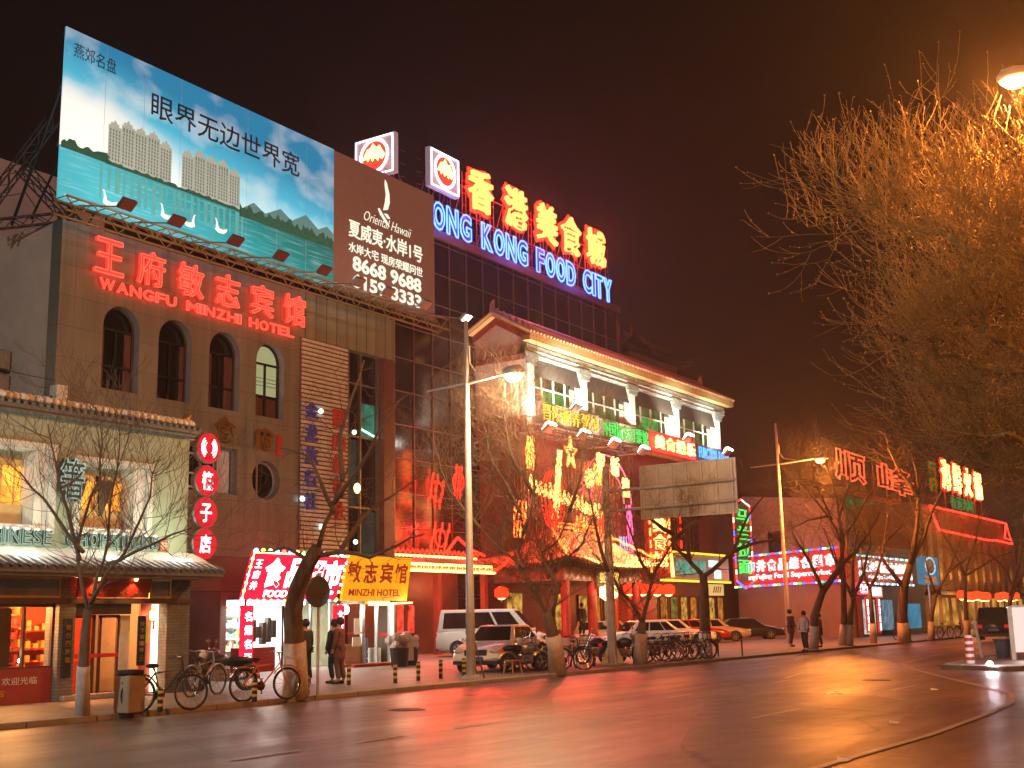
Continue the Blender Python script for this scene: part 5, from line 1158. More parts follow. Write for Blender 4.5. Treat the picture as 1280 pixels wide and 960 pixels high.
MB().prism(disc(85.9, 4.75, .48, 24, 2.2), 21.90, 21.94).build('picture', mat('dark_picture', (.05, .05, .06), .5), bs)
MB().tube([(85.9 + 1.2 * math.cos(a / 12 * math.pi), 21.9, 4.75 + .56 * math.sin(a / 12 * math.pi)) for a in range(25)], .05, 5).build('ring', glow('pale_ring', (.7, .9, .9), .9), bs)
MB().box(84.5, 21.93, 3.6, 87.3, 21.945, 4.05).build('stripe', mat('orange_stripe', (.5, .18, .06), .5, em=(.8, .25, .06), es=.4), bs)
MB().tube([(86, 22.1, .1), (86, 22.1, 3.5)], .12, 8).build('pole', m_steel, bs)
bp2 = tag(MB().box(89.6, 24.9, .55, 93.8, 25.0, 2.3).build('poster_board', glow('poster_blue', (.08, .38, .58), .45, .5, .6)), 'blue lit poster board low beside the last market tree', 'poster')
# ------------------------------------------------------------------ far buildings on the right
m_far = mat('far_wall', (.10, .05, .035), .8)
fb = thing('dark_building', 'dark far building with two sprawling red neon characters on its roof', 'building', (112, 34, .1))
MB().box(97, 34, .1, 128, 50, 12.0).build('wall', m_far, fb); MB().box(96.8, 33.7, 12.0, 128.2, 50, 12.5).build('parapet', m_far, fb)
b = MB()
for i in range(8): b.box(98.5 + i * 3.7, 33.9, 8.2, 100.3 + i * 3.7, 33.99, 10.2)
b.build('window', m_glass, fb)
t = thing('rooftop_sign', 'two widely spaced sprawling red neon characters far down the street', 'sign', (114, 33, 12.5))
for ch, x0, x1 in (('顺', 101.3, 109.8), ('峰', 113.5, 125.5)):
    z0, z1 = (13.0, 15.6)
    text(ch, 'character', glow('dim_red_core', (1, .09, .03), 2.2), t, x0, z0, x1, z1, 33, tube=.065, bold=.035)
b = MB()
for x in range(101, 127, 4): b.tube([(x, 33.3, 12.5), (x, 33.3, 15.4)], .06, 4)
b.build('scaffold', MATS['rust_scaffold'], t); lamp('neon_spill', 'POINT', (112, 31, 14), 500, (1, .07, .03), t, 1)
t = thing('neon_lettering', 'faint green neon row under the two far red characters', 'sign', (112, 33, 11)); row('顺峰海鲜酒楼', 'character', t, 104, 124, 10.7, 11.9, 33.4, fill=glow('faint_green', (.02, .22, .06), .35), bold=-.01)
gb = thing('golden_building', 'golden uplit restaurant block with glowing pilasters and rooftop neon at the far right', 'building', (128, 28, .1))
m_goldw = mat('ochre_wall', (.42, .24, .09), .7, var=.2, scale=.4)
MB().box(107, 28, .1, 168, 44, 11.0).build('wall', m_goldw, gb)
for i in range(14): MB().box(108 + i * 3.3, 27.6, 3.6, 109 + i * 3.3, 27.99, 8.8).build('pilaster', m_goldw, gb)
for i in range(14): MB().box(109.5 + i * 3.3, 27.85, .5, 111.0 + i * 3.3, 27.98, 2.9).build('shop_window', glow('gold_window', (1, .42, .07), .42, .9, .9), gb)
MB().box(107, 26.6, 3.1, 150, 27.95, 3.4).build('canopy', m_wood, gb)
for i in range(14): lamp('uplight', 'SPOT', (108.5 + i * 3.3, 26.9, 3.7), 260, (1, .52, .12), gb, .1, R(75), (108.5 + i * 3.3, 27.7, 8), .8) if i % 2 == 0 or i < 8 else None
lamp('canopy_light', 'POINT', (112, 25.6, 2.9), 160, (1, .42, .1), gb, .3); lamp('canopy_light', 'POINT', (124, 25.6, 2.9), 160, (1, .42, .1), gb, .3)
b = MB(); pts = [(108.8, 27.4, 10.75), (124.5, 27.4, 10.85), (140.3, 27.4, 10.9), (142.6, 27.4, 8.8), (134, 27.4, 8.85), (130.5, 27.4, 8.7), (111.5, 27.4, 8.8), (108.8, 27.4, 10.75)]
b.tube(pts, .11, 5); b.tube([(140.3, 27.4, 10.9), (139, 27.4, 9.3), (141.8, 27.4, 9.2)], .1, 5)
ol = b.build('neon_outline', glow('neon_red_soft', (1, .035, .02), 3.2), gb)
t = thing('rooftop_sign', 'four blazing red neon characters on the golden block', 'sign', (123, 28, 12))
for i, ch in enumerate('海鲜火锅'):
    x = 115.6 + i * 4.3; o = text(ch, 'character', g_hot, t, x, 12.8, x + 3.0, 15.6, 27.8, .15, .025); text(ch, 'neon_tube', g_red, o, x - .1, 12.7, x + 3.1, 15.7, 27.85, tube=.07, bold=.065)
b = MB()
for x in range(115, 134, 3): b.tube([(x, 28.2, 11), (x, 28.2, 15.4)], .07, 4)
b.build('scaffold', MATS['rust_scaffold'], t); lamp('neon_spill', 'POINT', (123, 26, 13.5), 500, (1, .07, .03), t, 1)
t = thing('vertical_sign', 'dim yellow two-character sign left of the four blazing characters', 'sign', (112, 28, 12)); row('酒楼', 'character', t, 110.9, 113.6, 12.2, 15.1, 27.8, fill=glow('dim_yellow', (.5, .32, .02), .32), vert=True, bold=.04)
t = thing('neon_lettering', 'dim green neon row under the four blazing characters', 'sign', (122, 28, 11)); row('香港海鲜', 'character', t, 117.5, 127, 11.2, 12.4, 27.7, fill=glow('faint_green2', (.06, .4, .1), .45), bold=-.01)
for i, x in enumerate([112.5 + k * 1.9 for k in range(13)]):
    if i in (6, 7): continue
    nth = ['first', 'second', 'third', 'fourth', 'fifth', 'sixth', 'seventh', 'eighth', 'ninth', 'tenth', 'eleventh', 'twelfth', 'thirteenth'][i]
    lantern(x, 26.2, 3.0 + (.0 if i % 3 else .1), .42, .75, 'red lantern, ' + nth + ' along the golden far canopy', 'lanterns along the golden canopy', glow('lantern_red_far', (1, .045, .008), 1.8))

# ------------------------------------------------------------------ street lamps and posts
def gp0(px, d, z=.1):
    p = at(px, 480, d); return p + UP * ((z - p.z) / UP.z)
m_pole = mat('pole_grey', (.56, .55, .56), .38, .2, scale=4)
def street_lamp(x, y, h, arm, za, out, label, energy, col, lens, reach=1.4, lr=.2, group='street lamps along the road'):
    """arm = -1 reaches toward the road's far side (-y), +1 the other way"""
    t = thing('street_lamp', label, 'street lamp', (x, y, .1), group=group)
    MB().tube([(x, y, .1), (x, y, 2.2), (x, y, h)], [.14, .12, .06], 12).build('pole', m_pole, t, smooth=True)
    MB().box(x - .22, y - .22, .1, x + .22, y + .22, .16).box(x - .16, y - .16, .16, x + .16, y + .16, .22).build('base', m_pole, t)
    MB().tube([(x, y - arm * reach, za - .05), (x, y, za), (x, y + arm * out, za + .12)], [.03, .045, .03], 8).build('arm', m_pole, t)
    MB().tube([(x, y + arm * .1, za + 1.1), (x, y + arm * .12, za + .6), (x, y + arm * .35, za + .28), (x, y + arm * 1.0, za + .14)], .02, 6).build('brace', m_pole, t)
    yl = y + arm * (out + .2); zl = za + .12
    hd = MB(); hd.tf = Matrix.Translation((x, yl, zl)) @ Matrix.Scale(arm, 4, (0, 1, 0))
    hd.lathe([(.05, -.30), (.15, -.2), (.20, .08), (.18, .3), (.05, .42)], (0, 0, .03), 12, axis='Y'); hh = hd.build('lamp_head', m_pole, t, smooth=True, fix=True)
    MB().ball((x, yl + arm * .08, zl - .09), lr, .95, 1.35, .9, 12, 8).build('lens', lens, hh, smooth=True)
    lamp('bulb_light', 'POINT', (x, yl + arm * .08, zl - .42), energy, col, t, .18)
    return t
SOD = (1, .29, .045); WRM = (1, .58, .27); COOL = (.90, 1, .88)
g_sod = glow('lens_sodium', (1, .45, .10), 30); g_wsod = glow('lens_warm', (1, .70, .38), 30)
street_lamp(28.7, 20.1, 10.4, -1, 8.5, 1.35, 'tall grey street lamp with a warm lit head in front of the glass block', 1500, WRM, g_wsod, 1.45)
street_lamp(63.4, 23.8, 12.0, -1, 9.75, 2.1, 'slim street lamp with an amber head before the mauve corner wall', 7000, SOD, g_sod, 1.6)
street_lamp(24.7, 1.2, 13.6, 1, 12.0, 2.35, 'street lamp at the bare tree crown, its amber head at the photo edge', 5600, SOD, glow('lens_sodium_burst', (1, .5, .13), 70), .4, .17)
street_lamp(-3.0, 20.1, 10.4, -1, 8.5, 1.35, 'grey street lamp further back along the kerb before the shop', 5200, COOL, g_wsod, 1.45)
street_lamp(9, -5.5, 12.0, 1, 10.5, 2.3, 'amber street lamp on the near side behind the viewer', 5200, SOD, g_sod, .4)
street_lamp(108, 19.6, 9.5, -1, 7.4, 1.6, 'distant street lamp by the golden block at the far right', 2200, WRM, g_wsod, .6)
gs_ = thing('road_sign', 'back of a large road sign carried by a thick shiny steel mast', 'road sign', (38.5, 20.93, .1))
MB().tube([(38.5, 20.93, .1), (38.5, 20.93, 7.05)], [.17, .12], 14).build('mast', mat('mast_steel', (.74, .72, .73), .3, .15, spec=.8), gs_, smooth=True)
b = MB().box(38.1, 20.53, .1, 38.9, 21.33, .16)
for a in range(4):
    c_, s_ = math.cos(a * math.pi / 2 + .78), math.sin(a * math.pi / 2 + .78); b.add([(38.5 + c_ * .16, 20.93 + s_ * .16, .16), (38.5 + c_ * .42, 20.93 + s_ * .42, .16), (38.5 + c_ * .16, 20.93 + s_ * .16, .75), (38.5 + c_ * .16 - s_ * .02, 20.93 + s_ * .16 + c_ * .02, .16), (38.5 + c_ * .42 - s_ * .02, 20.93 + s_ * .42 + c_ * .02, .16), (38.5 + c_ * .16 - s_ * .02, 20.93 + s_ * .16 + c_ * .02, .75)], [(0, 1, 2), (5, 4, 3), (0, 3, 4, 1), (1, 4, 5, 2), (2, 5, 3, 0)])
b.build('base', m_pole, gs_)
MB().tube([(38.5, 20.9, 6.15), (38.5, 16.0, 6.2)], .06, 8).tube([(38.5, 20.9, 5.45), (38.5, 16.0, 5.5)], .06, 8).build('arm', m_pole, gs_)
MB().box(38.58, 15.98, 5.06, 38.63, 19.58, 6.95).build('panel', mat('sign_back', (.46, .42, .38), .45, .3, scale=2), gs_)
b = MB()
for i in range(7): b.box(38.53, 16.1 + i * .56, 5.08, 38.575, 16.15 + i * .56, 6.93)
for z in (5.06, 6.9): b.box(38.54, 15.98, z, 38.575, 19.58, z + .05)
b.box(38.52, 15.96, 5.06, 38.575, 16.02, 6.95).box(38.52, 19.54, 5.06, 38.575, 19.6, 6.95)
b.build('rib', m_pole, gs_)
q_ = gp0(397, 27.6)
sp_ = thing('sign_post', 'thin grey post with the dark back of an oval sign beside the whitewashed tree', 'sign post', (q_.x, q_.y, .1))
MB().tube([(q_.x, q_.y, .1), (q_.x, q_.y, 2.85)], .035, 8).build('post', m_pole, sp_)
o_ = MB(); o_.tf = Matrix.Translation((q_.x - .05, q_.y - .02, 2.42)) @ Matrix.Rotation(R(-60), 4, 'Z'); o_.prism(disc(0, 0, .36, 24, .8), -.012, .012); o_.build('plate', mat('plate_back', (.16, .15, .15), .5, .5), sp_)
def bollard(x, y, h, where, ll='yellow and black'):
    t = thing('bollard', 'short ' + ll + ' banded bollard ' + where, 'bollard', (x, y, .1), group='banded bollards along the kerb'); z = .1
    MB().lathe([(.055, z), (.055, z + h), (.04, z + h + .02)], (x, y, 0), 12).build('post', m_black, t, smooth=False)
    for k in (.25, .55, .83): MB().lathe([(.058, 0), (.058, h * .13)], (x, y, z + h * k), 12).build('band', m_yellow, t)
for px, d, w in ((200, 23.3, 'in front of the black bicycle'), (318, 25.9, 'in front of the orange bicycle'), (384, 28.2, 'just right of the whitewashed thick tree'), (436, 32.2, 'right of the couple in coats'), (494, 32.7, 'below the white sacks'), (523, 33.8, 'left of the white sedan'), (551, 34.9, 'at the left front corner of the white sedan'), (580, 36.0, 'by the number plate of the white sedan'), (743, 41.5, 'beside the bicycles at the steel mast')):
    p = at(px, 480, d); p += UP * ((.1 - p.z) / UP.z); bollard(p.x, p.y, .42 if d < 31 else .5, w)

# ------------------------------------------------------------------ vehicles
def gp(px, d, z=.1):
    p = at(px, 480, d); return p + UP * ((z - p.z) / UP.z)
m_tyre = mat('tyre', (.015, .015, .015), .8); m_rim = mat('alloy', (.5, .5, .5), .3, .9); m_headl = mat('headlight', (.6, .6, .62), .1, .2, var=0, coat=1); m_tail = mat('tail_light', (.5, .02, .02), .2, coat=1, em=(1, .02, .01), es=.25)
m_plate = mat('number_plate_blue', (.05, .10, .40), .4)
KINDS_ = {  # length, width, height, belt, greenhouse (rear base, rear top, front top, front base), lower stations (x, z)
    'sedan': (4.7, 1.78, 1.45, .92, (-1.95, -1.25, .35, 1.05), [(-2.35, .80), (-2.25, .95), (-1.6, .98), (-.2, .96), (1.0, .94), (1.7, .84), (2.2, .70), (2.35, .55)]),
    'wagon': (4.7, 1.74, 1.48, .93, (-2.28, -2.05, .35, 1.05), [(-2.35, .85), (-2.3, .95), (-1.6, .96), (-.2, .95), (1.0, .94), (1.7, .86), (2.2, .74), (2.35, .58)]),
    'van': (5.1, 1.85, 2.15, 1.15, (-2.5, -2.35, 1.1, 2.0), [(-2.55, 1.1), (-2.5, 1.18), (-1.6, 1.18), (-.2, 1.18), (1.2, 1.17), (2.0, 1.10), (2.42, .95), (2.55, .62)]),
    'suv': (4.6, 1.86, 1.75, 1.05, (-2.2, -2.0, .45, 1.05), [(-2.3, .95), (-2.25, 1.07), (-1.6, 1.07), (-.2, 1.06), (1.0, 1.05), (1.7, .98), (2.15, .85), (2.3, .60)])}
def car(name, kind, label, cat, paint, pos, heading, taxi=False):
    L, Wd, H, belt, (gb0, gt0, gt1, gb1), st = KINDS_[kind]; hw = Wd / 2
    t = thing(name, label, cat, (pos.x, pos.y, .1), heading, 'cars parked on the forecourt' if kind != 'suv' else None, local=True)
    vs = []; fs = []; n = 10
    xs = []
    for i in range(len(st) - 1):
        for k in range(3): u = k / 3; xs.append((st[i][0] + (st[i + 1][0] - st[i][0]) * u, st[i][1] + (st[i + 1][1] - st[i][1]) * u))
    xs.append(st[-1])
    for x, z in xs:
        e_ = abs(x) / (L / 2); w = hw * (1 - .13 * max(0, (e_ - .72) / .28) ** 2); zb = .22 + .10 * max(0, (e_ - .8) / .2)
        vs += [(x, -w * .90, zb), (x, -w * .985, zb + .12), (x, -w, (zb + z) / 2), (x, -w * .97, z - .10), (x, -w * .86, z), (x, w * .86, z), (x, w * .97, z - .10), (x, w, (zb + z) / 2), (x, w * .985, zb + .12), (x, w * .90, zb)]
    for i in range(len(xs) - 1):
        for k in range(n): a, b = i * n + k, i * n + (k + 1) % n; fs.append((a, a + n, b + n, b))
    fs.append(tuple(range(n))); fs.append(tuple(range(len(vs) - 1, len(vs) - n - 1, -1)))
    MB().add(vs, fs).build('body', paint, t, smooth=True, fix=True)
    ib, it = hw * .90, hw * (.66 if kind == 'sedan' else .74)
    B4 = [(gb0, -ib, belt - .03), (gb1, -ib, belt - .03), (gb1, ib, belt - .03), (gb0, ib, belt - .03)]; T4 = [(gt0, -it, H), (gt1, -it, H), (gt1, it, H), (gt0, it, H)]
    MB().add(B4 + T4, [(3, 2, 1, 0), (4, 5, 6, 7), (0, 1, 5, 4), (1, 2, 6, 5), (2, 3, 7, 6), (3, 0, 4, 7)]).build('cabin', paint, t, bevel=.07, seg=3, smooth=True)
    def panel(nm, corners, u0, u1, v0, v1, m_, off=.012):
        p00, p10, p11, p01 = [Vector(c) for c in corners]
        def P_(u, v): return (p00 * (1 - u) + p10 * u) * (1 - v) + (p01 * (1 - u) + p11 * u) * v
        nrm = (p10 - p00).cross(p01 - p00).normalized() * off
        q = [P_(u0, v0), P_(u1, v0), P_(u1, v1), P_(u0, v1)]
        MB().add([a + nrm for a in q] + [a - nrm for a in q], [(0, 1, 2, 3), (7, 6, 5, 4), (0, 4, 5, 1), (1, 5, 6, 2), (2, 6, 7, 3), (3, 7, 4, 0)]).build(nm, m_, t)
    m_cg = mat('car_glass', (.015, .013, .013), .08, 0, 0, spec=.8)
    panel('windscreen', (B4[1], B4[2], T4[2], T4[1]), .06, .94, .12, .90, m_cg); panel('rear_window', (B4[3], B4[0], T4[0], T4[3]), .08, .92, .15, .88, m_cg)
    cuts = ((.06, .36), (.40, .66), (.69, .93)) if kind in ('van', 'wagon', 'suv') else ((.10, .28), (.31, .60), (.63, .90))
    for a, b_ in cuts:
        panel('side_window', (B4[0], B4[1], T4[1], T4[0]), a, b_, .16, .86, m_cg); panel('side_window', (B4[2], B4[3], T4[3], T4[2]), 1 - b_, 1 - a, .16, .86, m_cg)
    r = .32 if kind != 'van' else .34; wb = L * .29
    for x in (-wb, wb):
        for s in (-1, 1):
            y = s * (hw - .10)
            w = MB().lathe([(r * .62, -.10), (r * .97, -.10), (r, -.06), (r, .06), (r * .97, .10), (r * .62, .10)], (x, y, r), 20, axis='Y').build('wheel', m_tyre, t, smooth=False)
            q = MB().lathe([(.05, s * .07), (r * .60, s * .09), (r * .62, s * .105), (r * .55, s * .1), (.06, s * .08)], (x, y, r), 16, axis='Y')
            for k in range(5): a = k * 1.2566; q.tube([(x, y + s * .105, r), (x + math.cos(a) * r * .56, y + s * .105, r + math.sin(a) * r * .56)], .03, 4)
            q.build('rim', m_rim, w)
            MB().lathe([(r * 1.02, 0), (r * 1.14, 0), (r * 1.14, .012), (r * 1.02, .012)], (x, s * hw * .995 - .006, r + .02), 20, axis='Y').build('wheel_arch', m_black, t)
    f = L / 2
    zl = .66 if kind != 'van' else .85
    for s in (-1, 1):
        MB().ball((f - .10, s * hw * .68, zl), .13, .9, 1.3, .75, 10, 6).build('headlight', m_headl, t, smooth=True)
        MB().box(-f - .005, s * hw * .72 - .14, zl + .02, -f + .08, s * hw * .72 + .14, zl + .2).build('tail_light', m_tail, t, bevel=.02)
        MB().ball((gb1 - .15, s * (hw + .08), belt + .06), .1, .6, 1.1, .7, 8, 5).build('mirror', paint, t, smooth=True)
        MB().box(-wb + .5, s * hw * 1.0 - .006, .55, wb - .5, s * hw * 1.0 + .006, .59).build('side_moulding', m_black, t)
    MB().box(f - .06, -hw * .42, zl - .14, f + .012, hw * .42, zl + .04).build('grille', m_black, t, bevel=.01)
    MB().box(f - .04, -.26, .36, f + .03, .26, .49).build('number_plate', m_plate, t); MB().box(-f - .02, -.26, .52, -f + .04, .26, .65).build('number_plate', m_plate, t)
    MB().box(f - .1, -hw * .86, .25, f + .02, hw * .86, .36).build('bumper', m_black, t, bevel=.02); MB().box(-f - .02, -hw * .86, .25, -f + .1, hw * .86, .38).build('bumper', m_black, t, bevel=.02)
    if taxi: MB().box(-.25, -.18, H, .1, .18, H + .12).build('roof_sign', m_white, t, bevel=.03)
    return t
p_white = mat('car_white', (.82, .80, .77), .3, coat=.6, var=.03); p_silver = mat('car_silver', (.62, .60, .58), .3, .15, coat=.6, var=.03); p_red = mat('car_red', (.42, .015, .015), .25, coat=.8, var=.03); p_black = mat('car_black', (.02, .018, .018), .2, coat=.8, var=0); p_beige = mat('car_beige', (.50, .46, .42), .3, coat=.6, var=.03)
p_vw = mat('van_white', (.78, .75, .71), .4, coat=.3, var=.04)
car('parked_van', 'van', 'white minivan parked with its windscreen to the right behind the white sedan', 'van', p_vw, gp(616, 57.5), R(-68))
car('parked_car', 'sedan', 'white sedan with a blue number plate nosing out behind the street lamp pole', 'car', p_white, gp(626, 40.5), R(-166))
car('parked_car', 'wagon', 'pale silver estate car behind the steel mast, nearest the porch', 'car', p_silver, gp(768, 71), R(-62))
car('parked_car', 'sedan', 'silver sedan with red tail lights behind the bicycles and forked tree', 'car', p_silver, gp(800, 60), R(146))
car('parked_car', 'wagon', 'white hatchback with its bonnet to the right, beside the red car', 'car', p_white, gp(842, 69), R(-60))
car('parked_car', 'sedan', 'dark red car shining between the two right hand trees', 'car', p_red, gp(866, 76), R(-62))
car('parked_car', 'sedan', 'reddish lit pale car half hidden behind the dark red car', 'car', p_beige, gp(893, 79), R(-66))
car('parked_car', 'sedan', 'black sedan parked alone along the foot of the mauve wall', 'car', p_black, gp(936, 84), R(-58))
car('stopped_car', 'suv', 'dark off-road car with glowing red tail lights on the far right roadway', 'car', p_black, gp(1247, 66, .1), R(8))

# ------------------------------------------------------------------ bicycles and motorcycles
m_chrome = mat('chrome', (.6, .6, .6), .2, .95, var=0)
def bicycle(label, pos, rz, col, basket=False, group='bicycles standing on the pavement'):
    t = thing('bicycle', label, 'bicycle', pos, rz, group, local=True); r = .33
    for x in (-.52, .54):
        w = MB().ring((x, 0, r), r, .022, 'Y', 26, 0, 5).build('wheel', m_tyre, t)
        q = MB().ring((x, 0, r), r - .03, .012, 'Y', 22, 0, 4)
        for k in range(12): a = k * math.pi / 6; q.tube([(x, .02 * (-1) ** k, r), (x + (r - .03) * math.cos(a), 0, r + (r - .03) * math.sin(a))], .004, 3)
        q.build('spokes', m_chrome, w)
        MB().tube([(x + .39 * math.cos(a * .2 + .35), 0, r + .39 * math.sin(a * .2 + .35)) for a in range(12)], .018, 5).build('mudguard', col, t)
    f = MB().tube([(-.52, 0, r), (-.08, 0, .30), (-.22, 0, .80)], .017, 6).tube([(-.52, 0, r), (-.20, 0, .72), (.36, 0, .78), (-.08, 0, .30)], .02, 6).tube([(.54, 0, r), (.38, 0, .72), (.33, 0, .98)], .018, 6)
    f.build('frame', col, t)
    MB().tube([(.15, -.27, .98), (.3, -.2, 1.02), (.34, 0, .99), (.3, .2, 1.02), (.15, .27, .98)], .014, 6).build('handlebar', m_chrome, t)
    MB().ball((-.26, 0, .86), .14, 1.0, .6, .35, 8, 5).tube([(-.22, 0, .78), (-.25, 0, .85)], .02, 5).build('saddle', m_black, t)
    MB().box(-.75, -.06, .68, -.3, .06, .70).tube([(-.7, .05, .68), (-.52, .05, r)], .01, 4).tube([(-.7, -.05, .68), (-.52, -.05, r)], .01, 4).build('carrier', m_chrome, t)
    MB().lathe([(.1, -.01), (.1, .01)], (-.08, .04, .30), 14, axis='Y').tube([(-.08, .06, .30), (-.02, .09, .14), (-.02, .16, .14)], .012, 4).tube([(-.08, -.06, .30), (-.14, -.09, .46), (-.14, -.16, .46)], .012, 4).tube([(-.3, .09, .02), (-.12, .05, .28)], .01, 4).build('crank', m_dark, t)
    if basket:
        q = MB()
        for z in (.72, .82, .92): q.tube([(.42, -.14, z), (.7, -.16, z), (.7, .16, z), (.42, .14, z), (.42, -.14, z)], .008, 4)
        for x, y in ((.42, -.14), (.56, -.15), (.7, -.16), (.7, 0), (.7, .16), (.56, .15), (.42, .14)): q.tube([(x, y, .70), (x, y, .93)], .007, 4)
        q.build('basket', m_dark, t)
    return t
def motorbike(label, pos, rz, col):
    t = thing('motorbike', label, 'motorbike', pos, rz, 'motorbikes standing on the pavement', local=True)
    for x in (-.6, .66):
        w = MB().ring((x, 0, .29), .25, .055, 'Y', 20, 0, 6).build('wheel', m_tyre, t); q = MB().lathe([(.06, -.05), (.06, .05)], (x, 0, .29), 10, axis='Y').ring((x, 0, .29), .2, .02, 'Y', 16)
        for k in range(6): a = k * 1.047; q.tube([(x, 0, .29), (x + .2 * math.cos(a), 0, .29 + .2 * math.sin(a))], .012, 4)
        q.build('rim', m_chrome, w)
    MB().ball((.12, 0, .74), .27, 1.1, .62, .62, 12, 7).build('tank', col, t, smooth=True)
    MB().ball((-.38, 0, .74), .36, 1.15, .42, .28, 12, 6).build('seat', m_black, t, smooth=True)
    MB().box(-.15, -.13, .25, .3, .13, .55).box(-.05, -.17, .3, .12, .17, .45).build('engine', m_chrome, t, bevel=.04)
    MB().tube([(.66, .07, .29), (.42, .07, .85), (.36, .07, 1.02)], .025, 6).tube([(.66, -.07, .29), (.42, -.07, .85), (.36, -.07, 1.02)], .025, 6).build('fork', m_chrome, t)
    MB().tube([(.18, -.36, 1.0), (.32, -.2, 1.06), (.36, 0, 1.02), (.32, .2, 1.06), (.18, .36, 1.0)], .016, 6).tube([(.3, .26, 1.04), (.28, .34, 1.22)], .008, 4).tube([(.3, -.26, 1.04), (.28, -.34, 1.22)], .008, 4).ball((.28, .36, 1.24), .05, 1, .4, 1).ball((.28, -.36, 1.24), .05, 1, .4, 1).build('handlebar', m_chrome, t)
    MB().ball((.5, 0, .9), .11, 1, 1, 1).build('headlight', m_headl, t, smooth=True)
    MB().tube([(.2, -.15, .28), (-.3, -.17, .24), (-.8, -.17, .34)], [.03, .035, .05], 8).build('exhaust', m_chrome, t)
    MB().tube([(.3, 0, .75), (-.2, 0, .62), (-.75, 0, .66)], .03, 6).tube([(-.1, 0, .3), (-.6, 0, .29)], .03, 6).tube([(-.62, .1, .3), (-.5, .1, .66)], .03, 6).build('frame', m_dark, t)
    MB().tube([(-.6 + .33 * math.cos(a * .25 + .5), 0, .29 + .33 * math.sin(a * .25 + .5)) for a in range(10)], .05, 5).tube([(.66 + .33 * math.cos(a * .25 + .5), 0, .29 + .33 * math.sin(a * .25 + .5)) for a in range(9)], .05, 5).build('mudguard', col, t)
    MB().box(-.86, -.07, .62, -.78, .07, .72).build('tail_light', m_tail, t)
    return t
c_blk = mat('bike_black', (.02, .02, .022), .35, coat=.4, var=0); c_org = mat('bike_orange', (.55, .12, .03), .35, var=0); c_slv = mat('bike_silver', (.4, .4, .42), .3, .6, var=0); c_blu = mat('bike_blue', (.04, .07, .2), .35, var=0); c_red = mat('bike_red', (.3, .02, .02), .35, var=0)
q = gp(205, 23.6); bicycle('black bicycle with a high saddle parked before the grey brick pier', (q.x, q.y, .1), R(-20), c_blk)
q = gp(331, 26.4); bicycle('orange framed bicycle leaning beside the whitewashed thick tree', (q.x, q.y, .1), R(-16), c_org)
q = gp(243, 30); bicycle('dark bicycle in the shadow by the tan slatted gate', (q.x, q.y, .1), R(48), c_blk)
q = gp(278, 30.5); motorbike('black motorbike with red tail lamp by the red upright banner', (q.x, q.y, .1), R(152), c_blk)
q = gp(255, 28.6); bicycle('bicycle with a pale front wheel beside the black motorbike', (q.x, q.y, .1), R(12), c_slv)
for px, d, rz, col, lb in ((655, 38.2, -25, c_slv, 'silver motorbike between the white sedan and the pale based tree'), (668, 39.6, 150, c_blk, 'black motorbike with mirrors behind the silver motorbike'), (752, 43.5, 120, c_blk, 'black motorbike just left of the steel mast'), (778, 43.2, -40, c_blu, 'dark blue motorbike just right of the steel mast')):
    q = gp(px, d); motorbike(lb, (q.x, q.y, .1), R(rz), col)
for i, (px, d, rz, col, bk, lb) in enumerate(((686, 39.2, -30, c_slv, 0, 'silver bicycle tucked behind the pale based tree'), (709, 38.8, -62, c_blk, 1, 'bicycle with a wire basket on the right of the pale based tree'), (716, 41, 40, c_red, 0, 'red bicycle between the pale based tree and the mast'), (735, 44.5, 20, c_blk, 0, 'black bicycle left of the motorbike by the mast'),
        (789, 43.8, -70, c_red, 0, 'red bicycle leaning at the left of the forked tree'), (818, 44, -35, c_blu, 0, 'blue bicycle just right of the forked tree'), (826, 44.8, -60, c_slv, 1, 'silver bicycle with a basket in the bicycle row'), (836, 45, -25, c_blk, 0, 'black bicycle in the middle of the bicycle row'), (846, 45.6, -50, c_blu, 1, 'dark blue bicycle with a basket in the row'), (857, 46, -30, c_slv, 0, 'silver bicycle toward the right of the row'), (868, 46.5, -55, c_blk, 0, 'black bicycle one from the right end of the row'), (877, 47, -20, c_red, 0, 'red bicycle at the right end of the row'))):
    q = gp(px, d); bicycle(lb, (q.x, q.y, .1), R(rz), col, bk)
for px, d, lb in ((1128, 72, 'dark bicycle parked by the last whitewashed tree'), (1182, 74, 'dark bicycle parked below the golden block'), (1204, 76, 'dark bicycle by the golden shop doors')):
    q = gp(px, d); bicycle(lb, (q.x, q.y, .1), R(-20), c_blk)
# ------------------------------------------------------------------ street furniture
bn = gp(161, 23.3); t = thing('litter_bin', 'square stone litter bin with a dark dished top on the pavement corner', 'litter bin', (bn.x, bn.y, .1))
MB().box(bn.x - .21, bn.y - .21, .1, bn.x + .21, bn.y + .21, .80).build('body', mat('bin_stone', (.30, .24, .17), .7), t, bevel=.03); MB().lathe([(.23, .80), (.26, .84), (.26, .90), (.19, .90), (.15, .83)], (bn.x, bn.y, 0), 16).build('top', m_dark, t)
tg = gp(507, 57)
sk = gp(507, 46); t = thing('refuse_sacks', 'two black tubs stuffed with crumpled white sacks beside the hotel door', 'sacks', (sk.x, sk.y, .1))
for dx in (-.75, .5): MB().lathe([(.30, .1), (.36, .75), (.38, .78), (.33, .78)], (sk.x + dx, sk.y + dx * .4, 0), 14).build('tub', m_black, t)
b = MB()
for i in range(26): b.ball((sk.x - .1 + rnd.uniform(-.85, .75), sk.y + rnd.uniform(-.3, .3), .95 + rnd.uniform(-.1, .25)), rnd.uniform(.12, .24), rnd.uniform(.7, 1.4), 1, rnd.uniform(.6, 1.2), 7, 5)
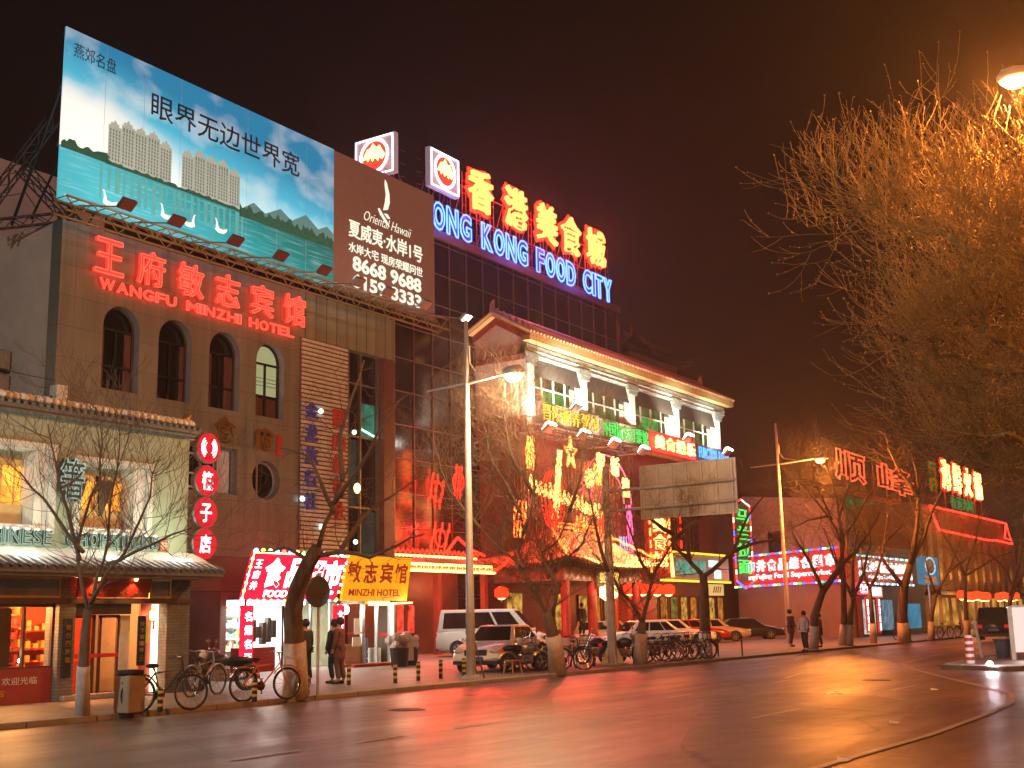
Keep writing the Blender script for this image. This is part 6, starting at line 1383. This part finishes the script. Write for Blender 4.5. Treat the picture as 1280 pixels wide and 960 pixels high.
b.box(sk.x - .28, sk.y - .3, .3, sk.x + .12, sk.y, 1.1); b.build('sack', mat('sack_white', (.70, .62, .54), .8, bump=.6, bscale=9), t)
st = gp(641, 37.2); t = thing('wooden_stool', 'low orange wooden stool standing beside the silver motorbike', 'stool', (st.x, st.y, .1)); m_or = mat('orange_wood', (.42, .15, .06), .6)
MB().box(st.x - .25, st.y - .16, .46, st.x + .25, st.y + .16, .5).build('seat', m_or, t)
for a, b_ in ((-1, -1), (1, -1), (1, 1), (-1, 1)): MB().tube([(st.x + a * .2, st.y + b_ * .12, .46), (st.x + a * .26, st.y + b_ * .17, .1)], .025, 5).build('leg', m_or, t)
wp = thing('ladder_stand', 'folded brown wooden stand leaning at the foot of the street lamp', 'stand', (29.2, 20.3, .1)); b = MB()
for x in (29.05, 29.35): b.tube([(x, 20.1, .1), (x, 20.5, 1.4)], .025, 5)
for z in (.35, .65, .95): b.tube([(29.05, 20.1 + z * .3, z + .1), (29.35, 20.1 + z * .3, z + .1)], .018, 4)
b.build('frame', m_wood, wp)
for k, px in enumerate((898, 928)):
    q = gp(px, 49); t = thing('railing_post', 'thin dark railing post ' + ('left' if k == 0 else 'right') + ' of the pair on the open forecourt', 'post', (q.x, q.y, .1), group='railing posts on the forecourt')
    MB().tube([(q.x, q.y, .1), (q.x, q.y, .85)], .03, 6).build('post', m_dark, t); MB().ball((q.x, q.y, .88), .05).build('cap', m_dark, t)
x, y = 39.4, 9.1; t = thing('striped_bollard', 'taller red and white striped bollard at the tip of the traffic island', 'bollard', (x, y, .11))
MB().lathe([(.12, .11), (.12, .9), (.08, .95)], (x, y, 0), 14).build('post', m_white, t)
for k in range(4): MB().lathe([(.123, 0), (.123, .1)], (x, y, .2 + .19 * k), 14).build('band', m_redpaint, t)
x, y = 43.6, 9.0; t = thing('planter_bin', 'dark blue tapered tub on the traffic island', 'tub', (x, y, .11)); MB().lathe([(.20, .11), (.27, .68), (.30, .70), (.30, .74), (.24, .74)], (x, y, 0), 18).build('body', mat('tub_blue', (.03, .035, .06), .5), t); MB().lathe([(.24, .70), (.06, .72)], (x, y, 0), 18).build('lid', m_black, t)
x, y = 43.9, 9.75; t = thing('guard_post', 'leaning pale metal post behind the striped bollard', 'post', (x, y, .11)); MB().tube([(x, y, .11), (x - .15, y + .1, 1.25)], .06, 8).build('post', m_pole, t); MB().ball((x - .15, y + .1, 1.28), .08).build('cap', m_pole, t)
x, y = 38.0, 8.25; t = thing('ground_light', 'dazzling white light set at the kerb of the traffic island', 'light', (x, y, .02)); MB().box(x - .12, y - .1, .02, x + .12, y + .1, .1).build('housing', m_dark, t); MB().ball((x - .06, y - .02, .14), .09).build('lens', glow('ground_lens', (1, .95, 1), 40), t)
lamp('ground_beam', 'POINT', (x - .2, y - .1, .45), 60, (1, .9, 1), t, .1)
ib = thing('lit_panel', 'glowing white advertising panel on a post at the photo edge', 'lit panel', (42, 8.2, .11)); MB().box(42, 6.3, .35, 42.15, 8.3, 1.75).build('lightbox', glow('panel_white', (1, .75, .66), .85), ib); MB().box(41.98, 8.28, .11, 42.17, 8.42, 1.8).box(41.98, 6.2, .11, 42.17, 6.32, 1.8).box(41.98, 6.3, 1.75, 42.17, 8.3, 1.82).build('frame', m_pole, ib)
MB().box(41.985, 6.6, .5, 41.998, 8.0, .75).box(41.985, 6.9, .9, 41.998, 7.7, 1.5).build('print', glow('pink_print', (1, .45, .40), .8), ib)
lamp('panel_glow', 'AREA', (41.8, 7.3, 1.1), 40, (1, .85, .8), ib, (1.8, 1.2), aim=(38, 7, .8))
lt_ = [gnd(*p) for p in ((1118, 905), (1055, 952), (1168, 863))]
for k, p in enumerate(lt_):
    b = MB(); b.add([(p.x - .1, p.y - .06, .012), (p.x + .09, p.y - .07, .02), (p.x + .11, p.y + .05, .012), (p.x + .02, p.y + .08, .05), (p.x - .09, p.y + .05, .015)], [(0, 1, 3, 4), (1, 2, 3)]); tag(b.build('paper_scrap', m_white), ('crumpled white paper scrap right of the pale asphalt patch', 'small white paper scrap at the lower road line', 'white paper scrap beyond the curved road line')[k], 'litter')
def person(label, pos, rz, coat, trousers, hair, group=None, hgt=1.7, long_coat=True, bag=None):
    t = thing('person', label, 'person', pos, rz, group, local=True); k = hgt / 1.7
    def skin(name, V, E, m_, sub=2):
        me = bpy.data.meshes.new(name); me.from_pydata([Vector(v[:3]) * k for v in V], E, []); o = bpy.data.objects.new(name, me); C.objects.link(o)
        s = o.modifiers.new('s', 'SKIN'); 
        for i, v in enumerate(V): me.skin_vertices[0].data[i].radius = (v[3] * k, (v[4] if len(v) > 4 else v[3]) * k)
        me.skin_vertices[0].data[0].use_root = True
        u = o.modifiers.new('u', 'SUBSURF'); u.levels = sub; u.render_levels = sub
        res = bpy.data.meshes.new_from_object(o.evaluated_get(bpy.context.evaluated_depsgraph_get())); bpy.data.objects.remove(o)
        return place(res, name, m_, t, True)
    body = [(0, 0, .95, .12, .15), (0, .0, 1.2, .12, .16), (0, .01, 1.38, .10, .16), (0, .01, 1.47, .055), (0, .02, 1.56, .075, .07), (0, .02, 1.66, .06),
            (0, .19, 1.36, .05), (.03, .24, 1.08, .042), (.10, .22, .86, .035), (.13, .21, .78, .04), (0, -.19, 1.36, .05), (.03, -.24, 1.08, .042), (.10, -.22, .86, .035), (.13, -.21, .78, .04),
            (0, .09, .88, .085), (.04, .10, .5, .06), (-.03, .10, .1, .045), (.10, .11, .04, .04), (0, -.09, .88, .085), (-.02, -.10, .5, .06), (-.10, -.10, .1, .045), (.03, -.11, .04, .04)]
    E = [(0, 1), (1, 2), (2, 3), (3, 4), (4, 5), (2, 6), (6, 7), (7, 8), (8, 9), (2, 10), (10, 11), (11, 12), (12, 13), (0, 14), (14, 15), (15, 16), (16, 17), (0, 18), (18, 19), (19, 20), (20, 21)]
    skin('body', body, E, mat('skin_tone', (.42, .24, .16), .6))
    hem = .55 if long_coat else .82
    skin('coat', [(0, 0, 1.0, .155, .20), (0, 0, 1.22, .15, .19), (0, 0, 1.40, .13, .18), (0, 0, 1.45, .08, .09), (0, .19, 1.37, .068), (.03, .245, 1.08, .058), (.10, .225, .88, .052), (0, -.19, 1.37, .068), (.03, -.245, 1.08, .058), (.10, -.225, .88, .052), (0, 0, (1.0 + hem) / 2, .165, .21), (0, 0, hem, .175, .215)],
         [(0, 1), (1, 2), (2, 3), (2, 4), (4, 5), (5, 6), (2, 7), (7, 8), (8, 9), (0, 10), (10, 11)], coat)
    skin('trousers', [(0, 0, .92, .13, .16), (0, .09, .86, .10), (.04, .10, .5, .078), (-.03, .10, .12, .07), (0, -.09, .86, .10), (-.02, -.10, .5, .078), (-.10, -.10, .12, .07)], [(0, 1), (1, 2), (2, 3), (0, 4), (4, 5), (5, 6)], trousers)
    MB().ball((-.02 * k, 0, 1.615 * k), .115 * k, 1, .92, 1.05, 12, 8).build('hair', hair, t, smooth=True)
    f_ = MB().ball((.10 * k, 0, 1.58 * k), .018 * k)
    for s in (-1, 1): f_.ball((.085 * k, s * .035 * k, 1.60 * k), .012 * k, 1, 1, 1, 6, 4, 1); MB().box((-.05 + (.03 if s > 0 else -.05)) * k, (s * .10 - .045) * k, .0, (.15 + (.03 if s > 0 else -.05)) * k, (s * .10 + .045) * k, .075 * k).build('shoe', m_black, t, bevel=.02)
    f_.build('face', [mat('skin_tone', (.42, .24, .16), .6), m_black], t)
    if bag: MB().ball((-.17 * k, 0, 1.2 * k), .17 * k, .55, .9, 1.2, 10, 7).build('backpack', bag, t, smooth=True)
    return t
m_hair = mat('black_hair', (.012, .01, .01), .6); m_coat1 = mat('coat_plum', (.16, .06, .055), .85); m_coat2 = mat('coat_brown', (.10, .07, .05), .85); m_coat3 = mat('coat_dark', (.03, .028, .03), .8); m_coat4 = mat('coat_pale', (.45, .42, .42), .85); m_tr = mat('trousers_dark', (.025, .022, .025), .85); m_tr2 = mat('trousers_brown', (.11, .08, .055), .85)
for px, d, rz, c_, tr, lb, hg, lc, bag in ((424, 33.0, 110, m_coat1, m_tr2, 'person in a plum coat and brown trousers walking before the glass door', 1.75, True, None), (417, 33.4, 100, m_coat3, m_tr, 'person in dark clothes half hidden by the plum coat walker', 1.7, False, None), (381, 33.5, 80, m_coat3, m_tr, 'person in black standing behind the whitewashed thick tree', 1.72, False, None), (718, 66, -100, m_coat3, m_tr, 'person in black standing in the porch doorway between red columns', 1.85, True, None), (990, 62, -40, m_coat3, m_tr, 'tall dark person beside the slim street lamp', 1.85, True, None), (1007, 53.5, 160, m_coat4, m_tr, 'person in a pale jacket and dark hair walking near the kerb', 1.72, False, m_coat3), (1026, 60, 120, m_coat3, m_tr, 'person in dark clothes just right of the pale jacket walker', 1.6, True, None)):
    q = gp(px, d); z = .76 if d == 66 else .1
    if d == 66: q = Vector((62.0 - 1.0, 35.0, 0)); z = .75
    person(lb, (q.x, q.y, z), R(rz), c_, tr, m_hair, 'people on the pavement', hg, lc, bag)

# ------------------------------------------------------------------ bare winter trees
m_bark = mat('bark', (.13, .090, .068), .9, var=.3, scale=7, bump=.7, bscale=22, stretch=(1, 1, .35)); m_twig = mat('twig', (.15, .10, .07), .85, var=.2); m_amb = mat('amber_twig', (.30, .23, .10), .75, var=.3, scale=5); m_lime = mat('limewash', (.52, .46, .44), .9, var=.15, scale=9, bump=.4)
m_dry = mat('dry_leaf', (.30, .19, .09), .7)
tr_ = random.Random(21)
def grow(b, p, d, L, r, lev, up=.12, spread=.75, kids=(4, 3, 2), segs=4, leaves=None, wig=.16, lf=.0, sides=(5, 4, 3, 3)):
    pts = [p.copy()]; d = d.normalized()
    for i in range(segs):
        d = (d + Vector((tr_.gauss(0, wig), tr_.gauss(0, wig), tr_.gauss(0, wig) + up * (i + 1) / segs))).normalized(); p = p + d * (L / segs); pts.append(p.copy())
    rad = [max(.0035, r * (1 - .75 * i / segs)) for i in range(segs + 1)]
    b.tube(pts, rad, sides[min(3, 3 - lev if lev < 3 else 0)], 0, False)
    if lf and lev == 0 and tr_.random() < lf:
        q = pts[-1] - Vector((0, 0, .02)); s = .03
        for k in range(tr_.randrange(1, 4)):
            c = pts[-1 - k % 3]; a = Vector((tr_.gauss(0, 1), tr_.gauss(0, 1), tr_.gauss(0, 1))).normalized() * s; e = Vector((tr_.gauss(0, 1), tr_.gauss(0, 1), tr_.gauss(0, 1))).normalized() * s
            b.add([c, c + a, c + a + e, c + e], [(0, 1, 2, 3)], 1)
    if lev > 0:
        for k in range(kids[min(lev - 1, len(kids) - 1)]):
            j = tr_.randint(1, segs); f = pts[j]
            o = Vector((tr_.gauss(0, 1), tr_.gauss(0, 1), tr_.gauss(.15, .8))); o = (o - d * o.dot(d)).normalized()
            grow(b, f, (d * (1 - spread * .5) + o * spread).normalized(), L * tr_.uniform(.45, .75), rad[j] * .62, lev - 1, up, spread, kids, max(3, segs - 1), leaves, wig, lf, sides)
def pxline(pts, d0): return [at(x, y, d0 + (q[0] if q else 0)) for x, y, *q in pts]
def street_tree(label, d, trunk, r0, limbs, lev=2, L=1.6, n=5, kids=(4, 4, 3), lime=.95, up=.1, spread=.8, r1=None, wig=.16, group='bare trees along the kerb', bark=None):
    tp = pxline(trunk, d); base = tp[0]; base.z = .08
    t = thing('bare_tree', label, 'tree', (base.x, base.y, .1), group=group)
    m = len(tp); r0 *= .9; rr = [r0 * (1.12 if i == 0 else 1 - .4 * i / (m - 1)) for i in range(m)]
    tk = MB().tube(tp, rr, 12).build('trunk', bark or m_bark, t, smooth=True)
    if lime:
        top_ = []; acc = 0
        lp = [tp[0]]
        for i in range(1, m):
            seg = (tp[i] - tp[i - 1]).length
            if acc + seg >= lime: lp.append(tp[i - 1] + (tp[i] - tp[i - 1]) * ((lime - acc) / seg)); break
            lp.append(tp[i]); acc += seg
        MB().tube(lp, [rr[0] * 1.05] + [r0 * 1.0] * (len(lp) - 1), 12).build('limewash_band', m_lime, tk, smooth=True)
    b = MB()
    for lm in limbs:
        rs_ = r1 or r0 * .6; lp = pxline(lm, d); k = len(lp)
        # smooth wobble between the sighted points
        fine = []
        for i in range(k - 1):
            for u in (0, .5): fine.append(lp[i].lerp(lp[i + 1], u) + Vector((tr_.gauss(0, .03), tr_.gauss(0, .03), tr_.gauss(0, .03))) * (1 if u else 0))
        fine.append(lp[-1]); kk = len(fine)
        rad = [rs_ * .72 * (1 - .75 * i / (kk - 1)) for i in range(kk)]
        b.tube(fine, rad, 8, 0)
        for i in range(1, kk):
            for q in range(n if i > kk * .3 else max(1, n // 2)):
                dr = (fine[i] - fine[i - 1]).normalized(); o = Vector((tr_.gauss(0, 1), tr_.gauss(0, 1), tr_.gauss(.2, .8))).normalized()
                grow(b, fine[i].lerp(fine[i - 1], tr_.random()), (dr * .6 + o * .8), L * tr_.uniform(.6, 1.15), max(.008, rad[i] * .3), lev, up, spread, kids, 4, None, wig)
    b.build('crown', [m_twig, m_dry], t, smooth=True); return t
street_tree('slender young tree with three upright stems before the grey green shop', 22.7, [(103, 893), (104, 840), (107, 790), (110, 762)], .135,
    [[(110, 762), (100, 715, .1), (97, 685, .2), (108, 640), (125, 600, -.2), (128, 555), (120, 510, .2)], [(110, 762), (118, 738), (130, 700, .3), (136, 655, .5), (146, 590, .3), (150, 540)], [(112, 755), (134, 715, -.3), (165, 672, -.5), (188, 620, -.4), (200, 570)], [(104, 690), (70, 645, .5), (40, 610, .8), (12, 580, 1)], [(134, 705), (168, 690, -.6), (215, 668, -.8), (240, 660, -1)], [(100, 700), (85, 640, .5), (70, 580, .6), (60, 530, .6)]],
    lev=2, L=1.15, n=3, kids=(3, 3), lime=.95, up=.28, spread=.62, r1=.055, wig=.09)
street_tree('thick leaning tree with whitewashed foot between the orange bicycle and the sign post', 27.5, [(369, 870), (370, 840), (368, 800), (366, 765), (372, 735), (385, 705), (398, 684)], .29,
    [[(398, 684), (406, 655), (418, 628, .3), (428, 600, .6), (438, 570, .6)], [(392, 695), (425, 690, -.3), (462, 697, -.6), (500, 680, -.8), (530, 668, -1)], [(388, 700), (368, 690, .3), (348, 686, .6), (325, 690, .8)], [(418, 628), (445, 590, -.4), (470, 545, -.8), (500, 500, -1)], [(428, 600), (425, 545, .5), (440, 495, .6), (455, 450, .7)], [(425, 690), (450, 650, .6), (490, 620, 1), (530, 590, 1.2)], [(418, 640), (400, 600, .5), (385, 570, .9), (350, 560, 1.2)]],
    lev=2, L=1.3, n=1, kids=(3, 2), lime=1.25, up=.06, spread=.8, r1=.085, wig=.2)
street_tree('dark forked tree with pale foot behind the parked silver motorbike', 36.8, [(697, 839), (694, 810), (689, 785), (683, 765)], .27,
    [[(684, 768), (668, 740, .2), (655, 712, .4), (648, 690, .5), (655, 668, .6), (650, 640, .7)], [(690, 770), (697, 735, -.2), (682, 705), (678, 690), (700, 672, -.4), (712, 640, -.5)], [(684, 722), (705, 700, .5), (728, 680, .8), (745, 640, 1)], [(655, 710), (630, 690, .8), (600, 660, 1), (570, 640, 1.2)], [(650, 640), (630, 600, .5), (610, 560, .6), (600, 520, .7)], [(655, 668), (668, 620), (670, 570), (665, 530)], [(712, 640), (725, 600, -.4), (730, 560, -.6)], [(600, 660), (560, 610, .4), (545, 560, .3)], [(668, 620), (640, 570), (630, 520), (640, 490)]],
    lev=2, L=1.6, n=8, kids=(5, 4), lime=1.15, up=.2, spread=.75, r1=.085, wig=.15)
street_tree('forked tree with pale foot just right of the steel mast', 42.6, [(800, 829), (801, 800), (803, 778)], .25,
    [[(803, 780), (788, 752, .3), (772, 735, .5), (760, 715, .7), (740, 690, 1)], [(803, 780), (810, 750, -.2), (816, 725, -.3), (828, 700, -.5), (842, 675, -.6), (850, 640, -.7)], [(816, 725), (800, 700, .5), (790, 670, .6), (780, 640, .8)], [(842, 675), (870, 650, -.6), (890, 640, -.6)], [(760, 715), (745, 660), (735, 610)]],
    lev=2, L=1.4, n=5, kids=(4, 3), lime=1.1, up=.16, spread=.75, r1=.11, wig=.16)
street_tree('wide V-shaped tree at the right end of the bicycle row', 48, [(882, 821), (881, 780), (880, 735), (879, 718)], .27,
    [[(879, 720), (862, 702, .3), (850, 690, .5), (842, 668, .6), (838, 645, .8)], [(880, 720), (898, 706, -.4), (915, 690, -.7), (925, 668, -.8), (935, 645, -.9), (955, 620, -1)], [(862, 702), (858, 670), (862, 640), (855, 600)], [(915, 690), (940, 680, -.6), (970, 675, -.8)], [(842, 668), (815, 650), (795, 640)]],
    lev=2, L=1.6, n=2, kids=(3, 3), lime=1.0, up=.1, spread=.8, r1=.14, wig=.2)
street_tree('tree with a fan of amber lit twigs under the slim street lamp', 62, [(1053, 806), (1055, 770), (1054, 720), (1051, 672)], .2,
    [[(1051, 675), (1035, 645, .4), (1015, 620, .8), (992, 600, 1)], [(1051, 675), (1048, 640), (1040, 600, .4), (1030, 570, .6)], [(1051, 675), (1070, 650, -.6), (1085, 620, -.8), (1095, 600, -.8)], [(1035, 645), (1010, 650, .5), (990, 660, .6)], [(1048, 650), (1060, 610), (1062, 580)], [(1040, 650), (1022, 610), (1012, 580)]],
    lev=2, L=2.3, n=4, kids=(4, 4), lime=1.1, up=.1, spread=.8, r1=.1, wig=.15, group='trees further down the street')
far = [(1018, 57, [(1017, 812), (1018, 770), (1028, 740), (1048, 712)], .28, [[(1048, 712), (1070, 690), (1085, 668), (1100, 640)], [(1030, 742), (1018, 715), (1005, 690), (990, 665)], [(1048, 712), (1055, 680), (1050, 650)]], 'curved dark trunked tree just right of the pale jacket walker'),
       (1062, 62, [(1061, 807), (1062, 775), (1066, 748)], .26, [[(1066, 748), (1050, 720), (1040, 690), (1030, 660)], [(1066, 748), (1080, 715), (1088, 680), (1085, 640)], [(1066, 748), (1066, 705), (1072, 660)]], 'second dark tree before the small hot pink sign'),
       (1092, 65, [(1092, 803), (1090, 770), (1087, 735)], .22, [[(1087, 735), (1098, 710), (1105, 680), (1110, 640)], [(1087, 735), (1078, 712), (1075, 680)], [(1105, 680), (1125, 660), (1140, 640)]], 'slim tree before the pale pink lit sign'),
       (1128, 66, [(1131, 802), (1128, 770), (1130, 735), (1138, 705)], .40, [[(1138, 705), (1146, 660), (1148, 610), (1140, 570)], [(1130, 735), (1112, 712), (1098, 690)], [(1138, 705), (1155, 670), (1165, 640), (1180, 610)], [(1148, 620), (1125, 590), (1110, 560)]], 'thickest far tree, between the market sign and the blue upright sign'),
       (1164, 69, [(1164, 799), (1164, 770), (1170, 742)], .22, [[(1170, 742), (1185, 715), (1195, 690), (1205, 660)], [(1170, 742), (1160, 715), (1155, 690)], [(1185, 715), (1205, 700), (1225, 690)]], 'small tree with whitewashed foot below the blue upright sign'),
       (1205, 72, [(1209, 796), (1207, 760), (1206, 720)], .2, [[(1206, 720), (1195, 695), (1180, 670), (1170, 640)], [(1206, 720), (1215, 690), (1222, 660), (1235, 630)], [(1206, 720), (1240, 700), (1265, 690)]], 'dark tree standing out against the golden canopy lanterns'),
       (1262, 70, [(1262, 798), (1258, 765), (1268, 735)], .24, [[(1268, 735), (1285, 705), (1300, 680)], [(1268, 735), (1255, 710), (1240, 695), (1225, 690)], [(1262, 745), (1275, 700), (1278, 660)]], 'dark tree behind the lit white panel at the photo edge')]
for px, d, tk, r0, lm, lb in far: street_tree(lb, d, tk, r0 * .85, lm, lev=1, L=2.2, n=4, kids=(4,), lime=1.1, up=.1, spread=.8, r1=r0 * .55, wig=.2, group='trees further down the street')
# the big crown hanging in from the right, close to the viewer, lit by the amber lamp
D = 22.0
base = gp(1450, D, 0); bt = thing('bare_tree', 'large bare tree reaching in from the right, its fine twigs lit amber', 'tree', (base.x, base.y, .02))
tk = [base, at(1448, 780, D), at(1440, 640, D), at(1425, 560, D)]
MB().tube(tk, [.36, .3, .27, .22], 12).build('trunk', m_bark, bt, smooth=True)
b = MB()
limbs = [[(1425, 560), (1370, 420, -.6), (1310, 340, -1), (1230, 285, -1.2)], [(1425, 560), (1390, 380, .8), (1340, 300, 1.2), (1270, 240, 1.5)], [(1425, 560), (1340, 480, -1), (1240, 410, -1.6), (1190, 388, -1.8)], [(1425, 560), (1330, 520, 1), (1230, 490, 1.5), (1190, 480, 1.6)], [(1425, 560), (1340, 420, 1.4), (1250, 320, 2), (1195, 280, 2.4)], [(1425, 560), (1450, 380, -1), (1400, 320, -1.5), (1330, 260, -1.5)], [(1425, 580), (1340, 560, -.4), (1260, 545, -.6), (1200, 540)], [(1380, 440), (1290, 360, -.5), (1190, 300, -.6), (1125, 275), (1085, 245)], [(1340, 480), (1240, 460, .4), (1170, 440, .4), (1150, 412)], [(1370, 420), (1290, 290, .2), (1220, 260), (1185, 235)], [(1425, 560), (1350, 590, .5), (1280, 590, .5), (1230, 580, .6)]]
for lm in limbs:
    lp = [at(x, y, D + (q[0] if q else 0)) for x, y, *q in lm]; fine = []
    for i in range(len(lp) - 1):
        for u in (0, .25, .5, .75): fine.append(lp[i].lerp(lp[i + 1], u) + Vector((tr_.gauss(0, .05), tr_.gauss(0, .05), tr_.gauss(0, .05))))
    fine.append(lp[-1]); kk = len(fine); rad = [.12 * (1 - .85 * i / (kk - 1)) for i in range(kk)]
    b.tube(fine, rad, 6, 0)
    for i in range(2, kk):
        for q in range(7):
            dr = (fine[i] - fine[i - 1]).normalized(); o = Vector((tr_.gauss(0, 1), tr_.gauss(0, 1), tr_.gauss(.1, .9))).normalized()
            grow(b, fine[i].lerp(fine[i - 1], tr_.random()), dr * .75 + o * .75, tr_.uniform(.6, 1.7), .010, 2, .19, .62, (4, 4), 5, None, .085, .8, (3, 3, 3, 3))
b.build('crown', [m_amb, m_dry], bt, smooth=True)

# ------------------------------------------------------------------ scattering volume added to give the lamps the halo of lens bloom
def air(density, aniso):
    m = bpy.data.materials.new('bloom_scatter'); m.use_nodes = True; n = m.node_tree.nodes; n.remove(n['Principled BSDF'])
    v = n.new('ShaderNodeVolumePrincipled'); v.inputs['Color'].default_value = (.9, .88, .86, 1); v.inputs['Density'].default_value = density; v.inputs['Anisotropy'].default_value = aniso
    m.node_tree.links.new(v.outputs[0], n['Material Output'].inputs['Volume'])
    o = MB().box(-600, -600, -1.2, 1000, 700, 31).build('bloom_volume', m); tag(o, kind='stuff')
air(.0007, .76)
S.cycles.volume_bounces = 0
